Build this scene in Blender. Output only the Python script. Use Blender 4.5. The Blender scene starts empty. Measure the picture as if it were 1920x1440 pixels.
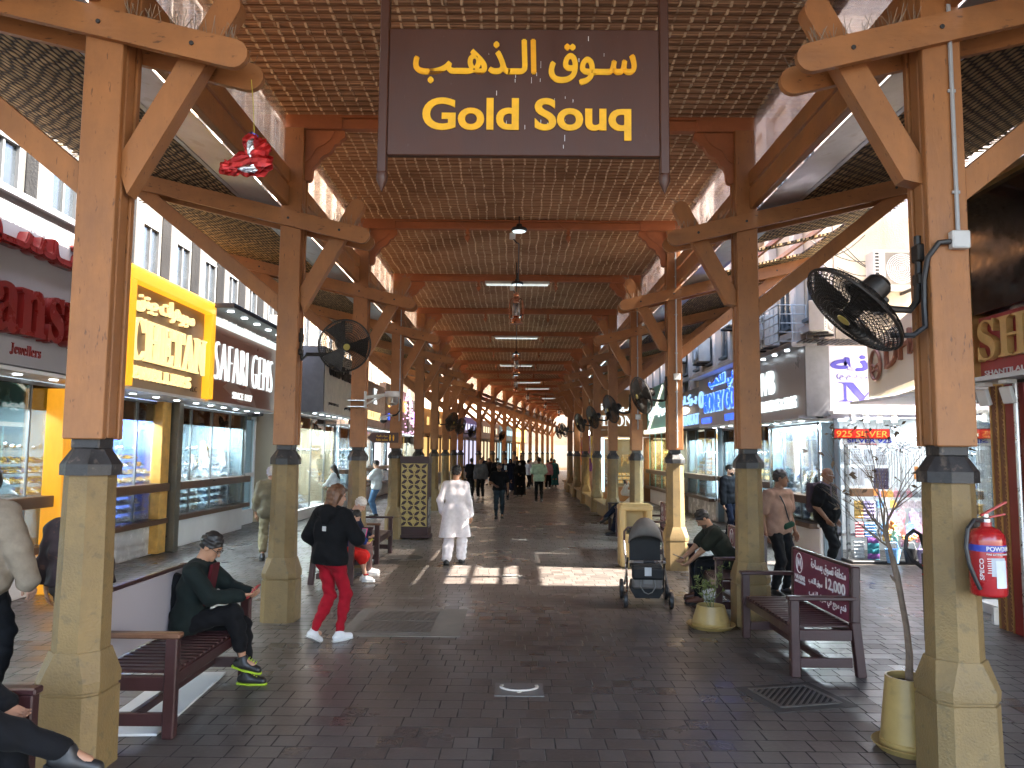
import bpy, bmesh, math, random
import numpy as np
from math import radians as R, sin, cos, pi, sqrt
from mathutils import Vector as V, Matrix as MX, Quaternion

S = bpy.context.scene
COL = S.collection
random.seed(7)

# ------------------------------------------------------------------ camera
CAM_H = 2.05
cam_d = bpy.data.cameras.new('camera')
cam_d.sensor_width = 36
cam_d.lens = 36 * 1442 / 1920
cam_d.clip_start = 0.05
cam_d.clip_end = 600
cam = bpy.data.objects.new('camera', cam_d)
COL.objects.link(cam)
cam.matrix_world = MX.Translation((-0.025, 0, CAM_H)) @ MX.Rotation(R(.25), 4, 'Z') @ MX.Rotation(pi / 2 + R(5.05), 4, 'X') @ MX.Rotation(R(.5), 4, 'Z')
S.camera = cam

# ------------------------------------------------------------------ world, sun, exposure
SUN_EL, SUN_AZ = R(48), R(98)          # azimuth clockwise from +Y (the street runs along +Y)
W = bpy.data.worlds.new('World')
S.world = W
W.use_nodes = True
wn = W.node_tree
sky = wn.nodes.new('ShaderNodeTexSky')
sky.sky_type = 'NISHITA'
sky.sun_disc = False
sky.sun_elevation = SUN_EL
sky.sun_rotation = SUN_AZ
sky.dust_density = 2.5
wn.links.new(sky.outputs[0], wn.nodes['Background'].inputs[0])
wn.nodes['Background'].inputs[1].default_value = 0.15
sd = bpy.data.lights.new('sun', 'SUN')
sd.energy = 4.5
sd.angle = R(.5)
sd.color = (1, .93, .82)
sun = bpy.data.objects.new('sun', sd)
COL.objects.link(sun)
sdir = V((sin(SUN_AZ) * cos(SUN_EL), cos(SUN_AZ) * cos(SUN_EL), sin(SUN_EL)))
sun.rotation_euler = sdir.to_track_quat('Z', 'Y').to_euler()
S.view_settings.view_transform = 'Standard'
S.view_settings.look = 'None'
S.view_settings.exposure = 3.6
S.view_settings.gamma = 1
S.render.engine = 'CYCLES'
S.cycles.use_denoising = True
S.cycles.max_bounces = 7
S.cycles.diffuse_bounces = 4
S.cycles.glossy_bounces = 3
S.cycles.transmission_bounces = 4
S.cycles.transparent_max_bounces = 12
S.cycles.sample_clamp_indirect = 6
S.cycles.caustics_reflective = False
S.cycles.caustics_refractive = False

# ------------------------------------------------------------------ mesh building
class MB:
    """collects shapes; build() links them as ONE mesh object"""
    def __init__(s): s.bm = bmesh.new()
    def _new(s, M, f0):
        pass
    def add(s, verts, faces, M=None):
        vs = [s.bm.verts.new((M @ V(v)) if M else v) for v in verts]
        for f in faces:
            try: s.bm.faces.new([vs[i] for i in f])
            except ValueError: pass
        return s
    def box(s, c, d, rz=0, bev=0, M=None):
        x, y, z = d[0] / 2, d[1] / 2, d[2] / 2
        T = MX.Translation(c) @ MX.Rotation(rz, 4, 'Z')
        if M is not None: T = M @ T
        if bev <= 0:
            return s.add([(-x,-y,-z),(x,-y,-z),(x,y,-z),(-x,y,-z),(-x,-y,z),(x,-y,z),(x,y,z),(-x,y,z)],
                         [(3,2,1,0),(4,5,6,7),(0,1,5,4),(1,2,6,5),(2,3,7,6),(3,0,4,7)], T)
        b = min(bev, x * .45, y * .45, z * .45)
        vs, idx = [], {}
        for sx in (-1, 1):
            for sy in (-1, 1):
                for sz in (-1, 1):
                    for a, p in enumerate(((sx*(x), sy*(y-b), sz*(z-b)), (sx*(x-b), sy*y, sz*(z-b)), (sx*(x-b), sy*(y-b), sz*z))):
                        idx[(sx, sy, sz, a)] = len(vs); vs.append(p)
        I = lambda a, *t: idx[(*t, a)]
        F = []
        for q in (-1, 1):
            F.append([I(0,q,-1,-1), I(0,q,1,-1), I(0,q,1,1), I(0,q,-1,1)])
            F.append([I(1,-1,q,-1), I(1,1,q,-1), I(1,1,q,1), I(1,-1,q,1)])
            F.append([I(2,-1,-1,q), I(2,1,-1,q), I(2,1,1,q), I(2,-1,1,q)])
            for r in (-1, 1):
                F.append([I(0,q,r,-1), I(0,q,r,1), I(1,q,r,1), I(1,q,r,-1)])
                F.append([I(0,q,-1,r), I(0,q,1,r), I(2,q,1,r), I(2,q,-1,r)])
                F.append([I(1,-1,q,r), I(1,1,q,r), I(2,1,q,r), I(2,-1,q,r)])
                for t in (-1, 1):
                    F.append([I(0,q,r,t), I(1,q,r,t), I(2,q,r,t)])
        return s.add(vs, F, T)
    def bar(s, p0, p1, w, h, bev=0, up=(0, 0, 1), ext=0):
        p0, p1 = V(p0), V(p1); d = (p1 - p0); L = d.length; d.normalize()
        u = V(up); sx = d.cross(u)
        if sx.length < 1e-4: sx = d.cross(V((1, 0, 0)))
        sx.normalize(); uz = sx.cross(d)
        M = MX((( sx.x, d.x, uz.x, 0), (sx.y, d.y, uz.y, 0), (sx.z, d.z, uz.z, 0), (0, 0, 0, 1)))
        return s.box((0, 0, 0), (w, L + 2 * ext, h), 0, bev, MX.Translation((p0 + p1) / 2) @ M)
    def tube(s, pts, r, seg=8, closed=False):
        pts = [V(p) for p in pts]; n = len(pts)
        rs = r if isinstance(r, (list, tuple)) else [r] * n
        rings, prev = [], None
        for i, p in enumerate(pts):
            a = pts[(i - 1) % n] if (closed or i > 0) else p
            b = pts[(i + 1) % n] if (closed or i < n - 1) else p
            d = (b - a).normalized()
            if prev is None:
                t = d.cross(V((0, 0, 1)))
                if t.length < .05: t = d.cross(V((1, 0, 0)))
            else: t = prev - d * prev.dot(d)
            t.normalize(); prev = t; q = d.cross(t)
            rings.append([s.bm.verts.new(p + (t * cos(2*pi*k/seg) + q * sin(2*pi*k/seg)) * rs[i]) for k in range(seg)])
        m = n if closed else n - 1
        for i in range(m):
            A, B = rings[i], rings[(i + 1) % n]
            for k in range(seg):
                try: s.bm.faces.new((A[k], A[(k+1) % seg], B[(k+1) % seg], B[k]))
                except ValueError: pass
        if not closed and seg > 2:
            for rg in (rings[0][::-1], rings[-1]):
                try: s.bm.faces.new(rg)
                except ValueError: pass
        return s
    def lathe(s, prof, seg=24, M=None, a0=0.0, cap=True):
        rings = []
        for r, z in prof:
            rings.append([s.bm.verts.new((M @ V((r*cos(a0+2*pi*k/seg), r*sin(a0+2*pi*k/seg), z))) if M else (r*cos(a0+2*pi*k/seg), r*sin(a0+2*pi*k/seg), z)) for k in range(seg)])
        for A, B in zip(rings, rings[1:]):
            for k in range(seg):
                s.bm.faces.new((A[k], A[(k+1) % seg], B[(k+1) % seg], B[k]))
        if cap:
            if prof[0][0] > 1e-4: s.bm.faces.new(rings[0][::-1])
            if prof[-1][0] > 1e-4: s.bm.faces.new(rings[-1])
        return s
    def prism(s, poly, depth, M=None, z0=0):
        n = len(poly)
        a = [s.bm.verts.new((M @ V((x, y, z0))) if M else (x, y, z0)) for x, y in poly]
        b = [s.bm.verts.new((M @ V((x, y, z0 + depth))) if M else (x, y, z0 + depth)) for x, y in poly]
        s.bm.faces.new(a[::-1]); s.bm.faces.new(b)
        for i in range(n): s.bm.faces.new((a[i], a[(i+1) % n], b[(i+1) % n], b[i]))
        return s
    def ell(s, c, r, seg=14, rings=9, M=None):
        r = r if isinstance(r, (tuple, list)) else (r, r, r)
        T = MX.Translation(c) @ MX.Diagonal((*r, 1))
        if M is not None: T = MX.Translation(c) @ M.to_4x4() @ MX.Diagonal((*r, 1))
        return s.lathe([(max(sin(pi*i/rings), 1e-5), -cos(pi*i/rings)) for i in range(rings + 1)], seg, T, cap=False)
    def quad(s, a, b, c, d): return s.add([a, b, c, d], [(0, 1, 2, 3)])
    def mesh(s, me, M=None):
        o = len(s.bm.verts); s.bm.verts.ensure_lookup_table()
        vs = [s.bm.verts.new((M @ v.co) if M else v.co) for v in me.vertices]
        for p in me.polygons:
            try: s.bm.faces.new([vs[i] for i in p.vertices])
            except ValueError: pass
        return s
    def build(s, name, mat, parent=None, smooth=28, loc=None, recalc=True):
        if recalc: bmesh.ops.recalc_face_normals(s.bm, faces=s.bm.faces)
        me = bpy.data.meshes.new(name); s.bm.to_mesh(me); s.bm.free()
        me.materials.append(mat)
        if smooth:
            me.polygons.foreach_set('use_smooth', [True] * len(me.polygons))
            me.set_sharp_from_angle(angle=R(smooth))
        return link(name, me, parent, loc)

def link(name, me, parent=None, loc=None):
    o = bpy.data.objects.new(name, me); COL.objects.link(o)
    if parent is not None: o.parent = parent
    if loc is not None: o.location = loc
    return o
def tag(o, label, cat, group=None, kind=None):
    if label: o['label'] = label
    if cat: o['category'] = cat
    if group: o['group'] = group
    if kind: o['kind'] = kind
    return o
def thing(name, label, cat, loc=(0, 0, 0), rz=0, group=None):
    o = bpy.data.objects.new(name, None); COL.objects.link(o)
    o.empty_display_size = .1
    o.location = loc; o.rotation_euler = (0, 0, rz)
    return tag(o, label, cat, group, 'thing')
def dup(root, loc, rz=0, label=None, group=None, scale=None):
    r = root.copy(); COL.objects.link(r); r.location = loc; r.rotation_euler = (root.rotation_euler[0], root.rotation_euler[1], rz)
    if label: r['label'] = label
    if group: r['group'] = group
    if scale: r.scale = scale
    for ch in list(root.children):
        c = ch.copy(); COL.objects.link(c); c.parent = r
        for g in list(ch.children):
            d = g.copy(); COL.objects.link(d); d.parent = c
    return r
def structure(o): o['kind'] = 'structure'; return o

# ------------------------------------------------------------------ materials
_nt = {}
def mat_new(name):
    m = bpy.data.materials.new(name); m.use_nodes = True
    nt = m.node_tree; b = nt.nodes['Principled BSDF']
    return m, nt, b
def N(nt, typ, **kw):
    n = nt.nodes.new(typ)
    for k, v in kw.items():
        if k.startswith('i'): n.inputs[int(k[1:])].default_value = v
        else: setattr(n, k, v)
    return n
def mth(nt, op, a, b=None, c=None):
    n = nt.nodes.new('ShaderNodeMath'); n.operation = op
    for i, x in enumerate((a, b, c)):
        if x is None: continue
        if isinstance(x, (int, float)): n.inputs[i].default_value = x
        else: nt.links.new(x, n.inputs[i])
    return n.outputs[0]
def mixc(nt, f, a, b, mode='MIX'):
    n = nt.nodes.new('ShaderNodeMix'); n.data_type = 'RGBA'; n.blend_type = mode; n.clamp_factor = True
    for i, x in ((0, f), (6, a), (7, b)):
        if isinstance(x, (int, float)): n.inputs[i].default_value = x
        elif isinstance(x, tuple): n.inputs[i].default_value = (*x[:3], 1)
        else: nt.links.new(x, n.inputs[i])
    return n.outputs[2]
def ramp(nt, f, p0, p1):
    n = nt.nodes.new('ShaderNodeMapRange'); n.inputs[1].default_value = p0; n.inputs[2].default_value = p1
    nt.links.new(f, n.inputs[0]); return n.outputs[0]
def hexc(h):
    h = h.lstrip('#'); c = [int(h[i:i+2], 16) / 255 for i in (0, 2, 4)]
    return tuple(x / 12.92 if x <= .04045 else ((x + .055) / 1.055) ** 2.4 for x in c)
MC = {}
def mat(name, col, rough=.55, metal=0, var=.14, vs=5, bump=.0, bs=60, stretch=(1, 1, 1), spots=None, spec=.5, emit=0, ecol=None, coat=0, sheen=0, blotch=0.0):
    if name in MC: return MC[name]
    if isinstance(col, str): col = hexc(col)
    m, nt, b = mat_new(name); L = nt.links.new
    tc = N(nt, 'ShaderNodeTexCoord'); mp = N(nt, 'ShaderNodeMapping'); mp.inputs['Scale'].default_value = stretch
    L(tc.outputs['Object'], mp.inputs[0])
    nz = N(nt, 'ShaderNodeTexNoise'); nz.inputs['Scale'].default_value = vs; nz.inputs['Detail'].default_value = 6; nz.inputs['Roughness'].default_value = .62
    L(mp.outputs[0], nz.inputs['Vector'])
    f = ramp(nt, nz.outputs[0], .3, .7)
    lo = tuple(max(0, c * (1 - var)) for c in col); hi = tuple(min(1, c * (1 + var)) for c in col)
    c = mixc(nt, f, lo, hi)
    if blotch:
        n4 = N(nt, 'ShaderNodeTexNoise'); n4.inputs['Scale'].default_value = 1.7; n4.inputs['Detail'].default_value = 7; n4.inputs['Roughness'].default_value = .7
        L(tc.outputs['Object'], n4.inputs['Vector'])
        c = mixc(nt, mth(nt, 'MULTIPLY', ramp(nt, n4.outputs[0], .42, .66), blotch), c, tuple(v * .5 + .012 for v in col))
    if spots:
        sc, th, amt, scol = spots
        n2 = N(nt, 'ShaderNodeTexNoise'); n2.inputs['Scale'].default_value = sc; n2.inputs['Detail'].default_value = 4
        L(mp.outputs[0], n2.inputs['Vector'])
        c = mixc(nt, mth(nt, 'MULTIPLY', ramp(nt, n2.outputs[0], th, th + .08), amt), c, scol)
    L(c, b.inputs['Base Color'])
    L(mth(nt, 'ADD', mth(nt, 'MULTIPLY', mth(nt, 'SUBTRACT', f, .5), .18), rough), b.inputs['Roughness'])
    b.inputs['Metallic'].default_value = metal
    b.inputs['Specular IOR Level'].default_value = spec
    if coat: b.inputs['Coat Weight'].default_value = coat
    if sheen: b.inputs['Sheen Weight'].default_value = sheen
    if bump:
        n3 = N(nt, 'ShaderNodeTexNoise'); n3.inputs['Scale'].default_value = bs; n3.inputs['Detail'].default_value = 4
        L(mp.outputs[0], n3.inputs['Vector'])
        bp = N(nt, 'ShaderNodeBump'); bp.inputs['Strength'].default_value = bump; bp.inputs['Distance'].default_value = .01
        L(n3.outputs[0], bp.inputs['Height']); L(bp.outputs[0], b.inputs['Normal'])
    if emit:
        b.inputs['Emission Color'].default_value = (*(ecol or col), 1); b.inputs['Emission Strength'].default_value = emit
    MC[name] = m
    return m
def glow(name, col, strength):
    strength *= .175
    if name in MC: return MC[name]
    if isinstance(col, str): col = hexc(col)
    m, nt, b = mat_new(name)
    b.inputs['Base Color'].default_value = (*[c * .6 for c in col], 1)
    b.inputs['Emission Color'].default_value = (*col, 1); b.inputs['Emission Strength'].default_value = strength
    b.inputs['Roughness'].default_value = .4
    MC[name] = m; return m
def glass(name, tint=(.93, .97, .97), gl=.06, rough=.02, haze=0, hcol=(.8, .8, .8)):
    if name in MC: return MC[name]
    m, nt, b = mat_new(name); L = nt.links.new; nt.nodes.remove(b)
    out = nt.nodes['Material Output']
    t = N(nt, 'ShaderNodeBsdfTransparent'); t.inputs[0].default_value = (*tint, 1)
    g = N(nt, 'ShaderNodeBsdfGlossy'); g.inputs['Roughness'].default_value = rough
    fr = N(nt, 'ShaderNodeFresnel'); fr.inputs[0].default_value = 1.4
    mx = N(nt, 'ShaderNodeMixShader'); L(mth(nt, 'ADD', mth(nt, 'MULTIPLY', fr.outputs[0], .8), gl * .3), mx.inputs[0]); L(t.outputs[0], mx.inputs[1]); L(g.outputs[0], mx.inputs[2])
    last = mx.outputs[0]
    if haze:
        d = N(nt, 'ShaderNodeBsdfTranslucent'); d.inputs[0].default_value = (*hcol, 1)
        tc = N(nt, 'ShaderNodeTexCoord'); nz = N(nt, 'ShaderNodeTexNoise'); nz.inputs['Scale'].default_value = 3; nz.inputs['Detail'].default_value = 5
        L(tc.outputs['Object'], nz.inputs['Vector'])
        m2 = N(nt, 'ShaderNodeMixShader'); L(mth(nt, 'MULTIPLY', ramp(nt, nz.outputs[0], .25, .75), haze * 2), m2.inputs[0])
        L(last, m2.inputs[1]); L(d.outputs[0], m2.inputs[2]); last = m2.outputs[0]
    L(last, out.inputs[0]); MC[name] = m; return m

def floor_material():
    m, nt, b = mat_new('stone_pavers'); L = nt.links.new
    tc = N(nt, 'ShaderNodeTexCoord'); sp = N(nt, 'ShaderNodeSeparateXYZ'); L(tc.outputs['Object'], sp.inputs[0])
    RH = .205
    yr = mth(nt, 'DIVIDE', sp.outputs[1], RH); row = mth(nt, 'FLOOR', yr); fy = mth(nt, 'FRACT', yr)
    wn1 = N(nt, 'ShaderNodeTexWhiteNoise', noise_dimensions='1D'); L(row, wn1.inputs['W'])
    xw = mth(nt, 'ADD', mth(nt, 'DIVIDE', sp.outputs[0], .36), mth(nt, 'MULTIPLY', wn1.outputs[0], 5.0))
    # uneven lengths: two cells are split again at random
    ci = mth(nt, 'FLOOR', xw); fx = mth(nt, 'FRACT', xw)
    cmb = N(nt, 'ShaderNodeCombineXYZ'); L(ci, cmb.inputs[0]); L(row, cmb.inputs[1])
    wn2 = N(nt, 'ShaderNodeTexWhiteNoise', noise_dimensions='3D'); L(cmb.outputs[0], wn2.inputs['Vector'])
    split = mth(nt, 'GREATER_THAN', wn2.outputs[0], .62)
    fx2 = mth(nt, 'ADD', mth(nt, 'MULTIPLY', fx, mth(nt, 'SUBTRACT', 1.0, split)), mth(nt, 'MULTIPLY', mth(nt, 'FRACT', mth(nt, 'MULTIPLY', fx, 2.0)), split))
    sub = mth(nt, 'MULTIPLY', mth(nt, 'FLOOR', mth(nt, 'MULTIPLY', fx, 2.0)), split)
    L(sub, cmb.inputs[2])
    wn3 = N(nt, 'ShaderNodeTexWhiteNoise', noise_dimensions='3D'); L(cmb.outputs[0], wn3.inputs['Vector'])
    bw = mth(nt, 'SUBTRACT', .36, mth(nt, 'MULTIPLY', split, .18))
    dx = mth(nt, 'MULTIPLY', mth(nt, 'MINIMUM', fx2, mth(nt, 'SUBTRACT', 1.0, fx2)), bw)
    dy = mth(nt, 'MULTIPLY', mth(nt, 'MINIMUM', fy, mth(nt, 'SUBTRACT', 1.0, fy)), RH)
    d = mth(nt, 'MINIMUM', dx, dy)
    jn = N(nt, 'ShaderNodeTexNoise'); jn.inputs['Scale'].default_value = 7; jn.inputs['Detail'].default_value = 5; L(tc.outputs['Object'], jn.inputs['Vector'])
    jw = mth(nt, 'ADD', .0012, mth(nt, 'MULTIPLY', ramp(nt, jn.outputs[0], .35, .75), .0045))
    mask = N(nt, 'ShaderNodeMapRange'); L(d, mask.inputs[0]); L(jw, mask.inputs[1]); L(mth(nt, 'ADD', jw, .004), mask.inputs[2])
    big = N(nt, 'ShaderNodeTexNoise'); big.inputs['Scale'].default_value = .55; big.inputs['Detail'].default_value = 7; L(tc.outputs['Object'], big.inputs['Vector'])
    fine = N(nt, 'ShaderNodeTexNoise'); fine.inputs['Scale'].default_value = 28; fine.inputs['Detail'].default_value = 6; L(tc.outputs['Object'], fine.inputs['Vector'])
    c = mixc(nt, wn3.outputs[0], hexc('#4f4a48'), hexc('#655f5b'))
    c = mixc(nt, mth(nt, 'MULTIPLY', ramp(nt, big.outputs[0], .35, .68), .55), c, hexc('#463a33'))
    c = mixc(nt, mth(nt, 'MULTIPLY', ramp(nt, fine.outputs[0], .45, .75), .35), c, hexc('#6e6661'))
    vor = N(nt, 'ShaderNodeTexVoronoi'); vor.inputs['Scale'].default_value = 2.3; L(tc.outputs['Object'], vor.inputs['Vector'])
    gum = mth(nt, 'SUBTRACT', 1.0, ramp(nt, vor.outputs['Distance'], .035, .05))
    c = mixc(nt, mth(nt, 'MULTIPLY', gum, .35), c, hexc('#2b2624'))
    c = mixc(nt, mask.outputs[0], hexc('#1b1817'), c)
    L(c, b.inputs['Base Color'])
    rg = mth(nt, 'ADD', .20, mth(nt, 'MULTIPLY', wn3.outputs[1] if False else wn3.outputs[0], .16))
    rg = mth(nt, 'ADD', rg, mth(nt, 'MULTIPLY', ramp(nt, big.outputs[0], .3, .7), .16))
    rg = mth(nt, 'ADD', rg, mth(nt, 'MULTIPLY', mth(nt, 'SUBTRACT', 1.0, mask.outputs[0]), .4))
    L(rg, b.inputs['Roughness'])
    h = mth(nt, 'MULTIPLY', mask.outputs[0], .004)
    sepc = N(nt, 'ShaderNodeSeparateColor'); L(wn3.outputs['Color'], sepc.inputs[0])
    tilt = mth(nt, 'ADD', mth(nt, 'MULTIPLY', mth(nt, 'MULTIPLY', fx2, mth(nt, 'SUBTRACT', sepc.outputs[0], .5)), .006), mth(nt, 'MULTIPLY', mth(nt, 'MULTIPLY', fy, mth(nt, 'SUBTRACT', sepc.outputs[1], .5)), .006))
    h = mth(nt, 'ADD', h, tilt)
    h = mth(nt, 'ADD', h, mth(nt, 'MULTIPLY', fine.outputs[0], .0012))
    med = N(nt, 'ShaderNodeTexNoise'); med.inputs['Scale'].default_value = 6; med.inputs['Detail'].default_value = 3; L(tc.outputs['Object'], med.inputs['Vector'])
    h = mth(nt, 'ADD', h, mth(nt, 'MULTIPLY', med.outputs[0], .003))
    bp = N(nt, 'ShaderNodeBump'); bp.inputs['Strength'].default_value = 1; bp.inputs['Distance'].default_value = 1; L(h, bp.inputs['Height']); L(bp.outputs[0], b.inputs['Normal'])
    return m

def reed_material(name, c0, c1, c2, row=4.38 / 32, rope=.16):
    """palm ribs laid across the street (rows along Y), tied by ropes running along Y"""
    m, nt, b = mat_new(name); L = nt.links.new
    tc = N(nt, 'ShaderNodeTexCoord'); sp = N(nt, 'ShaderNodeSeparateXYZ'); L(tc.outputs['Object'], sp.inputs[0])
    geo = N(nt, 'ShaderNodeNewGeometry'); gs = N(nt, 'ShaderNodeSeparateXYZ'); L(geo.outputs['Position'], gs.inputs[0])
    wv = 0.0
    y = mth(nt, 'DIVIDE', sp.outputs[1], row); ri = mth(nt, 'FLOOR', y); fy = mth(nt, 'FRACT', y)
    x = mth(nt, 'DIVIDE', sp.outputs[0], rope); fx = mth(nt, 'FRACT', x); xi = mth(nt, 'FLOOR', x)
    bundle = mth(nt, 'SINE', mth(nt, 'MULTIPLY', fy, pi))
    sub = mth(nt, 'ABSOLUTE', mth(nt, 'SINE', mth(nt, 'MULTIPLY', fy, pi * 4)))
    cmb = N(nt, 'ShaderNodeCombineXYZ'); L(mth(nt, 'MULTIPLY', gs.outputs[0], 2.2), cmb.inputs[0]); L(mth(nt, 'MULTIPLY', gs.outputs[1], 45.0), cmb.inputs[1]); L(gs.outputs[2], cmb.inputs[2])
    st = N(nt, 'ShaderNodeTexNoise'); st.inputs['Scale'].default_value = 1.0; st.inputs['Detail'].default_value = 6; L(cmb.outputs[0], st.inputs['Vector'])
    cc = N(nt, 'ShaderNodeCombineXYZ'); L(mth(nt, 'FLOOR', mth(nt, 'DIVIDE', gs.outputs[1], row)), cc.inputs[0]); L(xi, cc.inputs[1])
    wn_ = N(nt, 'ShaderNodeTexWhiteNoise', noise_dimensions='3D'); L(cc.outputs[0], wn_.inputs['Vector'])
    pw = N(nt, 'ShaderNodeMapRange'); L(mth(nt, 'ABSOLUTE', mth(nt, 'SUBTRACT', fx, .5)), pw.inputs[0]); pw.inputs[1].default_value = .10; pw.inputs[2].default_value = .06
    ropem = mth(nt, 'MULTIPLY', pw.outputs[0], ramp(nt, bundle, .35, .6))
    dark = mth(nt, 'MULTIPLY', ramp(nt, bundle, .0, .55), mth(nt, 'ADD', .55, mth(nt, 'MULTIPLY', sub, .45)))
    c = mixc(nt, ramp(nt, st.outputs[0], .3, .72), c0, c1)
    c = mixc(nt, mth(nt, 'SUBTRACT', 1.0, dark), c, tuple(v * .38 for v in c0))  # crevice shade between the reed rows mixed into the colour
    c = mixc(nt, mth(nt, 'MULTIPLY', ropem, mth(nt, 'ADD', .35, mth(nt, 'MULTIPLY', wn_.outputs[0], .6))), c, c2)
    big = N(nt, 'ShaderNodeTexNoise'); big.inputs['Scale'].default_value = .9; big.inputs['Detail'].default_value = 5; L(geo.outputs['Position'], big.inputs['Vector'])
    c = mixc(nt, mth(nt, 'MULTIPLY', ramp(nt, big.outputs[0], .4, .7), .6), c, tuple(v * .5 for v in c0))
    L(c, b.inputs['Base Color']); b.inputs['Roughness'].default_value = .75; b.inputs['Specular IOR Level'].default_value = .25
    h = mth(nt, 'ADD', mth(nt, 'MULTIPLY', dark, .03), mth(nt, 'MULTIPLY', ropem, .02))
    h = mth(nt, 'ADD', h, mth(nt, 'MULTIPLY', st.outputs[0], .012))
    bp = N(nt, 'ShaderNodeBump'); bp.inputs['Strength'].default_value = .9; bp.inputs['Distance'].default_value = 1; L(h, bp.inputs['Height']); L(bp.outputs[0], b.inputs['Normal'])
    return m

def weave_material(name, c0, c1):
    """coarse brick-wise basket weave of the aisle roofs"""
    m, nt, b = mat_new(name); L = nt.links.new
    tc = N(nt, 'ShaderNodeTexCoord'); sp = N(nt, 'ShaderNodeSeparateXYZ'); L(tc.outputs['Object'], sp.inputs[0])
    wob = N(nt, 'ShaderNodeTexNoise'); wob.inputs['Scale'].default_value = 2.5; L(tc.outputs['Object'], wob.inputs['Vector'])
    wv = mth(nt, 'MULTIPLY', mth(nt, 'SUBTRACT', wob.outputs[0], .5), .12)
    x = mth(nt, 'DIVIDE', mth(nt, 'ADD', sp.outputs[0], wv), .07); xi = mth(nt, 'FLOOR', x); fx = mth(nt, 'FRACT', x)
    y = mth(nt, 'ADD', mth(nt, 'DIVIDE', mth(nt, 'ADD', sp.outputs[1], wv), .15), mth(nt, 'MULTIPLY', mth(nt, 'MODULO', xi, 2.0), .5)); fy = mth(nt, 'FRACT', y); yi = mth(nt, 'FLOOR', y)
    hump = mth(nt, 'MULTIPLY', mth(nt, 'SINE', mth(nt, 'MULTIPLY', fx, pi)), mth(nt, 'SINE', mth(nt, 'MULTIPLY', fy, pi)))
    cc = N(nt, 'ShaderNodeCombineXYZ'); L(xi, cc.inputs[0]); L(yi, cc.inputs[1])
    wn_ = N(nt, 'ShaderNodeTexWhiteNoise', noise_dimensions='3D'); L(cc.outputs[0], wn_.inputs['Vector'])
    f = mth(nt, 'MULTIPLY', ramp(nt, hump, .12, .7), mth(nt, 'ADD', .5, mth(nt, 'MULTIPLY', wn_.outputs[0], .5)))
    L(mixc(nt, f, c0, c1), b.inputs['Base Color']); b.inputs['Roughness'].default_value = .8; b.inputs['Specular IOR Level'].default_value = .2
    bp = N(nt, 'ShaderNodeBump'); bp.inputs['Strength'].default_value = 1; bp.inputs['Distance'].default_value = 1; L(mth(nt, 'MULTIPLY', f, .025), bp.inputs['Height']); L(bp.outputs[0], b.inputs['Normal'])
    return m

def facade_material(name, col, streak=.5):
    m, nt, b = mat_new(name); L = nt.links.new
    if isinstance(col, str): col = hexc(col)
    tc = N(nt, 'ShaderNodeTexCoord'); mp = N(nt, 'ShaderNodeMapping'); mp.inputs['Scale'].default_value = (2.2, 2.2, .35); L(tc.outputs['Object'], mp.inputs[0])
    s1 = N(nt, 'ShaderNodeTexNoise'); s1.inputs['Scale'].default_value = 1.6; s1.inputs['Detail'].default_value = 8; s1.inputs['Roughness'].default_value = .7; L(mp.outputs[0], s1.inputs['Vector'])
    s2 = N(nt, 'ShaderNodeTexNoise'); s2.inputs['Scale'].default_value = 1.1; s2.inputs['Detail'].default_value = 8; L(tc.outputs['Object'], s2.inputs['Vector'])
    s3 = N(nt, 'ShaderNodeTexNoise'); s3.inputs['Scale'].default_value = 35; s3.inputs['Detail'].default_value = 4; L(tc.outputs['Object'], s3.inputs['Vector'])
    c = mixc(nt, ramp(nt, s2.outputs[0], .3, .7), tuple(v * .82 for v in col), tuple(min(1, v * 1.1) for v in col))
    c = mixc(nt, mth(nt, 'MULTIPLY', ramp(nt, s1.outputs[0], .48, .72), streak), c, tuple(v * .45 for v in col))
    L(c, b.inputs['Base Color']); b.inputs['Roughness'].default_value = .85
    bp = N(nt, 'ShaderNodeBump'); bp.inputs['Strength'].default_value = .5; bp.inputs['Distance'].default_value = .01; L(s3.outputs[0], bp.inputs['Height']); L(bp.outputs[0], b.inputs['Normal'])
    MC[name] = m; return m

WOOD = mat('painted_timber', (.36, .148, .047), .5, var=.22, vs=3, bump=.25, bs=30, stretch=(1, 1, .25), spots=(48, .64, .7, (.06, .03, .018)), blotch=.5)
WOOD2 = mat('painted_timber_beam', (.37, .155, .05), .5, var=.2, vs=3, bump=.2, bs=30, stretch=(.3, 1, 1), spots=(45, .64, .7, (.06, .03, .018)), blotch=.5)
WOOD3 = mat('painted_timber_red', (.42, .15, .06), .5, var=.2, vs=3, bump=.2, bs=30, stretch=(.3, 1, 1), blotch=.4)
STONE = mat('ochre_painted_stone', (.225, .148, .058), .6, var=.2, vs=2.2, bump=.55, bs=70, spots=(16, .60, .5, (.12, .09, .045)), blotch=.55)
IRON = mat('dark_cast_metal', (.026, .024, .024), .5, var=.5, vs=9, bump=.3, bs=60, spots=(14, .58, .6, (.16, .12, .09)))
REED = reed_material('palm_reed_matting', (.42, .215, .115), (.76, .49, .30), (.82, .62, .42))
ROPE = mat('palm_rope', (.76, .58, .38), .8, var=.35, vs=6)
WEAVE = weave_material('basket_weave_matting', hexc('#261b12'), hexc('#b89a6c'))
GUTTER = mat('galvanised_sheet', (.42, .43, .44), .38, metal=.7, var=.25, vs=2.5, bump=.15, bs=6, spots=(5, .6, .4, (.25, .2, .15)))
PANE = glass('clerestory_plastic', (.95, .92, .91), .05, .05, haze=.06, hcol=(.8, .7, .66))
GLASS = glass('shop_glass', (.92, .97, .97), .08, .01)
BLACK = mat('black_plastic', (.02, .02, .022), .45, var=.3, vs=20)
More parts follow.
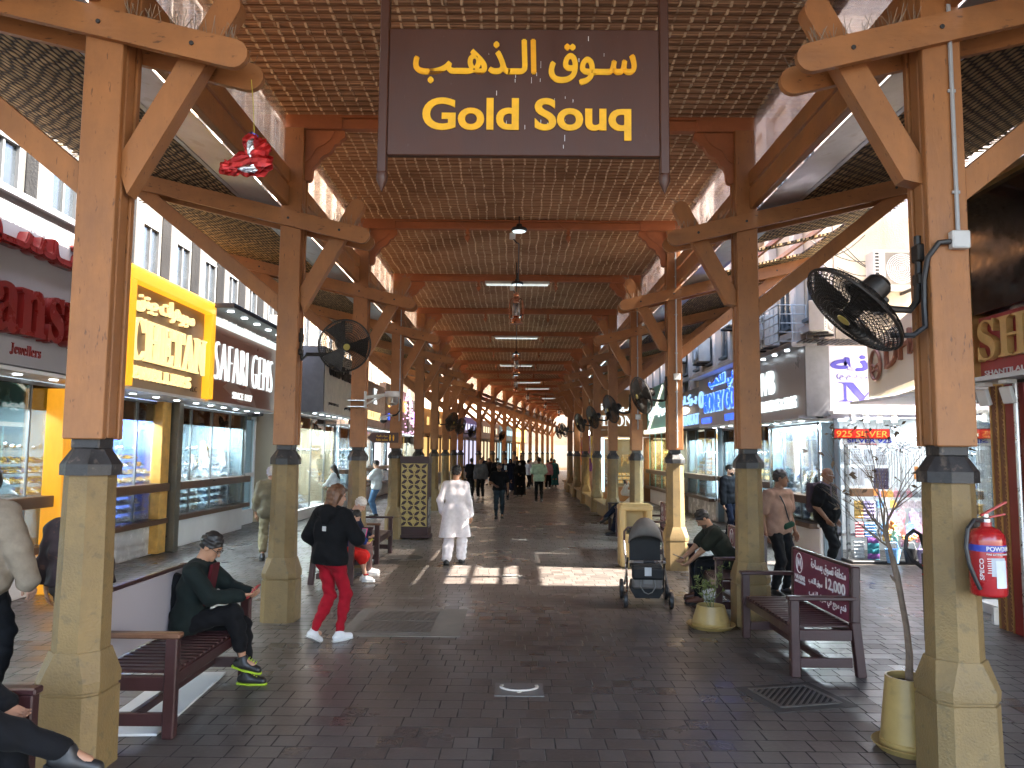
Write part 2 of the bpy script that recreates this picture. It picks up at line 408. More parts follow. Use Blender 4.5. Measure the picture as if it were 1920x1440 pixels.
STEEL = mat('brushed_steel', (.55, .55, .56), .3, metal=1, var=.12, vs=12)
WHITE = mat('white_paint', (.74, .73, .71), .5, var=.05, vs=3)
GREYP = mat('grey_panel', (.2, .2, .215), .45, var=.1, vs=1.5)
SPIKE = mat('bird_spike_wire', (.3, .24, .18), .6, metal=.2, var=.3)
# ================================================================== ground
g = MB(); g.quad((-60, -30, 0), (60, -30, 0), (60, 260, 0), (-60, 260, 0))
structure(g.build('ground', floor_material(), smooth=0))

# ================================================================== frames of the covered street
SP, Y0, HW, BEND = 4.38, 5.15, 2.85, R(9)
NF = 18
def frame(k):
    if k <= 8: return V((0, Y0 + SP * k, 0)), 0.0
    p = V((0, Y0 + SP * 8, 0))
    return p + V((sin(BEND), cos(BEND), 0)) * SP * (k - 8), -BEND
def axis_pt(k, x, z=0):
    p, a = frame(k); return p + MX.Rotation(a, 3, 'Z') @ V((x, 0, z))
ORD = ['first', 'second', 'third', 'fourth', 'fifth', 'sixth', 'seventh', 'eighth', 'ninth', 'tenth', 'eleventh', 'twelfth', 'thirteenth', 'fourteenth', 'fifteenth', 'sixteenth', 'seventeenth', 'eighteenth', 'nineteenth']
XZ = MX(((1, 0, 0, 0), (0, 0, -1, 0), (0, 1, 0, 0), (0, 0, 0, 1)))       # polygon (x, z) extruded along -y

def octa_loft(mb, levels):
    rings = []
    for w, c, z in levels:
        h = w / 2; e = h * (1 - c)
        rings.append([mb.bm.verts.new((x, y, z)) for x, y in ((h, -e), (h, e), (e, h), (-e, h), (-h, e), (-h, -e), (-e, -h), (e, -h))])
    for A, B in zip(rings, rings[1:]):
        for k in range(8): mb.bm.faces.new((A[k], A[(k+1) % 8], B[(k+1) % 8], B[k]))
    mb.bm.faces.new(rings[0][::-1]); mb.bm.faces.new(rings[-1])

def strut_poly(p0, p1, w, round_end=True, cut0=0.0):
    """plank outline in the xz plane from p0 to p1 with a rounded far end"""
    a, b = V((p0[0], p0[1])), V((p1[0], p1[1])); d = (b - a).normalized(); n = V((-d.y, d.x)) * w / 2
    pts = [a + n * 1 + d * cut0, a - n]
    if round_end:
        for i in range(9):
            t = -pi / 2 + pi * i / 8
            pts.append(b + d * cos(t) * w / 2 + n * sin(t))
    else: pts += [b - n, b + n]
    return [(p.x, p.y) for p in pts]

def make_column(s):
    i = -s
    t = thing('timber_column', 'x', 'column')
    m = MB(); octa_loft(m, [(.415, .34, 0), (.405, .34, .49), (.385, .34, .495), (.385, .34, .508), (.41, .34, .515), (.415, .34, .575), (.335, .55, .75)]); m.build('plinth', STONE, t, 20)
    m = MB(); octa_loft(m, [(.318, .586, .748), (.29, .586, 1.874)]); m.build('shaft', STONE, t, 20)
    m = MB(); octa_loft(m, [(.27, .586, 1.872), (.345, .586, 1.874), (.345, .586, 1.945), (.335, .586, 1.955), (.215, .5, 2.045), (.195, .2, 2.05)]); m.build('cap', IRON, t, 20)
    m = MB(); m.box((0, 0, 2.085), (.19, .19, .08), bev=.01); m.build('neck', IRON, t, 20)
    m = MB()
    for y in (-.106, .106): m.box((0, y, 4.115), (.262, .058, 4.01), bev=.007)
    m.box((0, 0, 4.118), (.25, .105, 4.0), bev=.007); m.box((0, 0, 4.12), (.2, .19, 3.98))
    m.build('post', WOOD, t, 20)
    for y in (-.163, .163):
        m = MB(); sl = .24
        po = strut_poly((-i * 2.62, 4.93 + sl * 2.62), (i * .90, 4.93 - sl * .90), .2)
        m.prism(po, .05, MX.Translation((0, y + .025, 0)) @ XZ); m.build('arm', WOOD2, t, 30)
    m = MB(); m.prism(strut_poly((i * .09, 3.82), (i * .80, 5.13), .185, cut0=.16), .125, MX.Translation((0, .0625, 0)) @ XZ); m.build('inner_brace', WOOD, t, 30)
    m = MB(); m.prism(strut_poly((-i * .09, 3.82), (-i * 2.0, 5.36), .17, False), .115, MX.Translation((0, .0575, 0)) @ XZ); m.build('outer_brace', WOOD, t, 30)
    # carved corbel under the beam end
    pr = [(.128, 6.118), (.62, 6.118), (.63, 6.03), (.57, 5.99), (.555, 5.95), (.50, 5.94), (.475, 5.88), (.43, 5.82), (.36, 5.79), (.315, 5.75), (.30, 5.70), (.255, 5.665), (.225, 5.61), (.22, 5.52), (.205, 5.47), (.165, 5.455), (.128, 5.47)]
    m = MB(); m.prism([(i * x, z) for x, z in pr], .09, MX.Translation((0, .045, 0)) @ XZ)
    pr2 = [(.128, 6.11), (.50, 6.11), (.45, 6.0), (.37, 5.93), (.27, 5.88), (.2, 5.75), (.128, 5.7)]
    m.prism([(i * x, z) for x, z in pr2], .12, MX.Translation((0, .06, 0)) @ XZ)
    m.build('corbel', WOOD3, t, 25)
    # bird spikes
    rn = random.Random(3 + s)
    for y in (-.163, .163):
        m = MB(); m.bar((i * .15, y, 4.93 - .24 * .15 + .103), (i * .93, y, 4.93 - .24 * .93 + .103), .012, .004)
        for q in range(50):
            x = rn.uniform(.16, .92); z = 4.93 - .24 * x + .1
            m.tube([(i * x, y, z - .01), (i * (x + rn.uniform(-.05, .05)), y + rn.uniform(-.07, .07), z + rn.uniform(.07, .13))], .0022, 3)
        m.build('spike_strip', SPIKE, t, 0)
    m = MB(); m.box((i * .80, 0, 5.215), (.05, .08, .006))
    for q in range(14):
        m.tube([(i * (.80 + rn.uniform(-.03, .03)), rn.uniform(-.05, .05), 5.2), (i * (.80 + rn.uniform(-.13, .13)), rn.uniform(-.12, .12), 5.2 + rn.uniform(.05, .11))], .0022, 3)
    m.build('spike_strip', SPIKE, t, 0)
    # bolts
    for x, z in ((i * .62, 4.78), (-.02, 4.93), (-i * 1.85, 5.37)):
        m = MB(); m.lathe([(.0, -.01), (.016, -.008), (.016, .008), (0, .01)], 8, MX.Translation((x, -.19, z)) @ MX.Rotation(pi / 2, 4, 'X'), cap=False); m.build('bolt', IRON, t, 30)
    return t
NEAR = {-1: {0: 'brown timber column on ochre stone base beside the bench with the seated man in glasses',
             1: 'brown timber column carrying a wall fan, behind the woman in red trousers',
             2: 'brown timber column carrying a white camera bracket, behind the seated white-haired man',
             3: 'brown timber column carrying the restroom arrow sign', 4: 'brown timber column behind the gold lattice cabinet'},
        1: {0: 'brown timber column on ochre stone base carrying the red fire extinguisher',
            1: 'brown timber column on ochre stone base between the two maroon benches',
            2: 'brown timber column with sunlit stone base beside the pushchair',
            3: 'brown timber column beside the man seated with a phone at his ear',
            4: 'brown timber column just beyond the man seated with a phone at his ear'}}
COLS = {}
for s in (-1, 1):
    proto = None
    for k in range(NF + 1):
        p, a = frame(k); loc = axis_pt(k, s * HW)
        side = 'left' if s < 0 else 'right'
        lab = NEAR[s].get(k) or ('brown timber column on ochre base, %s from the front on the %s' % (ORD[k], side) if k < 9 else 'small brown timber column far off on the %s where the street bends' % side)
        if proto is None: proto = o = make_column(s); o.location = loc; o['label'] = lab; o['group'] = 'timber columns of the covered street'
        else: o = dup(proto, loc, a, lab, 'timber columns of the covered street')
        COLS[(s, k)] = o

# ------------------------------------------------------------------ cross beams
def make_beam():
    t = thing('cross_beam', 'x', 'beam')
    m = MB(); m.box((0, 0, 6.205), (4.6, .13, .13), bev=.012); m.box((0, 0, 6.285), (4.6, .2, .03)); m.build('beam', WOOD3, t, 20)
    for s in (-1, 1):
        m = MB(); m.box((s * 2.63, 0, 6.222), (.76, .17, .20), bev=.014); m.box((s * 2.66, 0, 6.335), (.82, .21, .03), bev=.006); m.build('beam_end', WOOD3, t, 20)
    for s in (-1, 1):
        m = MB()
        m.lathe([(.001, -.245), (.012, -.235), (.02, -.215), (.05, -.175), (.056, -.15), (.045, -.12), (.024, -.1), (.022, -.085), (.046, -.075), (.046, -.055), (.03, -.045), (.03, 0)], 14, MX.Translation((s * .93, 0, 6.14)), cap=False)
        for q in (-1, 1): m.prism([(s * .93, 6.10), (s * .93 + q * .05, 6.14), (s * .93 + q * .2, 6.265), (s * .93 + q * .14, 6.265), (s * .93, 6.15)], .015, MX.Translation((0, -.066, 0)) @ XZ)
        m.build('finial', WOOD3, t, 40)
    return t
pb = None
for k in range(0, NF + 1):
    p, a = frame(k)
    lab = 'orange-brown timber cross beam with two turned finials, %s from the front' % ORD[k]
    if pb is None: pb = o = make_beam(); o.location = p; o['label'] = lab; o['group'] = 'cross beams under the matting roof'
    else: o = dup(pb, p, a, lab, 'cross beams under the matting roof')

# ------------------------------------------------------------------ matting roof over the nave
t = thing('canopy_roof', 'long roof of woven palm matting over the middle of the street', 'roof')
ks = list(range(-2, NF + 1)); MATS = {}
for a, b in zip(ks, ks[1:]):
    p0, r0 = frame(a); p1, r1 = frame(b)
    d = (p1 - p0); L = d.length; rz = -math.atan2(d.x, d.y)
    key = round(L, 2)
    if key not in MATS:
        nr = int(round(L / (4.38 / 32))); pv = L / nr; m = MB(); n = nr * 6; zs = [(-.03 * abs(sin(pi * q / 6)) - .006 * abs(sin(pi * q / 2))) for q in range(n + 1)]
        top = [(x, y, .03) for y in (0, L) for x in (-3.05, 3.05)]
        vs = [(x, L * q / n, zs[q] + .006 * sin(x * 3 + q * .11)) for q in range(n + 1) for x in (-3.05, -1.5, 0, 1.5, 3.05)]
        m.add(vs, [(5*q+i, 5*(q+1)+i, 5*(q+1)+i+1, 5*q+i+1) for q in range(n) for i in range(4)])
        m.add(top, [(0, 1, 3, 2)]); rp = MB(); rn = random.Random(5)
        for i in range(38):
            x0_ = -2.96 + .16 * i
            for r_ in range(nr):
                if rn.random() < .11: continue
                w_ = .024 if i % 2 else .017; x = x0_ + .012 * sin(r_ * .7 + i) + (rn.uniform(-.03, .03) if rn.random() < .1 else 0)
                T = MX.Translation((x, pv * (r_ + .5), -.030)) @ MX.Rotation(rn.gauss(0, .12), 4, 'Z')
                rp.add([(-w_/2, -.052, .008), (w_/2, -.052, .008), (w_/2, .052, .008), (-w_/2, .052, .008), (-w_/2, 0, -.014), (w_/2, 0, -.014)], [(0, 1, 5, 4), (4, 5, 2, 3), (0, 4, 3), (1, 2, 5)], T)
        o = m.build('matting', REED, t, 0, loc=(0, 0, 0), recalc=False); ro = rp.build('rope_ties', ROPE, o, 0, recalc=False); MATS[key] = (o.data, ro.data)
    else: o = link('matting', MATS[key][0], t); ro = link('rope_ties', MATS[key][1], o)
    o.location = p0 + V((0, 0, 6.345 if a != 8 else 6.352)); o.rotation_euler[2] = rz
m = MB()
for s in (-1, 1):
    pts = [axis_pt(-2, s * 3.06, 6.36)] + [axis_pt(k, s * 3.06, 6.36) for k in (8, NF)]
    for a, b in zip(pts, pts[1:]): m.bar(a, b, .04, .12)
m.build('eave_board', WOOD3, t, 0)

# ------------------------------------------------------------------ clerestory: rails and panes, one per side
for s, side in ((-1, 'left'), (1, 'right')):
    t = thing('clerestory', 'long strip of dusty clear panes between twin rails above the %s columns' % side, 'window')
    kmax = NF
    kk = [-2, 8, kmax]
    for nm, x, z, h, w in (('upper_rail', 2.93, 5.49, .19, .09), ('lower_rail', 2.93, 5.235, .26, .09)):
        m = MB()
        for a, b in zip(kk, kk[1:]):
            m.bar(axis_pt(a, s * x, z), axis_pt(b, s * x, z), w, h, bev=.01)
        m.build(nm, WOOD2, t, 20)
    for k in range(-1, kmax):
        a, b = axis_pt(k, s * 2.96, 5.58), axis_pt(k + 1, s * 2.96, 5.58); d = (b - a).normalized()
        m = MB(); m.bar(a + d * .14 + V((0, 0, .37)), b - d * .14 + V((0, 0, .37)), .006, .74)
        m.build('pane', PANE, t, 0)

# ------------------------------------------------------------------ aisle roofs, pitched down to a gutter at the columns
def roofz(x): return 5.065 + .24 * (x - HW)
for s, side in ((-1, 'left'), (1, 'right')):
    t = thing('aisle_roof', 'sloping side roof of dark basket weave matting over the %s walkway' % side, 'roof')
    kmax = NF - 1
    for k in range(-2, kmax):
        p0, r0 = frame(k); p1, r1 = frame(k + 1); d = p1 - p0; L = d.length; rz = -math.atan2(d.x, d.y)
        x0, x1 = 3.52, 5.5
        segs = [(0, L, x0, x1)]
        if s > 0 and k == 1: segs = [(0, 2.0, x0, x1), (2.0, 2.6, 5.05, x1), (2.6, 2.75, x0, x1), (2.75, 3.95, 5.05, x1), (3.95, L, x0, x1)]  # openings made up in this bay to shape the sun patches below
        m = MB()
        for (ya, yb, xa, xb) in segs:
            q = [(s * xa, ya, roofz(xa)), (s * xb, ya, roofz(xb)), (s * xb, yb, roofz(xb)), (s * xa, yb, roofz(xa))]
            m.add(q + [(x, y, z + .035) for x, y, z in q], [(0, 1, 2, 3), (4, 7, 6, 5), (0, 4, 5, 1), (1, 5, 6, 2), (2, 6, 7, 3), (3, 7, 4, 0)])
        rn = random.Random(k * 3 + s)
        if k < 8:
            for q in range(int(L / .035)):
                y = rn.uniform(0, L); e = rn.uniform(.02, .12)
                pass
                m.box((s * (x1 + e / 2), y, roofz(x1) + .01), (e, .012, .01))
        o = m.build('matting', WEAVE, t, 0, loc=p0); o.rotation_euler[2] = rz
        m = MB()
        q = [(s * 2.99, 0, 5.10), (s * 3.54, 0, 5.22), (s * 3.54, L, 5.22), (s * 2.99, L, 5.10)]
        m.add(q + [(x, y, z + .01) for x, y, z in q], [(0, 1, 2, 3), (4, 7, 6, 5), (0, 4, 5, 1), (1, 5, 6, 2), (2, 6, 7, 3), (3, 7, 4, 0)])
        m.bar((s * 3.5, 0, 5.215), (s * 3.5, L, 5.215), .05, .03)
        o = m.build('gutter_sheet', GUTTER, t, 0, loc=p0); o.rotation_euler[2] = rz
        m = MB()
        for x in (4.1, 4.75, 5.4): m.bar((s * x, 0.02, roofz(x) + .07), (s * x, L - .02, roofz(x) + .07), .05, .07)
        o = m.build('purlin', WOOD2, t, 0, loc=p0); o.rotation_euler[2] = rz
# ================================================================== buildings behind the shops
CONC = facade_material('weathered_shaded_render', (.075, .07, .064), .7)  # weathered grey, darkened further so the lower wall looks shaded
CONC2 = facade_material('cream_render', (.47, .38, .28), .4)
UPW = facade_material('lit_upper_render', (.62, .52, .44), .25)  # paler upper walls, their strong daylight put into the colour
CONC3 = facade_material('grey_render', (.36, .33, .3), .5)
SHUT = mat('window_dark', (.03, .036, .042), .25, var=.3, vs=2, spec=.6)
FRAMEW = mat('window_frame_white', (.14, .14, .135), .5)
def building(name, label, x_front, x_back, y0, y1, h, mt, sgn, bays, z0=3.0, pil=.3, win_w=.7, seed=1, zb=3.0, wz=(5.7, 8.5, 11.3, 14.1), wh=1.5):
    """sgn: direction the street front faces along x (+1 for the left-hand side)"""
    t = thing(name, label, 'building', (0, 0, 0))
    m = MB(); xm = (x_front + x_back) / 2
    zm = 7.2 if zb else 0
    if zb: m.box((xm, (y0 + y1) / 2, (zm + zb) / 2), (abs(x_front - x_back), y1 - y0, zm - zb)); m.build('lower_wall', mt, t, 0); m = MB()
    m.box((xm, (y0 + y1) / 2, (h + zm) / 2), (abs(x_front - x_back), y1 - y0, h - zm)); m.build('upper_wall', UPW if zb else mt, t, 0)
    m = MB(); n = bays; w = (y1 - y0) / n
    for z in ():
        pass
    for i in range(n + 1):
        m.box((x_front + sgn * .11, y0 + w * i + (.16 if i == 0 else -.16 if i == n else 0), (z0 + h) / 2), (.22, pil, h - z0), bev=.02)
    for z in wz: m.box((x_front + sgn * .07, (y0 + y1) / 2, z - .95), (.14, y1 - y0 - .02, .18), bev=.02)
    m.build('pilaster', mt if not zb else UPW if sgn < 0 else mt, t, 0)
    fr, pn = MB(), MB()
    pn.box((0, 0, 0), (.03, win_w, wh))
    fr.box((sgn * .03, -win_w / 2, 0), (.08, .06, wh + .06)); fr.box((sgn * .03, win_w / 2, 0), (.08, .06, wh + .06))
    fr.box((sgn * .025, 0, 0), (.06, .04, wh)); fr.box((sgn * .035, 0, wh / 2), (.09, win_w + .06, .06))
    fr.box((sgn * .07, 0, -wh / 2 - .03), (.2, win_w + .2, .07))
    f0 = p0 = None
    for i in range(n):
        yc = y0 + w * (i + .5)
        for z in wz:
            if z + wh / 2 > h - .3: continue
            if f0 is None:
                f = f0 = fr.build('window', FRAMEW, t, 0); p = p0 = pn.build('pane', SHUT, f0, 0)
            else:
                f = link('window', f0.data, t); p = link('pane', p0.data, f)
            f.location = (x_front + sgn * .01, yc, z)
    m = MB(); m.box((xm + sgn * .1, (y0 + y1) / 2, h + .12), (abs(x_front - x_back) + .4, y1 - y0 + .1, .24)); m.build('parapet', mt, t, 0)
    return t
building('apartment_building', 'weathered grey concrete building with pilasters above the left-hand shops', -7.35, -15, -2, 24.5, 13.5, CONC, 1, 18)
building('apartment_building', 'pale building with arched upper windows further along on the left', -7.6, -15, 24.6, 60, 16, CONC2, 1, 20, seed=2, wz=(6.2, 8.4), wh=1.7)
building('apartment_building', 'cream building above the red jewellery shop at the right edge', 7.0, 15, -2, 10.35, 13.5, CONC2, -1, 7, seed=3)
building('apartment_building', 'beige building with air conditioners on its side wall on the right', 6.35, 15, 15.2, 46, 11.5, CONC2, -1, 18, seed=4)
building('apartment_building', 'low grey building closing the gap on the right', 17, 22, 9, 16.5, 6.5, CONC3, -1, 3, seed=5, zb=0.0, wz=(4.5,))
building('apartment_building', 'distant cream building behind the street bend', 26, 34, 50, 110, 9, CONC2, -1, 14, seed=6, zb=0.0, wz=(6.2,))
# ================================================================== lettering
_AR = {'ا': (0xFE8D, 0), 'ب': (0xFE8F, 1), 'ة': (0xFE93, 0), 'ت': (0xFE95, 1), 'ج': (0xFE9D, 1), 'ح': (0xFEA1, 1), 'خ': (0xFEA5, 1), 'د': (0xFEA9, 0), 'ذ': (0xFEAB, 0), 'ر': (0xFEAD, 0),
       'ز': (0xFEAF, 0), 'س': (0xFEB1, 1), 'ش': (0xFEB5, 1), 'ط': (0xFEC1, 1), 'ع': (0xFEC9, 1), 'ف': (0xFED1, 1), 'ق': (0xFED5, 1), 'ك': (0xFED9, 1), 'ل': (0xFEDD, 1), 'م': (0xFEE1, 1), 'ن': (0xFEE5, 1),
       'ه': (0xFEE9, 1), 'و': (0xFEED, 0), 'ي': (0xFEF1, 1)}
def arabic(s):
    out = []
    for i, c in enumerate(s):
        if c not in _AR:
            if c == 'ـ': out.append(c)
            elif c.isdigit() or c == ',':
                if out and out[-1][0].isdigit() or (out and out[-1][0] == ','): out[-1] += c
                else: out.append(c)
            else: out.append({'(': ')', ')': '('}.get(c, c))
            continue
        base, dual = _AR[c]
        pr = i > 0 and (s[i-1] == 'ـ' or (s[i-1] in _AR and _AR[s[i-1]][1]))
        nx = dual and i + 1 < len(s) and (s[i+1] in _AR or s[i+1] == 'ـ')
        out.append(chr(base + (3 if pr and nx else 2 if nx else 1 if pr else 0)))
    return ''.join(out[::-1])
def serif(s):
    return ''.join(chr(0x1D400 + ord(c) - 65) if 'A' <= c <= 'Z' else chr(0x1D41A + ord(c) - 97) if 'a' <= c <= 'z' else chr(0x1D7CE + ord(c) - 48) if c.isdigit() else c for c in s)
def text_mesh(s, w=None, h=None, depth=.02, bold=0.0, shear=0, space=1.0, res=3):
    c = bpy.data.curves.new('lettering', 'FONT'); c.body = s; c.size = 1; ar = any(0xFE70 <= ord(x) <= 0xFEFF for x in s); c.offset = 0 if ar else bold; c.extrude = .05; c.shear = shear; c.space_character = space
    c.resolution_u = res; c.align_x = 'LEFT'
    o = bpy.data.objects.new('lettering', c); COL.objects.link(o)
    me = bpy.data.meshes.new_from_object(o.evaluated_get(bpy.context.evaluated_depsgraph_get()))
    bpy.data.objects.remove(o); bpy.data.curves.remove(c)
    n = len(me.vertices); co = np.empty(n * 3); me.vertices.foreach_get('co', co); co = co.reshape(-1, 3)
    lo, hi = co.min(0), co.max(0); d = hi - lo
    sx = w / d[0] if w else None; sy = h / d[1] if h else None
    sx = sx or sy; sy = sy or sx
    co = (co - (lo + hi) / 2) * (sx, sy, depth / max(d[2], 1e-6)); co[:, 2] += depth / 2
    # glyphs that overlap get slightly different heights, so that no two faces share a plane
    par = list(range(n))
    def find(a):
        while par[a] != a: par[a] = par[par[a]]; a = par[a]
        return a
    for e in me.edges:
        a, b = find(e.vertices[0]), find(e.vertices[1])
        if a != b: par[a] = b
    root = np.array([find(i) for i in range(n)]); ids = np.unique(root); order = sorted(ids, key=lambda r: co[root == r, 0].mean())
    step = min(.0012, depth * .2)
    for i, r in enumerate(order): co[root == r, 2] *= 1 + (i % 4) * step / max(depth, 1e-6)
    me.vertices.foreach_set('co', co.ravel()); me.update()
    if ar and bold > 0:                                   # heavier strokes: shifted copies at slightly different heights
        mb = MB(); b = bold * sy * .9
        for i, (dx, dy) in enumerate(((0, 0), (b, 0), (-b, 0), (0, b), (0, -b))): mb.mesh(me, MX.Translation((dx, dy, 0)) @ MX.Diagonal((1, 1, 1 - .05 * i, 1)))
        m2 = bpy.data.meshes.new('lettering'); mb.bm.to_mesh(m2); mb.bm.free(); me = m2
    return me
def facing(dr, o):
    r, n = {'L': ((0, 1, 0), (1, 0, 0)), 'R': ((0, -1, 0), (-1, 0, 0)), 'F': ((1, 0, 0), (0, -1, 0)), 'B': ((-1, 0, 0), (0, 1, 0))}[dr] if isinstance(dr, str) else dr
    return MX(((r[0], 0, n[0], o[0]), (r[1], 0, n[1], o[1]), (r[2], 1, n[2], o[2]), (0, 0, 0, 1)))
def letters(name, s, dr, at, material, parent=None, w=None, h=None, depth=.03, **kw):
    """lettering centred on `at`, standing `depth` out of its board"""
    me = text_mesh(s, w, h, depth, **kw); me.transform(facing(dr, at))
    me.name = name; me.materials.clear(); me.materials.append(material)
    return link(name, me, parent)
def board(dr, at, w, h, d, bev=.004, mb=None):
    """a flat board whose front face is centred on `at`"""
    m = mb or MB(); M_ = facing(dr, at)
    m.box((0, 0, -d / 2), (w, h, d), bev=bev, M=M_); return m
def disc(mb, dr, at, r, d, seg=20): mb.lathe([(r, 0), (r, d)], seg, facing(dr, at))

# ------------------------------------------------------------------ sign materials
BROWN = mat('sign_brown_paint', hexc('#47230f'), .45, blotch=.35, var=.12, vs=3, bump=.12, bs=40, spots=(60, .70, .5, (.12, .08, .07)), stretch=(1, 1, .3))
YELLOW = mat('sign_yellow_paint', (.88, .46, .005), .5, var=.12, vs=14)
ROSE = mat('maroon_panel', hexc('#6b2a42'), .45, var=.06, vs=2)
WHITEINK = mat('white_lettering', (.78, .76, .76), .5)
PLASTIC_W = mat('white_plastic', (.72, .71, .69), .4, var=.05)
L_WARM = glow('letter_warm_light', (1, .70, .30), .78)
L_WHITE = glow('letter_white_light', (.9, 1, 1), 0.62)
L_BLUE = glow('letter_blue_light', (.02, .10, 1), 1.0)
L_BLUEW = glow('letter_bluewhite_light', (.3, .55, 1), .75)
L_RED = glow('led_red_light', (1, .04, .015), 1.6)
L_ORANGE = glow('led_orange_light', (1, .30, .05), .75)
L_LAMP = glow('lamp_cool_white', (.85, .95, 1), 5)
L_LAMPW = glow('lamp_warm_white', (1, .82, .55), 5)
PANEL_C = glow('ceiling_panel_cool', (.72, .92, 1), 1.3)
PANEL_W = glow('ceiling_panel_warm', (1, .78, .42), 1.3)
GOLD = mat('gold_jewellery', (.85, .52, .12), .25, metal=1, var=.2, vs=20)
SILVER = mat('silver_jewellery', (.8, .82, .85), .2, metal=1, var=.2, vs=20)
TRAY = mat('white_display_tray', (.75, .76, .8), .5, var=.04)

# ------------------------------------------------------------------ the hanging street sign
t = thing('hanging_sign', 'large brown hanging sign with yellow Arabic and English lettering', 'sign', (0, 4.9, 0))
zt, zb, hw = 4.845, 3.978, .895
m = MB(); m.box((0.015, 0, (zt + zb) / 2), (hw * 2, .05, zt - zb), bev=.006); m.build('board', BROWN, t, 20)
for s in (-1, 1):
    m = MB(); m.box((.015 + s * (hw + .03), 0, (6.2 + 3.86) / 2), (.06, .07, 6.2 - 3.86), bev=.006)
    m.lathe([(.036, 0), (.04, -.02), (.037, -.04), (.036, -.05), (.0005, -.13)], 12, MX.Translation((.015 + s * (hw + .03), 0, 3.865)), cap=False)
    m.build('hanger_post', BROWN, t, 30)
o = letters('arabic_lettering', arabic('سـوق الـذهـب'), 'F', (.02, -.026, 4.615), YELLOW, t, w=1.46, h=.30, depth=.006, bold=.025, res=6)
o = letters('english_lettering', 'Gold Souq', 'F', (.035, -.026, 4.225), YELLOW, t, w=1.37, h=.285, depth=.006, bold=.028, res=6)
m = MB(); rn = random.Random(11)
for q in range(26):
    x = rn.choice([-.1, .2, .33, .22, -.12]) + rn.gauss(0, .12); z = rn.uniform(4.03, 4.8); l = rn.uniform(.006, .05)
    m.box((x, -.0262, z), (rn.uniform(.0015, .004), .002, l))
m.build('paint_chips', WHITEINK, t, 0)

# ------------------------------------------------------------------ shop fronts
def jewels(label, M_, w, d, seed, metal='gold', hang=False, tiers=3, rise=.16, group=None, dens=1.0):
    """rows of trays rising towards the back, M_: x along the window, y into the shop, z up"""
    rn = random.Random(seed)
    t = thing('jewellery_display', label, 'jewellery', M_.translation, 0, group)
    M_ = MX.Translation(-M_.translation) @ M_
    tr, je, jb = MB(), MB(), MB()
    for q in range(tiers):
        y = d * (q + .5) / tiers; z = rise * q; dd = d / tiers
        nt_ = max(2, int(w / .34))
        for a in range(nt_):
            x = -w / 2 + w * (a + .5) / nt_; ww = w / nt_ * .92
            T = M_ @ MX.Translation((x, y, z + .04)) @ MX.Rotation(R(32), 4, 'X')
            tr.box((0, 0, 0), (ww, dd * .95, .025), bev=.006, M=T)
            n = max(2, int(ww / .055 * dens))
            for rr in range(3):
                for b in range(n):
                    xx = -ww / 2 + ww * (b + .5) / n; yy = -dd * .35 + dd * .35 * rr
                    if rn.random() < .12: continue
                    (je if rn.random() < .8 else jb).ell((0, 0, 0), (.5, .5, .5), 5, 4, None) if False else (je if rn.random() < .8 else jb).box((xx, yy, .022), (.03 * rn.uniform(.5, 1.2), .045 * rn.uniform(.6, 1.3), .022), rz=rn.uniform(-.6, .6), M=T)
    if hang:
        n = int(w / .045)
        for b in range(n):
            if rn.random() < .2: continue
            x = -w / 2 + w * (b + .5) / n; l = rn.uniform(.25, .6); zt_ = rise * tiers + .75
            je.tube([M_ @ V((x - .015, d * .8, zt_)), M_ @ V((x - .012, d * .8, zt_ - l)), M_ @ V((x + .012, d * .8, zt_ - l)), M_ @ V((x + .015, d * .8, zt_))], .005, 4)
    tr.build('tray', TRAY, t, 20)
    mm = {'gold': GOLD, 'silver': SILVER}[metal]
    o = je.build('jewellery', mm, t, 0); o['kind'] = 'stuff'
    if len(jb.bm.verts): o = jb.build('cut_stones', mat('dark_stones', (.05, .07, .2), .2, var=.5, vs=30), t, 0); o['kind'] = 'stuff'
    else: jb.bm.free()
    return t
def bust(label, loc, rz, h=.45, group='necklace stands'):
    t = thing('necklace_stand', label, 'stand', loc, rz, group); s = h / .45
    m = MB()
    pr = [(-.02, .45), (.04, .45), (.05, .40), (.07, .33), (.12, .22), (.15, .08), (.14, 0), (-.1, 0), (-.05, .1), (-.03, .25)]
    for q in range(6):
        a = -.5 + q * .2; ww = .5 + .5 * cos(a * 1.6)
        m.prism([(x * s, z * s) for x, z in pr], .03 * s, MX.Rotation(a, 4, 'Z') @ XZ)
    m.build('stand', TRAY, t, 40)
    m = MB(); m.tube([(.08 * s + .04 * s * cos(a), .11 * s * sin(a), (.3 - .16 * cos(a / 1.0)) * s) for a in np.linspace(-2.2, 2.2, 15)], .008 * s, 6); m.build('necklace', GOLD, t)
    return t
AREA = []
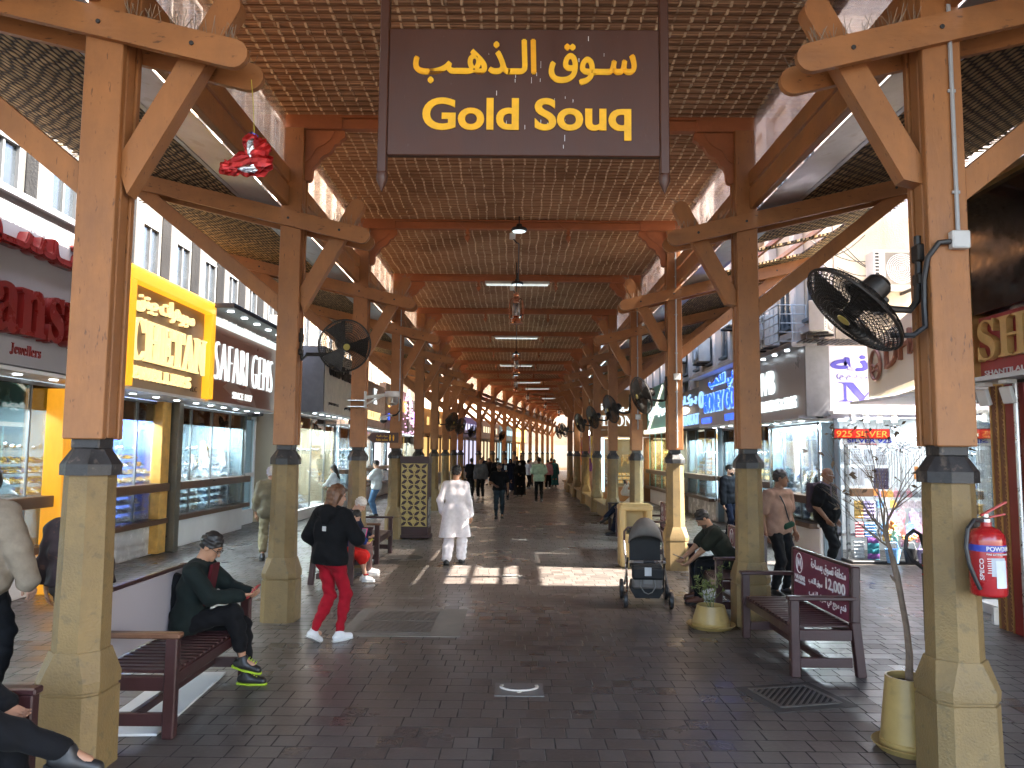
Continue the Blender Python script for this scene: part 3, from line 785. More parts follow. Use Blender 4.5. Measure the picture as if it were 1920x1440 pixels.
def shop(label, dr, xg, y0, y1, ztop, xf, wall, cool=True, power=45, depth=2.2, base=.62, basem=None, framem=None, panes=3, mid=1.3, counter=None, door=None, gmat=None, soff=True):
    """dr 'L' or 'R': the side of the street; xg = |x| of the glass, xf = |x| of the fascia above"""
    sg = -1 if dr == 'L' else 1
    t = thing('jewellery_shop', label, 'shop'); yc = (y0 + y1) / 2; w = y1 - y0
    bd = min(depth - .06, .64); framem = framem or FRAMED; basem = basem or WHITE; counter = counter or MCOUNTER
    m = MB(); m.box((sg * (xg + depth), yc, ztop / 2), (.1, w, ztop)); m.build('back_wall', wall, t, 0)
    for y in (y0 + .03, y1 - .03): m = MB(); m.box((sg * (xg + depth / 2), y, ztop / 2), (depth - .12, .06, ztop - .01)); m.build('side_wall', wall, t, 0)
    m = MB(); m.box((sg * (xg + depth / 2 + .1), yc, ztop + .04), (depth + .2, w - .004, .06)); m.box((sg * ((xg + xf) / 2 - .005), yc, ztop + .055), (xg - xf - .012, w - .004, .05)); m.build('soffit', WHITE, t, 0)
    m = MB(); m.box((sg * (xg + bd * .5), yc, ztop - .02), (bd * .7, w - .3, .025)); m.build('ceiling_light', PANEL_C if cool else PANEL_W, t, 0)
    m = MB(); m.box((sg * (xg + bd / 2), yc, base / 2), (bd, w - .13, base), bev=.01); m.box((sg * (xg + bd / 2 - .02), yc, base + .03), (bd + .04, w - .1, .06), bev=.008); m.build('base', basem, t, 20)
    if mid:
        m = MB(); m.box((sg * (xg + bd / 2 - .1), yc, mid), (bd + .2, w - .2, .16), bev=.008); m.box((sg * (xg + bd / 2 - .1), yc, base + .02), (bd + .2, w - .2, .1), bev=.008); m.build('counter', counter, t, 20)
        m = MB(); m.box((sg * (xg + .12), yc, mid - .095), (.04, w - .3, .02)); m.box((sg * (xg + bd * .75), yc, ztop - .1), (.04, w - .3, .02)); m.build('light_strip', ADDED_STRIP, t, 0)  # glowing strips added to brighten the trays in the cases
    m = MB()
    for z in (1.55, 1.95, 2.35):
        m.box((sg * (xg + depth - .2), yc, z), (.3, w - .2, .025))
    if depth > 1: m.build('wall_shelf', WHITE, t, 0)
    if depth > 1:
        rn = random.Random(int(y0 * 10)); cards, dots = MB(), MB(); nc = int((w - .3) / .42)
        for a in range(nc):
            for b in range(4):
                if rn.random() < .15: continue
                y = y0 + .2 + (w - .4) * (a + .5) / nc; z = .95 + .42 * b; X = sg * (xg + depth - .075)
                cards.box((X, y, z), (.03, .34 * rn.uniform(.8, 1), .30), bev=.004)
                for c_ in range(4):
                    for d_ in range(3): dots.box((X - sg * .022, y - .12 + .08 * c_, z - .09 + .09 * d_), (.016, .035, .05 * rn.uniform(.5, 1.3)))
        cards.build('display_cards', TRAY if cool else ROSE, t, 0); dots.build('card_jewellery', GOLD if rn.random() < .6 else SILVER, t, 0)
        m = MB(); m.box((sg * (xg + .03), yc, ztop - .22), (.04, w - .14, .36)); m.build('header_panel', MHEAD, t, 0)
        m = MB(); m.box((sg * (xg + .42), yc, 2.02), (.26, w - .3, .012)); m.build('glass_shelf', GLASS, t, 0)
        m = MB()
        for a in range(int(w / .16)):
            y = y0 + .25 + a * .16
            if y > y1 - .25 or rn.random() < .2: continue
            q = rn.uniform(.05, .10); m.ell((sg * (xg + .42), y, 2.03 + q * .5), (.035, .045, q * .55), 8, 6)
        m.build('shelf_pieces', SILVER if cool else GOLD, t, 40)
    pw = w / panes
    fm = MB()
    for q in range(panes + 1): fm.box((sg * xg, y0 + pw * q + (.03 if q == 0 else -.03 if q == panes else 0), (base + ztop) / 2), (.035, .026, ztop - base), bev=.004)
    fm.box((sg * xg, yc, ztop - .03), (.055, w - .01, .05)); fm.build('window_frame', framem, t, 20)
    for q in range(panes):
        m = MB(); m.box((sg * xg, y0 + pw * (q + .5), (base + .07 + ztop - .06) / 2), (.012, pw - .06, ztop - base - .14)); m.build('glass_pane', gmat or GLASS, t, 0)
    if soff:
        n = max(2, int(w / .75))
        for q in range(n):
            m = MB(); disc(m, ((0, 1, 0), (0, 0, -1)), (0, 0, 0), .055, .012, 14) if False else m.lathe([(.055, -.012), (.055, 0)], 14)
            m.build('downlight', L_LAMP if cool else L_LAMPW, t, 0, loc=(sg * ((xg + xf) / 2), y0 + w * (q + .5) / n, ztop + .028))
    ld = bpy.data.lights.new('shop_light', 'AREA'); ld.shape = 'RECTANGLE'; ld.size = w * .8; ld.size_y = .9; ld.energy = power * 2.2
    ld.color = (.86, .95, 1) if cool else (1, .76, .42)
    lo = bpy.data.objects.new('shop_light', ld); COL.objects.link(lo); lo.parent = t; lo.location = (sg * (xg + min(.55, depth / 2)), yc, ztop - .06); ld.size_y = min(.9, depth * .7)
    lo.rotation_euler = (0, 0, pi / 2)
    return t
FRAMED = mat('dark_steel_frame', (.12, .125, .13), .35, metal=.6, var=.1)
MHEAD = mat('dark_header_stone', (.035, .022, .018), .18, var=.5, vs=5)
ADDED_STRIP = glow('added_case_strip', (.85, .95, 1), 5)
MCOUNTER = mat('dark_wood_counter', (.09, .045, .025), .35, var=.4, vs=4, stretch=(1, .2, 1))
MARBLE = mat('pale_marble', (.62, .6, .57), .25, var=.12, vs=4)
WALLC = mat('shop_wall_pale', (.20, .27, .31), .5, var=.06, vs=1)
WALLB = mat('shop_wall_blue', (.10, .16, .48), .5, var=.15, vs=1.2)
WALLW = mat('shop_wall_cream', (.34, .29, .2), .5, var=.08, vs=1)
WALLG = mat('shop_wall_grey', (.17, .19, .22), .5, var=.1, vs=1)
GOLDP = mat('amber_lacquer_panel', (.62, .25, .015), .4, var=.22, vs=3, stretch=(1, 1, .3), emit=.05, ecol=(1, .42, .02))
TEAL = mat('teal_panel', (.16, .42, .40), .45, var=.06)
def MW(sg, xg, y, z, inset=.04):   # window matrix: x along street, y into the shop
    if sg < 0: return MX(((0, -1, 0, -(xg + inset)), (1, 0, 0, y), (0, 0, 1, z), (0, 0, 0, 1)))
    return MX(((0, 1, 0, xg + inset), (-1, 0, 0, y), (0, 0, 1, z), (0, 0, 0, 1)))

# --- left row
shop('glass fronted jewellery shop under the grey fascia with red letters', 'L', 6.75, 4.0, 11.95, 2.98, 6.3, WALLC, power=60, panes=6, basem=WHITE)
shop('jewellery shop with blue window backs under the glowing yellow sign', 'L', 7.1, 12.05, 15.55, 2.98, 6.3, WALLB, power=60, panes=3, basem=MARBLE)
shop('jewellery shop with dark wood counters under the brown sign', 'L', 7.1, 15.65, 20.25, 2.98, 6.3, WALLC, power=75, panes=4, mid=1.3)
shop('bright shop with a pale green door beneath the white gallery sign', 'L', 6.3, 22.1, 27.0, 3.1, 5.5, WALLW, power=70, panes=3, mid=None, base=.25)
shop('jewellery shop under the dark brown sign further along on the left', 'L', 6.2, 27.1, 33.0, 2.9, 5.6, WALLC, power=70, panes=4)
shop('violet lit shop front beside the tall tree of pink lights', 'L', 6.2, 33.1, 40.0, 2.9, 5.6, WALLG, power=70, panes=4)
shop('far bright shop front on the left before the bend', 'L', 6.2, 40.1, 52.0, 2.9, 5.6, WALLC, power=90, panes=6)
shop('small far shop front on the left with amber light', 'L', 6.0, 52.1, 64.0, 2.9, 5.4, WALLW, cool=False, power=90, panes=6)
jl = 'jewellery laid out in shop windows'
for q, (xg, y, z, w, mt_, hg, lb) in enumerate([
    (6.75, 9.0, .75, 2.2, 'silver', False, 'silver jewellery on white trays behind the glass at the left edge'),
    (6.75, 11.2, 1.4, 1.3, 'gold', False, 'gold bangles on white trays just left of the nearest left column'),
    (7.1, 12.85, 1.42, 1.3, 'gold', False, 'white jewellery trays beside the nearest left column'),
    (7.1, 14.6, 1.42, 1.6, 'gold', False, 'white jewellery tray on the upper wooden counter under the yellow sign'),
    (7.1, 14.2, .7, 2.2, 'silver', False, 'jewellery on blue cloth in the lower case under the yellow sign'),
    (7.1, 16.7, 1.42, 1.7, 'silver', False, 'rings on dark trays in the upper case under the brown sign'),
    (7.1, 18.9, 1.42, 2.0, 'silver', False, 'fan of white trays beside the necklace stands under the brown sign'),
    (7.1, 17.0, .7, 2.0, 'silver', False, 'rows of rings in the lower case under the brown sign, nearer the yellow sign'),
    (7.1, 19.1, .7, 1.8, 'silver', False, 'white trays in the lower case beside the shuttered window'),
    (6.3, 23.2, .35, 1.6, 'silver', True, 'jewellery in the tall glass case beside the pale green door'),
    (6.3, 26.0, .9, 1.4, 'gold', True, 'sparkling jewellery beside the woman in white inside the shop'),
    (6.2, 30.0, 1.4, 5.0, 'silver', True, 'jewellery behind the restroom arrow sign'),
    (6.2, 36.5, 1.4, 6.0, 'silver', True, 'jewellery in the violet lit shop window'),
    (6.2, 46.0, 1.4, 10., 'silver', True, 'jewellery in the far bright shop window')]):
    jewels(lb, MW(-1, xg, y, z), w, .5, q + 20, mt_, hg, group=jl, dens=1 if y < 22 else .5, tiers=4, rise=.14)
for q, (xg, y, w, mt_, lb) in enumerate([(6.75, 9.5, 4.0, 'gold', 'gold pieces on the back shelves of the shop at the left edge'), (7.1, 13.8, 3.0, 'gold', 'gold pieces on the back shelves of the shop under the yellow sign'), (7.1, 18.0, 4.2, 'silver', 'silver pieces on the back shelves of the shop under the brown sign'), (6.3, 24.6, 4.4, 'gold', 'gold pieces on the back shelves behind the pale green door')]):
    for z in (1.57, 1.97, 2.37): jewels(lb + ', %s shelf' % {1.57: 'lower', 1.97: 'middle', 2.37: 'top'}[z], MW(-1, xg, y, z, 1.86), w, .24, q * 3 + int(z * 10), mt_, False, tiers=1, group=jl)
bust('white necklace stand in the window under the brown sign, left of the pair', (-7.35, 18.1, 1.62), R(20), .62)
bust('white necklace stand in the window under the brown sign, right of the pair', (-7.4, 19.3, 1.62), R(20), .55)
bust('small white necklace stand beside the pair under the brown sign', (-7.3, 17.4, 1.58), R(-20), .35)
bust('white necklace stand peeking past the nearest left column', (-7.4, 12.6, 1.62), R(10), .5)

# --- amber pillar, dividers, shutters on the left
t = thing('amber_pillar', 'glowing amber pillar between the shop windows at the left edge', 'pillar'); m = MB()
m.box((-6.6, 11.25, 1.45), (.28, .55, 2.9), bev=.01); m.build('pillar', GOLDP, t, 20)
t = thing('amber_pillar', 'amber veneer pillar beside the blue window', 'pillar'); m = MB(); m.box((-7.03, 15.25, 1.5), (.2, .35, 2.96), bev=.01); m.build('pillar', mat('amber_veneer', (.62, .34, .08), .4, var=.25, vs=5), t, 20)
t = thing('shop_divider', 'tall greenish metal post between the yellow sign shop and the brown sign shop', 'post'); m = MB(); m.box((-6.93, 15.6, 1.5), (.26, .22, 2.98), bev=.01); m.build('post', mat('bronze_metal', (.16, .15, .12), .35, metal=.6), t, 20)
t = thing('shuttered_window', 'pale blue window with closed white blinds', 'window'); m = MB()
for q in range(46): m.box((-7.55, 21.15, .42 + q * .054), (.02, 1.6, .044))
m.build('blinds', mat('pale_blinds', (.5, .62, .7), .5, var=.04, emit=.06, ecol=(.5, .8, 1)), t, 0)
m = MB(); m.box((-7.5, 20.33, 1.5), (.12, .08, 2.96)); m.box((-7.5, 22.0, 1.5), (.12, .08, 2.96)); m.box((-7.5, 21.16, .2), (.14, 1.58, .4)); m.box((-7.5, 21.16, 1.35), (.1, 1.58, .12)); m.build('frame', WHITE, t, 0)
m = MB(); m.box((-7.48, 21.16, 1.65), (.01, 1.56, 2.5)); m.build('glass_pane', GLASS, t, 0)

# --- signs of the left row
GREYF = mat('grey_fascia', (.36, .35, .36), .5, var=.05, vs=1)
REDL = mat('red_letter_enamel', (.24, .016, .013), .3, var=.12, vs=3, coat=.3)
t = thing('shop_sign', 'grey fascia with big raised red letters at the left edge', 'sign')
board('L', (-6.3, 8.0, 4.12), 7.9, 2.08, .35).build('board', GREYF, t, 0)
m = MB(); m.box((-6.42, 8.0, 5.2), (.4, 7.95, .08)); m.build('capping', GREYP, t, 0)
letters('english_lettering', serif('Mansukh'), 'L', (-6.3, 9.93, 3.86), REDL, t, w=4.0, h=.86, depth=.16, bold=.012)
letters('arabic_lettering', arabic('مـنـسـوخ'), 'L', (-6.3, 9.75, 4.62), REDL, t, w=3.7, h=.78, depth=.14, bold=.03)
letters('small_lettering', serif('Jewellers'), 'L', (-6.3, 9.75, 3.28), REDL, t, w=.62, h=.15, depth=.008)

t = thing('shop_sign', 'glowing yellow framed sign with lit cream letters', 'sign')
board('L', (-6.34, 13.85, 4.02), 3.44, 1.95, .3).build('board', mat('taupe_panel', (.34, .27, .2), .45, var=.05), t, 0)
AMB = glow('amber_light_box', (1, .42, .02), .62)
m = MB(); m.box((-6.3, 13.85, 4.90), (.24, 3.5, .24), bev=.01); m.box((-6.3, 15.50, 3.92), (.24, .2, 1.72), bev=.01); m.box((-6.3, 12.2, 3.92), (.24, .2, 1.72), bev=.01); m.build('frame', AMB, t, 20)
DK = mat('letter_dark_edge', (.05, .03, .02), .4)
for nm, s_, y, z, w, h, b in (('main_lettering', serif('CHETAN'), 13.88, 3.87, 3.0, .72, .0), ('small_lettering', serif('JEWELLERS'), 13.45, 3.30, 2.5, .24, -.018), ('arabic_lettering', arabic('مجوهرات جيتن'), 13.65, 4.52, 2.2, .36, .02)):
    letters(nm, s_, 'L', (-6.325, y, z), L_WARM, t, w=w, h=h, depth=.07, bold=b)
    letters(nm + '_edge', s_, 'L', (-6.337, y + .035, z - .01), DK, t, w=w, h=h, depth=.03, bold=b + .006)
letters('company_lettering', 'LLC', 'L', (-6.33, 15.0, 3.22), DK, t, w=.3, h=.1, depth=.006)

t = thing('shop_sign', 'brown sign with tall white lit letters under a row of spotlights', 'sign')
RBROWN = mat('russet_panel', (.26, .085, .05), .35, var=.08, vs=1)
board('L', (-6.34, 17.95, 3.85), 4.5, 1.65, .28).build('board', RBROWN, t, 0)
m = MB(); m.box((-6.28, 17.95, 4.72), (.16, 4.56, .12)); m.box((-6.28, 20.16, 3.86), (.12, .08, 1.6)); m.build('light_trim', glow('white_led_trim', (.85, 1, .95), .55), t, 0)
m = MB(); m.box((-6.15, 17.9, 4.99), (.75, 4.8, .1), bev=.01); m.build('hood', BLACK, t, 0)
for q in range(6):
    m = MB(); m.lathe([(.07, -.02), (.07, 0)], 14); m.build('spotlight', L_LAMP, t, 0, loc=(-6.0, 15.9 + q * .82, 4.94))
letters('main_lettering', 'SAFARI GEMS', 'L', (-6.335, 17.85, 3.92), L_WHITE, t, w=3.75, h=.80, depth=.05, bold=-.035, space=1.15)
letters('small_lettering', 'SINCE 1957', 'L', (-6.335, 17.7, 3.26), L_WHITE, t, w=1.25, h=.15, depth=.02, bold=.01)
m = MB(); m.prism([(y - 17.7, z - 3.4) for y, z in [(16.5, 3.40), (16.9, 3.28), (17.2, 3.18), (17.5, 3.12), (18.2, 3.12), (18.7, 3.06), (18.55, 3.22), (18.05, 3.56), (17.8, 3.42), (17.55, 3.44), (17.3, 3.5), (16.9, 3.56)]], .006, facing('L', (-6.338, 17.7, 3.4)))
m.build('mountain_emblem', mat('pale_russet', (.42, .25, .2), .4), t, 0)

t = thing('shop_sign', 'white sign with black letters and a dark grey end panel', 'sign')
m = MB(); m.box((-6.28, 22.03, 4.1), (1.5, .12, 1.9)); m.build('end_panel', mat('slate_panel', (.13, .13, .145), .45), t, 0)
board('L', (-5.52, 24.5, 4.1), 4.8, 1.9, .12).build('board', mat('cream_board', (.75, .70, .6), .5), t, 0)
letters('main_lettering', serif('Gems Gallery'), 'L', (-5.515, 24.2, 4.42), BLACK, t, w=3.4, h=.55, depth=.04)
letters('small_lettering', 'JEWELLERY L.L.C', 'L', (-5.515, 23.2, 3.42), BLACK, t, w=1.3, h=.1, depth=.01)
letters('arabic_lettering', arabic('مجوهرات جمس'), 'L', (-5.515, 25.3, 3.42), BLACK, t, w=1.3, h=.16, depth=.01, bold=.02)

t = thing('shop_sign', 'dark brown sign with gold lettering behind the white camera bracket', 'sign')
board('L', (-5.6, 30.0, 3.85), 5.8, 1.75, .3).build('board', mat('dark_brown_panel', (.07, .045, .04), .35), t, 0)
letters('main_lettering', serif('K'), 'L', (-5.595, 30.5, 4.2), L_WHITE, t, w=.6, h=.6, depth=.04)
letters('small_lettering', serif('JEWELLERY'), 'L', (-5.595, 29.5, 3.4), L_WARM, t, w=4.2, h=.36, depth=.04)
t = thing('shop_sign', 'brown fascia with lit gold windows and small blue and red boards', 'sign')
board('L', (-5.6, 36.5, 4.0), 6.8, 2.0, .3).build('board', mat('taupe_fascia', (.2, .14, .11), .45), t, 0)
for q in range(5):
    m = MB(); m.box((-5.57, 34 + q * 1.2, 4.25), (.04, .7, .55)); m.build('lit_window', glow('amber_window', (1, .5, .12), .9), t, 0)
m = MB(); m.box((-5.56, 34.3, 3.55), (.05, 1.3, .28)); m.build('blue_board', glow('blue_board_light', (.03, .1, .9), .9), t, 0)
m = MB(); m.box((-5.56, 36.6, 3.5), (.05, 1.6, .28)); m.build('red_board', glow('red_board_light', (.9, .05, .05), .7), t, 0)
t = thing('light_tree', 'tall cone shaped tree of pink and white lights beside the violet shop', 'light display', (-5.4, 38.6, 2.9)); m = MB(); rn = random.Random(4)
for q in range(140):
    z = rn.uniform(0, 2.2); r = .55 * (1 - z / 2.25); a = rn.uniform(0, 2 * pi); m.box((r * cos(a), r * sin(a), z), (.07, .07, .07))
o = m.build('lights', glow('pink_led', (1, .55, .85), 1.0), t, 0); o['kind'] = 'stuff'
m = MB(); m.tube([(0, 0, 0), (0, 0, 2.3)], .02, 6); m.build('pole', BLACK, t)
for y, lb in ((34.2, 'bright white screen in the violet shop window'), (37.6, 'bright white screen beside the tree of pink lights')):
    t = thing('light_screen', lb, 'screen'); board('L', (-6.1, y, 1.9), 1.5, 1.5, .06).build('screen', glow('white_screen', (1, .93, 1), .7), t, 0); m = MB(); m.box((-6.14, y, 1.9), (.06, 1.6, 1.6)); m.build('frame', BLACK, t, 0)

t = thing('shop_sign', 'grey fascia far along on the left with violet light letters', 'sign')
board('L', (-5.6, 46, 3.9), 11.8, 1.8, .3).build('board', mat('dark_fascia', (.09, .085, .1), .4), t, 0)
letters('main_lettering', serif('DIAMONDS'), 'L', (-5.595, 45.5, 3.9), glow('violet_light', (.35, .25, 1), 1.6), t, w=7, h=.6, depth=.05)
t = thing('shop_sign', 'amber lit fascia with a pointed arch far along on the left', 'sign')
board('L', (-5.4, 58, 4.0), 11.8, 2.0, .3).build('board', GOLDP, t, 0)
letters('main_lettering', serif('GOLD'), 'L', (-5.395, 57, 4.0), L_WARM, t, w=5, h=.8, depth=.05)
# ================================================================== right row
shop('pale blue glass jewellery shop under the grey sign with white letters', 'R', 6.0, 15.3, 18.3, 2.7, 5.6, WALLC, power=75, panes=3, mid=1.15, basem=WHITE, depth=.36)
shop('jewellery shop under the blue lit sign', 'R', 6.3, 18.35, 23.5, 2.8, 5.6, WALLC, power=75, panes=4, basem=GREYF)
shop('jewellery shop between the blue lit sign and the green shop', 'R', 6.1, 23.55, 27.4, 2.9, 5.7, WALLC, power=70, panes=3, basem=MARBLE)
shop('cream lit jewellery shop with teal trim', 'R', 5.7, 27.45, 32.8, 2.95, 5.6, WALLW, cool=False, power=70, panes=4, framem=TEAL, basem=WHITE)
shop('dim glass shop front between the red shop and the alley', 'R', 7.6, 10.65, 14.3, 2.95, 6.2, WALLG, power=30, panes=3, base=.25, mid=1.2, soff=False)
for q, (xg, y, z, w, mt_, hg, lb) in enumerate([
    (6.0, 16.0, 1.25, 1.2, 'silver', True, 'necklaces and white trays in the window behind the man in black polo'),
    (6.0, 17.5, 1.25, 1.4, 'silver', True, 'necklaces and white trays in the window behind the man in beige shirt'),
    (6.0, 16.7, .7, 2.4, 'silver', False, 'blue-white jewellery in the low case behind the man in beige shirt'),
    (6.3, 21.0, 1.4, 4.4, 'gold', True, 'gold chains hanging under the blue lit sign'),
    (6.1, 25.5, 1.4, 3.2, 'gold', True, 'gold chains and trays behind the man in dark suit'),
    (5.7, 30.0, 1.4, 4.6, 'gold', True, 'jewellery in the cream lit shop with teal trim'),
    (7.6, 12.4, 1.3, 3.0, 'gold', False, 'jewellery in the dim shop front beside the red shop')]):
    jewels(lb, MW(1, xg, y, z), w, .24 if q < 3 else .5, q + 60, mt_, hg, group=jl, tiers=4, rise=.14)
for q, (y, h) in enumerate(((15.55, .42), (15.95, .5), (16.4, .45))):
    bust(['curved black necklace stand nearest the corner of the glass', 'curved black necklace stand in the middle of three behind the man in black polo', 'curved black necklace stand farthest from the glass corner'][q], (6.2, y, 1.24), R(180), h)

GREYS = mat('silver_grey_fascia', (.26, .26, .28), .35, var=.06, vs=1, metal=.3)
t = thing('shop_sign', 'grey fascia with white lit letters and a blank grey end panel', 'sign')
board('R', (5.64, 16.6, 3.48), 3.2, 1.36, .3).build('board', GREYS, t, 0)
m = MB(); m.box((5.86, 14.96, 3.48), (.46, .08, 1.38)); m.build('end_panel', mat('grey_end_panel', (.2, .2, .21), .5), t, 0)
m = MB(); m.box((5.62, 16.6, 4.2), (.5, 3.3, .09), bev=.01); m.box((5.66, 16.6, 2.78), (.34, 3.25, .05)); m.build('trim', GREYS, t, 0)
letters('monogram', 'MVB', 'R', (5.635, 17.35, 3.62), L_WHITE, t, w=1.3, h=.52, depth=.05, bold=-.01)
letters('main_lettering', serif('VALLABHDAS & BROS'), 'R', (5.635, 16.75, 3.11), L_WHITE, t, w=2.6, h=.25, depth=.04, bold=-.026)
for q in range(4):
    m = MB(); m.lathe([(.05, -.02), (.05, 0)], 12); m.build('spotlight', L_LAMP, t, 0, loc=(5.48, 15.5 + q * .75, 4.15))
t = thing('shop_sign', 'grey sign with vivid blue lit letters', 'sign')
board('R', (5.6, 20.9, 3.56), 5.2, 1.42, .3).build('board', GREYS, t, 0)
m = MB(); m.box((5.55, 20.9, 4.32), (.5, 5.3, .08)); m.build('trim', WHITE, t, 0)
letters('main_lettering', 'HONEY GOLD', 'R', (5.595, 20.75, 3.5), L_BLUE, t, w=3.9, h=.52, depth=.05, bold=.01)
letters('main_backing', 'HONEY GOLD', 'R', (5.598, 20.75, 3.5), L_BLUEW, t, w=3.95, h=.57, depth=.03, bold=.03)
letters('arabic_lettering', arabic('هوني للذهب'), 'R', (5.595, 20.6, 4.02), L_BLUE, t, w=3.1, h=.36, depth=.05, bold=.03)
letters('arabic_backing', arabic('هوني للذهب'), 'R', (5.598, 20.6, 4.02), L_BLUEW, t, w=3.16, h=.42, depth=.03, bold=.06)
m = MB(); M_ = facing('R', (5.6, 23.1, 3.66)); m.tube([M_ @ V((.22 * cos(a), .22 * sin(a), .03)) for a in np.linspace(0, 2*pi, 20, endpoint=False)], .04, 6, closed=True); m.build('ring_emblem', L_BLUEW, t)
for y, w in ((22.6, 1.1), (20.0, 1.2)):
    m = board('R', (5.58, y, 3.02), w, .17, .03); m.build('blue_board', L_BLUE, t, 0)
t = thing('shop_sign', 'dark grey sign with blue-white letters and a pale oval', 'sign')
board('R', (5.7, 25.5, 3.5), 3.8, 1.25, .3).build('board', mat('charcoal_panel', (.09, .09, .1), .4), t, 0)
letters('main_lettering', 'BARAKAT', 'R', (5.695, 25.3, 3.14), L_BLUEW, t, w=2.9, h=.34, depth=.05)
letters('arabic_lettering', arabic('بـركـات'), 'R', (5.695, 25.5, 3.78), L_BLUEW, t, w=2.7, h=.36, depth=.05, bold=.03)
m = MB(); m.ell((5.6, 25.6, 3.46), (.12, .7, .13)); m.build('oval_emblem', glow('pale_amber_light', (1, .85, .65), .9), t)
t = thing('shop_sign', 'teal fascia with white lit Arabic letters and a slanting light strip', 'sign')
board('R', (5.6, 30.1, 3.85), 5.3, 1.75, .3).build('board', TEAL, t, 0)
letters('arabic_lettering', arabic('مجوهرات العالم'), 'R', (5.595, 30.3, 3.65), L_WHITE, t, w=3.6, h=.5, depth=.05, bold=.03)
m = MB(); m.bar((5.58, 32.4, 3.0), (5.58, 29.2, 4.6), .05, .12); m.box((5.55, 30.1, 2.93), (.2, 5.3, .16)); m.build('light_strip', glow('cream_strip', (1, .93, .75), .9), t, 0)
# --- the brown shop whose front closes the right walkway
t = thing('jewellery_shop', 'brown timber clad shop facing down the right walkway with white lit letters', 'shop')
BRW = mat('brown_cladding', (.27, .13, .05), .5, var=.12, vs=2, stretch=(1, 1, .2))
m = MB(); m.box((4.6, 33.1, 3.75), (2.8, .2, 2.0)); m.box((3.55, 33.1, 1.35), (.5, .2, 2.7)); m.box((5.75, 33.1, 1.35), (.5, .2, 2.7)); m.build('wall', BRW, t, 0)
m = MB(); m.box((4.65, 35, 1.4), (1.7, .1, 2.7)); m.build('back_wall', WALLW, t, 0)
m = MB(); m.box((4.65, 34, 2.68), (1.6, 1.4, .03)); m.build('ceiling_light', PANEL_W, t, 0)
m = MB(); m.box((4.65, 33.1, .3), (1.68, .18, .6)); m.build('base', BRW, t, 0)
m = MB(); m.box((4.65, 33.1, 1.65), (1.6, .02, 2.05)); m.build('glass_pane', GLASS, t, 0)
m = MB(); m.box((3.72, 32.97, 1.55), (.16, .05, 2.3)); m.build('light_strip', glow('ice_strip', (.6, .85, 1), 1.0), t, 0)
letters('main_lettering', serif('CIRONA'), 'F', (4.35, 33.0, 3.42), L_WHITE, t, w=2.0, h=.44, depth=.05)
letters('arabic_lettering', arabic('سيرونا'), 'F', (4.35, 33.0, 3.98), L_WHITE, t, w=1.9, h=.42, depth=.05, bold=.03)
letters('small_lettering', 'JEWELLERY L.L.C', 'F', (3.75, 33.0, 3.02), WHITEINK, t, w=.8, h=.07, depth=.01)
jewels('gold jewellery in the brown timber clad shop', MX(((1, 0, 0, 4.65), (0, 1, 0, 33.3), (0, 0, 1, .75), (0, 0, 0, 1))), 1.5, .6, 91, 'gold', True, group=jl)
# --- far right: low benches of painted stone and stalls
t = thing('market_wall', 'far right wall of brown cladding beyond the brown shop', 'wall'); m = MB(); m.box((4.2, 43, 2.3), (.3, 19, 4.6)); m.build('wall', BRW, t, 0)
t = thing('banner_sign', 'tall ice blue lit banner on the far right', 'sign'); board('F', (3.55, 36, 4.1), .7, 2.2, .12).build('panel', glow('ice_banner', (.45, .8, 1), .5), t, 0); m = MB(); m.box((3.55, 36.02, 4.1), (.8, .08, 2.3)); m.box((3.3, 35.93, 4.1), (.05, .04, 2.2)); m.build('frame', STEEL, t, 0)
rn = random.Random(9)
for q in range(10):
    y = 36.5 + q * .75; h = rn.uniform(1.0, 1.9)
    m = MB()
    pts = [(-.09 + .02 * sin(z * 9 + q), z) for z in np.linspace(0, -h, 8)] + [(.09 + .02 * sin(z * 9 + q), z) for z in np.linspace(-h, 0, 8)]
    m.prism(pts, .03, MX.Translation((0, .015, 0)) @ XZ)
    o = m.build('hanging_scarf', mat('scarf_%s' % ['red', 'yellow', 'white', 'violet', 'orange'][q % 5], [(.6, .04, .04), (.7, .5, .05), (.7, .68, .65), (.3, .1, .35), (.7, .25, .05)][q % 5], .8, var=.3, vs=9), None, 30, loc=(3.75, y, 2.9))
    tag(o, ['red', 'yellow', 'white', 'violet', 'orange'][q % 5] + ' scarf hanging at the far right stall, %s of its colour from the front' % ('first' if q < 5 else 'second'), 'scarf', 'scarves hanging at the far right', 'thing')
t = thing('bulb_lamp', 'bright bare lamp over the far right stall', 'lamp', (3.3, 35.5, 2.95)); m = MB(); m.ell((0, 0, 0), .14); m.build('bulb', glow('bulb_light', (.9, .95, 1), 12), t); m = MB(); m.tube([(0, 0, .12), (0, 0, .9)], .012, 6); m.build('cord', BLACK, t)
for k in range(4, 9):
    m = MB(); y = Y0 + SP * k + .3
    m.box((2.9, y + SP / 2 - .3, .44), (.42, SP - .55, .08), bev=.02); m.box((2.95, y + SP / 2 - .3, .2), (.3, SP - .75, .4), bev=.01)
    tag(m.build('stone_bench', STONE, None, 20), 'low ochre stone bench joining two right columns, %s from the front' % ORD[k - 4], 'bench', 'stone benches between far right columns', 'thing')

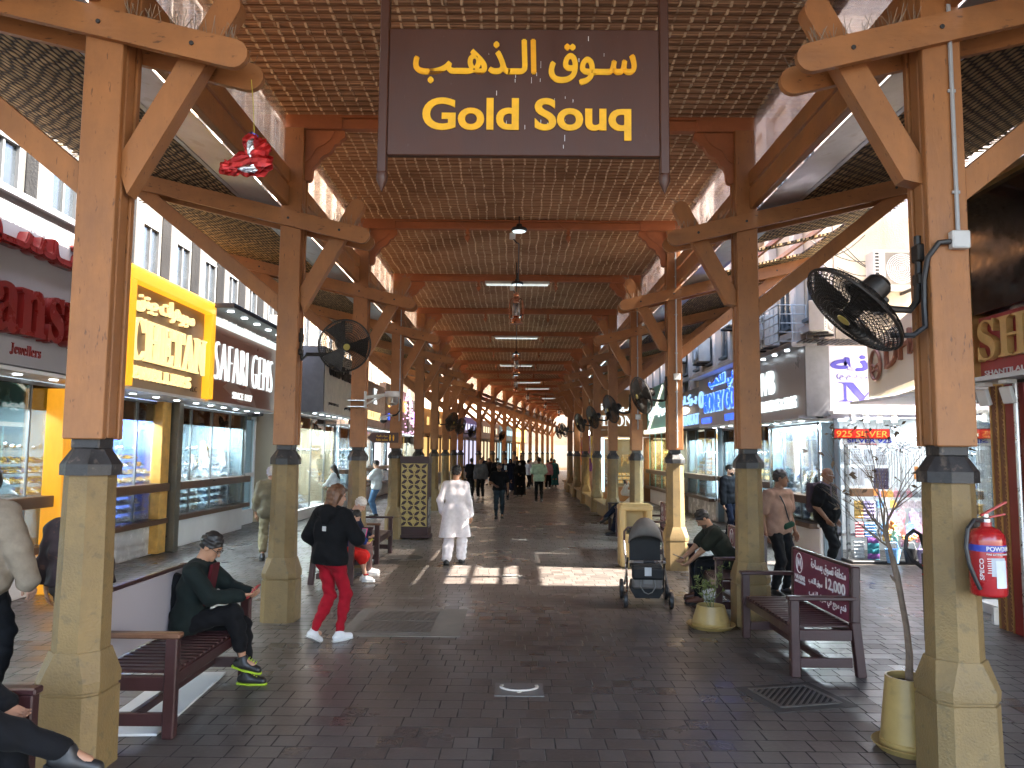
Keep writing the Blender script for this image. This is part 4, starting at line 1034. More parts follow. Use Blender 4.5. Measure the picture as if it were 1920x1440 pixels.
# --- silver shop at the alley corner, facing the camera
t = thing('silver_shop', 'small bright silver shop facing the camera beside the alley', 'shop')
m = MB(); m.box((7.2, 17.0, 1.45), (2.2, .1, 2.9)); m.build('back_wall', WHITE, t, 0)
m = MB(); m.box((6.32, 16.1, 1.45), (.08, 1.7, 2.9)); m.build('left_wall', WALLG, t, 0)
m = MB(); m.box((8.3, 16.0, 1.45), (.08, 2.0, 2.9)); m.build('right_wall', WHITE, t, 0)
m = MB(); m.box((7.2, 15.85, 2.86), (2.3, 2.3, .06)); m.build('soffit', WHITE, t, 0)
m = MB(); m.box((7.2, 16.3, 2.81), (1.7, .25, .02)); m.build('ceiling_light', PANEL_C, t, 0)
m = MB(); m.box((6.75, 15.5, .5), (.9, .5, .06)); m.box((7.75, 15.5, 2.2), (1.0, .03, .03)); m.box((6.42, 15.05, 1.3), (.06, .06, 2.6)); m.build('rack', STEEL, t, 0)
m = MB(); m.box((7.3, 15.0, .03), (1.9, .5, .06), bev=.01); m.build('step', BLACK, t, 0)
ld = bpy.data.lights.new('silver_shop_light', 'AREA'); ld.size = 1.6; ld.energy = 11; ld.color = (.82, .92, 1)
lo = bpy.data.objects.new('silver_shop_light', ld); COL.objects.link(lo); lo.parent = t; lo.location = (7.2, 15.4, 2.78)
t = thing('shop_sign', 'white board with large violet Arabic letters and a big M', 'sign')
VIOLET = mat('violet_lettering', (.07, .06, .38), .5)
board('F', (7.15, 14.98, 3.47), 2.2, 1.42, .2).build('board', mat('lilac_white_board', (.62, .58, .66), .5, var=.03), t, 0)
letters('arabic_lettering', arabic('انه'), 'F', (6.62, 14.975, 3.86), VIOLET, t, w=.95, h=.34, depth=.006, bold=.04)
letters('arabic_small', arabic('(ش.ذ.م.م)'), 'F', (6.62, 14.975, 3.57), VIOLET, t, w=.75, h=.13, depth=.006)
letters('initial', serif('M'), 'F', (6.78, 14.975, 3.27), VIOLET, t, w=1.0, h=.38, depth=.006)
m = MB()
for q in range(40):
    x = 5.5 + q * .05; m.box((x, 14.85, 4.24 + .018 * (1 if q % 2 else -1)), (.05, .5, .012))
m.build('corrugated_roof', IRON, t, 0)
t = thing('led_sign', 'glowing red LED board reading 925 SILVER', 'sign')
m = MB(); m.box((6.68, 14.95, 2.46), (1.1, .07, .2), bev=.006); m.build('case', BLACK, t, 0)
m = MB(); m.box((6.68, 14.912, 2.46), (1.06, .006, .175)); m.build('red_field', glow('red_field_light', (.75, .02, .01), .32), t, 0)
letters('lettering', '925 SILVER', 'F', (6.68, 14.908, 2.455), L_ORANGE, t, w=.98, h=.12, depth=.004, bold=.0, shear=.1)
t = thing('paper_sign', 'white board with blue letters and a red arrow below the red LED board', 'sign')
m = board('F', (6.8, 14.93, 2.31), .98, .15, .01); m.build('board', WHITE, t, 0)
letters('lettering', 'SILVER 925', 'F', (6.83, 14.928, 2.33), mat('blue_ink', (.03, .05, .4), .5), t, w=.86, h=.085, depth=.003, bold=.03)
m = MB(); m.box((6.78, 14.926, 2.262), (.3, .004, .008)); m.prism([(6.93, 2.248), (6.93, 2.276), (6.97, 2.262)], .004, MX.Translation((0, 14.928, 0)) @ XZ); m.build('arrow', mat('red_ink', (.6, .03, .05), .5), t, 0)
for q in range(5):
    t = thing('spot_lamp', 'white cylinder spotlight above the red LED board, %s from the left' % ORD[q], 'lamp', (6.42 + q * .27 + (.25 if q == 4 else 0), 14.75, 2.83), 0, 'spotlights over the silver shop')
    m = MB(); m.lathe([(.05, 0), (.055, -.16), (.05, -.165), (.045, -.14)], 14, MX.Rotation(R(rn.uniform(-18, 18)), 4, 'X')); m.build('shade', PLASTIC_W, t)
    m = MB(); m.lathe([(.04, -.15), (.04, -.145)], 12); m.build('lens', L_LAMP, t)
    m = MB(); m.box((0, 0, .01), (.05, .08, .03)); m.build('bracket', PLASTIC_W, t)
# goods
def good(name, o, label, cat, grp): return tag(o, label, cat, grp, 'thing')
cols = [('white', (.7, .7, .7)), ('lilac', (.45, .38, .6)), ('pink', (.75, .32, .36)), ('orange', (.8, .3, .08)), ('sky blue', (.2, .42, .75)), ('grey', (.4, .42, .45)), ('teal', (.04, .25, .3)), ('gold', (.7, .45, .12)), ('mint', (.35, .65, .5)), ('purple', (.22, .08, .3))]
gm = {n: mat('goods_' + n.replace(' ', '_'), c, .45, var=.4, vs=22, spec=.6) for n, c in cols}
rows = ['top', 'upper', 'middle', 'lower', 'bottom']
# display boards in the lit case
for q, (x, z, w, h, kind) in enumerate([(6.62, 2.02, .2, .33, 'chain'), (6.86, 2.03, .22, .33, 'ring'), (7.09, 2.03, .2, .3, 'chain'), (7.34, 2.02, .22, .34, 'ring'), (6.64, 1.62, .2, .36, 'plain'), (6.88, 1.62, .22, .36, 'plain'), (7.1, 1.72, .2, .28, 'ring'), (7.33, 1.58, .3, .42, 'box')]):
    t = thing('display_board', ['white board of hanging silver chains at the top left of the silver shop', 'white board of rings beside the chain board', 'blue-white board of chains in the middle of the silver shop', 'pale board of rings on the right of the lit case', 'plain cream board below the chain board', 'plain cream board below the ring board', 'small ring board under the middle chain board', 'dark grid of boxed bangles behind the bare branches'][q], 'display board', (x, 15.55, z), 0, 'boards of silver jewellery')
    m = MB(); m.box((0, .02, 0), (w, .03, h), bev=.004); m.build('board', TRAY if kind != 'box' else mat('dark_box_board', (.09, .07, .12), .5), t, 0)
    m = MB()
    for a in range(6):
        for b in range(1 if kind == 'chain' else 6):
            if kind == 'chain': m.box((-w/2 + w*(a+.5)/6, 0, .02), (.012, .012, h*.8))
            elif kind in ('ring', 'box'): m.box((-w/2 + w*(a+.5)/6, 0, -h/2 + h*(b+.5)/6), (.018, .014, .014))
            elif a < 2 and b < 2: m.box((-w/4 + w/2*a, 0, -h/4 + h/2*b), (.004, .012, h*.4))
    m.build('jewellery', SILVER if kind != 'plain' else STEEL, t, 0)
t = thing('chain_cluster', 'thick cluster of hanging silver chains at the top right of the silver shop', 'jewellery', (7.65, 15.3, 2.3)); m = MB(); rn = random.Random(2)
for q in range(70):
    a = rn.uniform(0, 6.3); r = rn.uniform(.04, .075); c = (rn.gauss(0, .16), rn.gauss(0, .05), rn.gauss(0, .10)); T = MX.Translation(c) @ MX.Rotation(rn.uniform(0, 3), 4, 'X') @ MX.Rotation(a, 4, 'Z')
    m.tube([T @ V((r*cos(b), r*sin(b), 0)) for b in np.linspace(0, 2*pi, 10, endpoint=False)], .008, 4, closed=True)
m.build('chains', SILVER, t)
for q in range(16):
    x = 7.42 + q * .055; h = .75 + .12 * sin(q * 2.1)
    m = MB(); m.tube([(0, 0, 0), (.012, 0, -h * .4), (-.006, .01, -h), (-.02, 0, -h * .98)], .009, 5)
    good('n', m.build('long_necklace', SILVER if q % 3 else gm['grey'], None, 60, loc=(x, 15.42, 2.18)), 'long silver necklace hanging on the right side of the silver shop', 'necklace', 'long necklaces hanging in the silver shop')
# rows of small packets, bags and pouches
def pouch(w, h, d, mat_, loc, rz):
    m = MB(); n = 6
    for i in range(n):
        z0_, z1_ = -h + h * i / n, -h + h * (i + 1) / n
    pr = [(.35, -h), (.47, -h * .93), (.5, -h * .6), (.47, -h * .25), (.4, -.02), (.2, 0), (-.2, 0), (-.4, -.02), (-.47, -h * .25), (-.5, -h * .6), (-.47, -h * .93), (-.35, -h)]
    m.prism([(x * w, z) for x, z in pr], d, MX.Translation((0, d / 2, 0)) @ XZ)
    m.tube([(-.2 * w, 0, 0), (0, 0, .05), (.2 * w, 0, 0)], .006, 5)
    o = m.build('hanging_pouch', mat_, None, 40, loc=loc); o.rotation_euler = (0, rz, 0); return o
rn = random.Random(21)
for r_, (z, n, w, h) in enumerate(((1.36, 9, .12, .13), (1.18, 9, .13, .15), (.98, 6, .17, .24), (.74, 7, .15, .24))):
    for q in range(n):
        cn = rn.choice(['white', 'white', 'lilac', 'pink', 'orange', 'sky blue', 'grey', 'gold'] if r_ < 2 else ['white', 'pink', 'orange', 'lilac', 'grey'] if r_ == 2 else ['sky blue', 'sky blue', 'white', 'lilac', 'pink'])
        x = 7.02 + 1.12 * (q + .5) / n
        good('p', pouch(w, h, .05, gm[cn], (x, 15.22 - .07 * r_ + rn.uniform(-.02, .02), z), R(rn.uniform(-14, 14) if r_ == 2 else rn.uniform(-4, 4))), '%s pouch hanging in the %s row of goods, %s from the left' % (cn, rows[r_], ORD[q]), 'pouch', 'pouches hanging in rows at the silver shop')
for q, (x, z, cn, w, h) in enumerate([(6.62, 1.0, 'gold', .17, .34), (6.82, 1.0, 'lilac', .22, .34), (6.62, .62, 'pink', .16, .3), (6.83, .62, 'sky blue', .22, .28), (6.6, .25, 'grey', .2, .34)]):
    m = MB(); m.box((0, 0, 0), (w, .03, h), bev=.01)
    for a in range(5): m.tube([(-w/2, -.02, -h/2 + h * (a + .5) / 5), (w/2, -.02, -h/2 + h * (a + .5) / 5)], .008, 5)
    good('s', m.build('folded_shawl', gm[cn], None, 30, loc=(x, 15.02, z)), '%s sequinned shawl hanging beside the man in black polo' % cn, 'shawl', 'shawls on the rack at the silver shop')
for q in range(5):
    m = MB()
    for a in range(8): m.ell((-.09 + .026 * a, -.012, .012 * sin(a * 1.3)), (.016, .012, .05), 6, 5)
    m.box((0, 0, 0), (.22, .02, .1))
    good('s', m.build('sequin_cloth', gm[['purple', 'teal', 'teal', 'purple', 'teal'][q]], None, 30, loc=(6.86, 14.98, .42 - q * .1)), '%s sequinned cloth in the hanging stack, %s from the top' % (['purple', 'teal', 'teal', 'purple', 'teal'][q], ORD[q]), 'cloth', 'sequinned cloths in a stack')
for q, (x, z, cn, rz) in enumerate([(7.06, .52, 'gold', .1), (7.2, .52, 'mint', -.1), (7.16, .7, 'orange', 0), (7.4, .42, 'pink', .3)]):
    m = MB()
    m.ell((0, 0, 0), (.07, .05, .06)); m.ell((.02, -.02, .08), .045); m.ell((-.05, -.02, -.06), (.025, .03, .05)); m.ell((.05, -.02, -.06), (.025, .03, .05)); m.ell((.09, -.01, .02), (.05, .025, .025))
    good('t', m.build('soft_toy', gm[cn], None, 60, loc=(x, 14.88, z)), '%s soft toy among the goods on the step' % ['yellow', 'green', 'orange', 'pink'][q], 'soft toy', 'soft toys at the silver shop')
for q in range(12):
    x, z = 7.5 + rn.gauss(0, .13), .46 + rn.uniform(-.03, .06)
    m = MB(); m.ell((0, 0, 0), (.05, .045, .035)); m.ell((.045, -.02, .02), .028); m.ell((-.03, -.03, -.02), (.03, .02, .018)); m.ell((-.045, -.02, .02), (.02, .02, .03))
    good('t', m.build('soft_toy', gm['orange' if q % 3 else 'pink'], None, 60, loc=(x, 14.85 + rn.uniform(-.08, .08), z)), 'small orange soft toy in the heap above the baskets', 'soft toy', 'small soft toys in a heap')
for q, (x, cn, w, lb) in enumerate([(7.12, 'sky blue', .3, 'pale blue tote basket on the step of the silver shop'), (7.72, 'lilac', .3, 'lilac plastic basket on the step of the silver shop'), (7.45, 'grey', .26, 'black patterned basket between the pale blue and lilac baskets')]):
    t = thing('basket', lb, 'basket', (x, 14.75, .03), 0, 'baskets on the step'); m = MB()
    m.lathe([(w * .36, 0), (w * .5, .26), (w * .48, .26), (w * .34, .02)], 20, MX.Diagonal((1, .7, 1, 1))); m.build('body', gm[cn] if q < 2 else BLACK, t)
    m = MB(); m.tube([(-w * .4, 0, .25), (-w * .25, 0, .38), (w * .25, 0, .38), (w * .4, 0, .25)], .009, 6); m.build('handle', gm[cn], t)
t = thing('cardboard_box', 'brown cardboard box with an orange flap behind the man in black polo', 'box', (6.75, 15.25, 1.32)); m = MB(); m.box((0, 0, 0), (.42, .25, .15), bev=.004); m.build('box', mat('cardboard', (.3, .17, .09), .8), t, 0); m = MB(); m.box((.26, -.01, .01), (.09, .24, .13)); m.build('flap', gm['orange'], t, 0)
for q in range(4):
    t = thing('orange_puppet', 'orange puppet hanging in a row of four near the right column', 'toy', (7.93 + .1 * q if q else 7.8, 15.1, 1.72), 0, 'orange puppets in a row'); m = MB(); m.ell((0, 0, .08), (.04, .03, .05)); m.lathe([(.035, .04), (.05, -.1), (.04, -.13)], 12); m.build('body', gm['orange'], t); m = MB(); m.box((0, -.045, -.02), (.05, .01, .05)); m.build('patch', gm['gold'], t, 0)

# --- curved cream sign over the alley, and the red shop at the right edge
t = thing('shop_sign', 'cream curved sign with brown raised letters over the alley', 'sign')
m = MB(); n = 10
def dk(y): f = (y - 10.6) / 3.2; return 6.32 - .0 * f, 3.42 - .34 * f, 4.75 - .75 * f
ys = [10.6 + 3.2 * i / n for i in range(n + 1)]
for a, b in zip(ys, ys[1:]):
    (xa, ba, ta), (xb, bb, tb) = dk(a), dk(b)
    q = [(xa, a, ba), (xb, b, bb), (xb, b, tb), (xa, a, ta)]
    m.add(q + [(x + .3, y, z) for x, y, z in q], [(0, 1, 2, 3), (4, 7, 6, 5), (0, 4, 5, 1), (1, 5, 6, 2), (2, 6, 7, 3), (3, 7, 4, 0)])
bmesh.ops.remove_doubles(m.bm, verts=m.bm.verts, dist=.0005)
m.build('board', mat('cream_sign_board', (.72, .62, .46), .5, var=.05, vs=1), t, 0)
me = text_mesh('DHAKAN', 2.6, .42, .06, bold=-.005); M_ = facing('R', (6.315, 11.75, 3.98)); Sh = MX(((1, 0, 0, 0), (.2, 1, 0, 0), (0, 0, 1, 0), (0, 0, 0, 1)))
me.transform(M_ @ Sh); me.materials.clear(); me.materials.append(mat('copper_letters', (.30, .12, .07), .35, metal=.3)); link('main_lettering', me, t)
m = MB(); M_ = facing('R', (6.3, 13.42, 3.62)); m.tube([M_ @ V((.18 * cos(a), .26 * sin(a), .02)) for a in np.linspace(0, 2*pi, 16, endpoint=False)], .03, 6, closed=True)
m.tube([M_ @ V((.15 * cos(a) , .06 * sin(a * 2) - .05, .02)) for a in np.linspace(0, 2*pi, 16, endpoint=False)], .025, 6, closed=True); m.build('face_emblem', MC['copper_letters'], t)
m = MB(); m.add([(6.62, 10.6, 3.35), (7.6, 10.6, 3.05), (7.6, 14.3, 3.05), (6.62, 13.8, 3.06)], [(0, 1, 2, 3)]); m.build('soffit', WHITE, t, 0)
t = thing('lattice_screen', 'cream panel with arched lattice lines above the alley beside the red shop', 'screen')
m = MB(); m.box((6.28, 10.15, 4.05), (.08, .85, 1.7)); m.build('panel', mat('cream_lattice_panel', (.55, .5, .42), .5), t, 0)
m = MB()
for z in (3.4, 3.6, 3.8, 4.0, 4.2): m.box((6.236, 10.15, z), (.01, .84, .012))
for q in range(4): m.tube([(6.236, 9.8 + .35 * abs(sin(a)) + .1 * q, 4.2 + .5 * cos(a)) for a in np.linspace(0, 1.5, 8)], .008, 5)
m.build('lines', BLACK, t, 0)
REDP = mat('deep_red_panel', (.24, .02, .015), .4, var=.1, vs=2)
t = thing('red_shop', 'deep red jewellery shop with a gold lattice strip at the right edge', 'shop')
m = MB(); m.box((6.6, 6.0, 1.6), (.08, 5.0, 3.2)); m.build('back_wall', mat('dark_shop_wall', (.06, .05, .05), .4), t, 0)
for y in (8.97, 7.2): m = MB(); m.box((5.84, y, 1.45), (.1, .36, 2.9), bev=.01); m.build('red_pier', REDP, t, 0)
m = MB(); m.box((5.83, 9.31, 1.45), (.04, .26, 2.9)); m.build('lattice_backing', mat('tan_lattice_backing', (.20, .075, .035), .5), t, 0)
m = MB(); m.tube([(5.74, 8.86, 0), (5.74, 8.86, 2.9)], .03, 10); m.build('grey_pole', STEEL, t)
m = MB(); GL = mat('gold_lattice', (.55, .33, .12), .35, metal=.7)
for r_ in range(31):
    z = .05 + r_ * .0925
    for a in ((0, 0), (.13, 0)):
        m.tube([(5.805, 9.18 + a[0], z), (5.805, 9.245 + a[0], z + .046), (5.805, 9.31 + a[0], z), (5.805, 9.245 + a[0], z - .046)], .014, 4, closed=True)
for y in (9.18, 9.31, 9.44): m.box((5.803, y, 1.45), (.016, .02, 2.9))
m.build('gold_lattice', GL, t, 0)
m = MB(); m.box((6.1, 8.2, .28), (.5, 1.7, .56)); m.box((6.35, 10.15, .06), (.3, 1.0, .12)); m.box((6.1, 9.66, .1), (.5, .05, .2)); m.build('base', WHITE, t, 0)
m = MB(); m.box((5.84, 8.25, 1.75), (.015, 1.5, 2.3)); m.build('glass_pane', GLASS, t, 0)
m = MB(); m.box((6.05, 9.98, 1.6), (.015, 1.0, 2.6), rz=R(-18)); m.build('glass_pane', GLASS, t, 0)
m = MB(); m.box((6.3, 8.2, 2.93), (.9, 1.9, .04)); m.build('ceiling', BLACK, t, 0)
t = thing('shop_sign', 'red sign with large golden letters and a dark screen above at the right edge', 'sign')
board('R', (5.8, 6.6, 3.36), 6.0, .82, .4).build('board', mat('crimson_panel', (.32, .035, .04), .45), t, 0)
m = MB(); m.box((5.84, 6.6, 4.55), (.3, 5.95, 1.5)); m.build('dark_screen', mat('dark_screen_glass', (.012, .012, .014), .15), t, 0)
m = MB(); m.box((5.86, 9.62, 4.1), (.42, .05, 2.35)); m.box((5.82, 6.6, 5.34), (.45, 6.05, .08)); m.build('gold_frame', GL, t, 0)
m = MB(); m.box((5.78, 6.6, 2.97), (.5, 6.05, .05)); m.build('lower_trim', WHITE, t, 0)
letters('main_lettering', serif('SHANTILAL'), 'R', (5.795, 7.45, 3.46), mat('gold_letter', (.60, .38, .14), .35, metal=.15), t, w=4.1, h=.5, depth=.08)
letters('small_lettering', 'SHANTILAL JEWELERY (L.L.C)', 'R', (5.795, 8.55, 3.06), WHITEINK, t, w=1.9, h=.08, depth=.006)
for q, y in enumerate((9.3, 8.85)):
    t = thing('flood_lamp', ['square white floodlight under the red sign, nearer the gold lattice', 'square white floodlight under the red sign, nearer the right edge'][q], 'lamp', (5.65, y, 2.93), 0, 'floodlights under the red sign')
    m = MB(); m.box((0, 0, -.02), (.12, .16, .05), bev=.006); m.build('mount', PLASTIC_W, t); m = MB(); m.box((-.05, 0, -.17), (.05, .2, .2), bev=.015, M=MX.Rotation(R(-15), 4, 'Y')); m.build('head', PLASTIC_W, t)
t = thing('security_camera', 'camera on a long drop pole beside the gold lattice', 'camera', (5.7, 9.72, 2.95)); m = MB(); m.tube([(0, 0, 0), (0, 0, -.62)], .018, 8); m.build('pole', STEEL, t); m = MB(); m.lathe([(.1, -.62), (.1, -.65), (.05, -.68)], 14); m.build('canopy', STEEL, t); m = MB(); m.tube([(0, 0, -.72), (-.02, .1, -.8), (-.03, .16, -.84)], .035, 8); m.build('camera_body', BLACK, t)
t = thing('lit_sign', 'reversed lit letters inside the dim shop front', 'sign'); letters('lettering', 'ALA', 'L', (7.75, 12.6, 2.35), L_WARM, t, w=.62, h=.22, depth=.02); m = MB(); m.box((7.8, 12.4, 2.2), (.03, 1.4, .9)); m.build('board', GREYP, t, 0)

# --- wall machines above the alley
def aircon(label, loc, rz, w=.9, h=.75, d=.38):
    t = thing('air_conditioner', label, 'air conditioner', loc, rz, 'air conditioners on the upper walls')
    m = MB(); m.box((0, 0, h / 2), (w, d, h), bev=.02); m.build('casing', mat('aircon_casing', (.6, .56, .5), .5, var=.08), t, 20)
    m = MB()
    for r in np.linspace(.05, .29, 8): m.tube([(.08 + r * cos(a), -d / 2 - .012, h / 2 + r * sin(a)) for a in np.linspace(0, 2*pi, 24, endpoint=False)], .008, 5, closed=True)
    m.lathe([(.05, 0), (.05, .02)], 14, facing('F', (.08, -d / 2 - .005, h / 2))); m.build('fan_grille', PLASTIC_W, t)
    m = MB(); m.box((.08, -d / 2 + .001, h / 2), (.62, .008, .64)); m.build('grille_recess', mat('aircon_recess', (.25, .22, .18), .7), t, 0)
    m = MB()
    for z in np.linspace(.08, h - .08, 10): m.box((-w / 2 + .06, -d / 2 - .003, z), (.07, .006, .035))
    m.build('side_slots', IRON, t, 0)
    for q in (-.3, .3): m = MB(); m.box((w * q, .02, -.04), (.04, d + .1, .05)); m.build('bracket', IRON, t, 0)
    return t
ac = aircon('large cream air conditioner with a round grille high beside the right column', (7.4, 14.95, 5.3), 0)
dup(ac, (5.95, 14.9, 4.42), R(55), 'bluish air conditioner tucked behind the big right fan', scale=(.8, .8, .8))
for q, (y, z) in enumerate(((18.5, 4.6), (21.5, 5.6), (25, 5.0), (28.5, 5.4))):
    dup(ac, (6.05, y, z), R(-90), 'air conditioner on the beige wall above the right signs, %s from the front' % ORD[q])
for q, (y, z) in enumerate(((22.5, 5.2), (29, 4.9))):
    dup(ac, (-7.0, y, z), R(90), 'air conditioner above the left signs, %s from the front' % ORD[q])
t = thing('awning', 'grey-blue sloping canopy at the top of the beige side wall', 'canopy'); m = MB(); m.box((8.0, 14.2, 6.9), (2.6, 1.6, .25)); m.build('roof', mat('bluish_sheet', (.42, .47, .62), .5), t, 0)
t = thing('wall_cables', 'loose cables drooping across the beige side wall', 'cable'); m = MB(); rn = random.Random(6)
for q in range(8):
    x0, z0_ = rn.uniform(5.8, 6.6), rn.uniform(5.2, 6.6); x1, z1_ = x0 + rn.uniform(.6, 1.8), z0_ + rn.uniform(-1.2, .8)
    m.tube([(x0 + (x1 - x0) * f, 15.12, z0_ + (z1_ - z0_) * f - .25 * sin(pi * f)) for f in np.linspace(0, 1, 9)], .009, 4)
m.build('cables', BLACK, t)
t = thing('window_cage', 'white metal cage on the beige wall above the grey sign', 'cage', (6.0, 17.2, 4.5)); m = MB()
for q in range(5):
    m.tube([(-.3, -.6 + .3 * q, 0), (-.3, -.6 + .3 * q, .8)], .012, 5); m.tube([(-.3, -.6, .2 * q), (-.3, .6, .2 * q)], .012, 5); m.tube([(-.3, -.6, .2 * q), (.3, -.6, .2 * q)], .012, 5)
for q in range(3): m.tube([(-.3 + .3 * q, -.6, 0), (-.3 + .3 * q, -.6, .8)], .012, 5)
m.build('cage', PLASTIC_W, t)
# --- shop fronts along the left side of the bend
for q in range(5):
    T = MX.Translation(axis_pt(9 + q * 2, -6.4)) @ MX.Rotation(-BEND, 4, 'Z'); L_ = SP * 2
    nm_, bc, wc = [('amber', (.5, .2, .02), (1, .6, .2)), ('violet', (.12, .08, .2), (.7, .7, 1)), ('brown', (.2, .09, .04), (1, .8, .5)), ('teal', (.05, .18, .18), (.6, .9, 1)), ('gold', (.45, .26, .05), (1, .65, .25))][q]
    t = thing('far_shop', 'distant shop front with %s fascia along the left of the street bend' % nm_, 'shop')
    m = MB(); m.box((-1.2, L_ / 2, 4.2), (2.0, L_ - .04, 8.4), M=T); m.build('wall', CONC2, t, 0)
    m = MB(); m.box((-.1, L_ / 2, 3.9), (.3, L_ - .1, 1.5), M=T); m.build('fascia', mat('far_fascia_' + nm_, bc, .45), t, 0)
    m = MB(); m.box((-.17, L_ / 2, 1.7), (.06, L_ - 1.2, 2.4), M=T); m.build('lit_window', glow('far_window_' + nm_, wc, .55), t, 0)
    m = MB()
    for a in range(6): m.box((-.1, .7 + (L_ - 1.4) * a / 5, 1.6), (.16, .1, 2.8), M=T)
    m.box((-.05, L_ / 2, .35), (.3, L_ - .2, .7), M=T); m.build('frame', MCOUNTER, t, 0)
    m = MB()
    for a in range(7): m.box((.06, 1.5 + (L_ - 3) * a / 6, 3.9), (.04, .45, .5), M=T)
    o = m.build('sign_blocks', glow('far_sign_' + nm_, wc, .6), t, 0); o['kind'] = 'stuff'
t = thing('apartment_building', 'added beige building blocking the sun right of the street bend', 'building'); T = MX.Translation(axis_pt(8, 0)) @ MX.Rotation(-BEND, 4, 'Z')
m = MB(); m.box((10.5, 24, 6.5), (6, 46, 13), M=T); m.build('wall', CONC2, t, 0)  # added mass that keeps the sun off the far frames
m = MB()
for a in range(14): m.box((7.4, 3 + a * 3.1, 7), (.3, .4, 12), M=T)
m.build('pilaster', CONC2, t, 0)
# --- closing wall at the end of the bend
t = thing('end_building', 'cream building with rows of small lit openings closing the far end', 'building'); m = MB(); T = MX.Translation(axis_pt(NF, 0)) @ MX.Rotation(-BEND, 4, 'Z')
m.box((2, 6, 4), (30, .4, 8), M=T); m.build('wall', mat('far_cream_wall', (.6, .48, .34), .6), t, 0)
for a in range(12):
    for b in range(4):
        m = MB(); m.box((3.2 + a * .5, 5.77, 4.6 + b * .55), (.28, .04, .34), M=T); m.build('lit_opening', glow('far_amber_light', (1, .75, .35), 1.5), t, 0)
m = MB(); m.box((1, 5.76, 1.6), (16, .05, 2.6), M=T); m.build('shop_windows', glow('far_shop_light', (.6, .55, .45), .5), t, 0)
# ================================================================== fans
FANM = mat('fan_dark_metal', (.035, .03, .026), .45, metal=.5, var=.4, vs=15)
_fan = {}
def fan(label, post, at, nrm, dia=.72, box=None):
    """post: where the arm meets the column, at: centre of the cage, nrm: where the fan blows"""
    t = thing('wall_fan', label, 'fan', post, 0, 'dark fans mounted on the columns')
    n = V(nrm).normalized(); q = n.to_track_quat('Z', 'Y'); c = V(at) - V(post)
    sc = dia / .72
    if not _fan:
        m = MB(); Rr = .36
        def dome(r, s): return s * .085 * sqrt(max(0, 1 - (r / Rr) ** 2)) + s * .012
        for s in (1, -1):
            for k in range(76):
                a = 2 * pi * k / 76 + (0 if s > 0 else .06)
                m.tube([(r * cos(a), r * sin(a), dome(r, s)) for r in (.05, .14, .22, .29, .335, .36)], .0028, 3)
            for r in (.06, .085, .11, .14, .17, .20, .23, .26, .285, .31, .335, .352): m.tube([(r * cos(a), r * sin(a), dome(r, s)) for a in np.linspace(0, 2*pi, 36, endpoint=False)], .003, 3, closed=True)
        m.tube([(.362 * cos(a), .362 * sin(a), 0) for a in np.linspace(0, 2*pi, 40, endpoint=False)], .011, 6, closed=True)
        _fan['cage'] = m
        m = MB()
        for k in range(3):
            T = MX.Rotation(2 * pi * k / 3, 4, 'Z'); pts = []
            F = []
            for i in range(7):
                r = .05 + .045 * i; w = .05 + .02 * i; tw = .7 - .06 * i
                pts += [(r, -w * cos(tw), -w * sin(tw) * .5), (r, w * cos(tw), w * sin(tw) * .5)]
            for i in range(6): F.append((2*i, 2*i+1, 2*i+3, 2*i+2))
            m.add(pts, F, T)
        m.lathe([(.001, .06), (.05, .05), (.055, 0), (.05, -.05)], 16, cap=False); _fan['blades'] = m
        m = MB(); m.lathe([(.05, -.08), (.085, -.1), (.09, -.16), (.085, -.24), (.06, -.27), (.001, -.275)], 18, cap=False); m.box((0, -.09, -.17), (.05, .06, .06), bev=.01); _fan['motor'] = m
        m = MB(); m.lathe([(.045, .095), (.045, .1), (.001, .103)], 16, cap=False); _fan['badge'] = m
    for k in ('cage', 'blades', 'motor', 'badge'):
        if isinstance(_fan[k], MB):
            o = _fan[k].build({'cage': 'cage', 'blades': 'blade_set', 'motor': 'motor', 'badge': 'badge'}[k], FANM if k != 'badge' else mat('fan_badge', (.35, .28, .06), .5), t, 30, recalc=k != 'blades'); _fan[k] = o.data
        else: o = link({'cage': 'cage', 'blades': 'blade_set', 'motor': 'motor', 'badge': 'badge'}[k], _fan[k], t)
        o.rotation_euler = q.to_euler(); o.location = c; o.scale = (sc,) * 3
    b = c - n * .2 * sc
    low = b + V((0, 0, -.12)); s = 1 if post[0] > 0 else -1
    m = MB(); pts = [V((0, 0, .32)), V((0, 0, .1)), V((-s * .02, 0, -.08 + low.z * .3)), V((-s * .08, b.y * .3, low.z - .02)), V((b.x * .6, b.y * .7, low.z - .02)), V((b.x, b.y, low.z)), b]
    m.tube(pts, .024, 8); m.box((s * .0, 0, .2), (.05, .1, .12), bev=.01); m.box((0, 0, .02), (.05, .1, .08), bev=.01); m.build('arm', FANM, t)
    return t
fan('large dark fan tilted downward on the nearest right column', (2.71, 5.15, 3.22), (2.24, 5.1, 3.02), (-.70, .05, -.71), .74)
fan('dark fan facing the street on the second left column', (-2.71, 9.53, 3.25), (-2.12, 9.35, 3.33), (.42, -.82, -.28), .64)
for k, s in ((2, 1), (3, 1), (4, 1), (5, 1), (7, 1), (8, 1), (5, -1), (6, -1), (8, -1), (10, -1)):
    p = axis_pt(k, s * 2.71, 3.12); c = axis_pt(k, s * 2.24, 3.08) + V((0, -.12, 0))
    fan('dark fan on the %s %s column from the front, blowing across the street' % (ORD[k], 'right' if s > 0 else 'left'), p, c, (-s * .9, -.28 if s > 0 else -.5, -.3), .68)

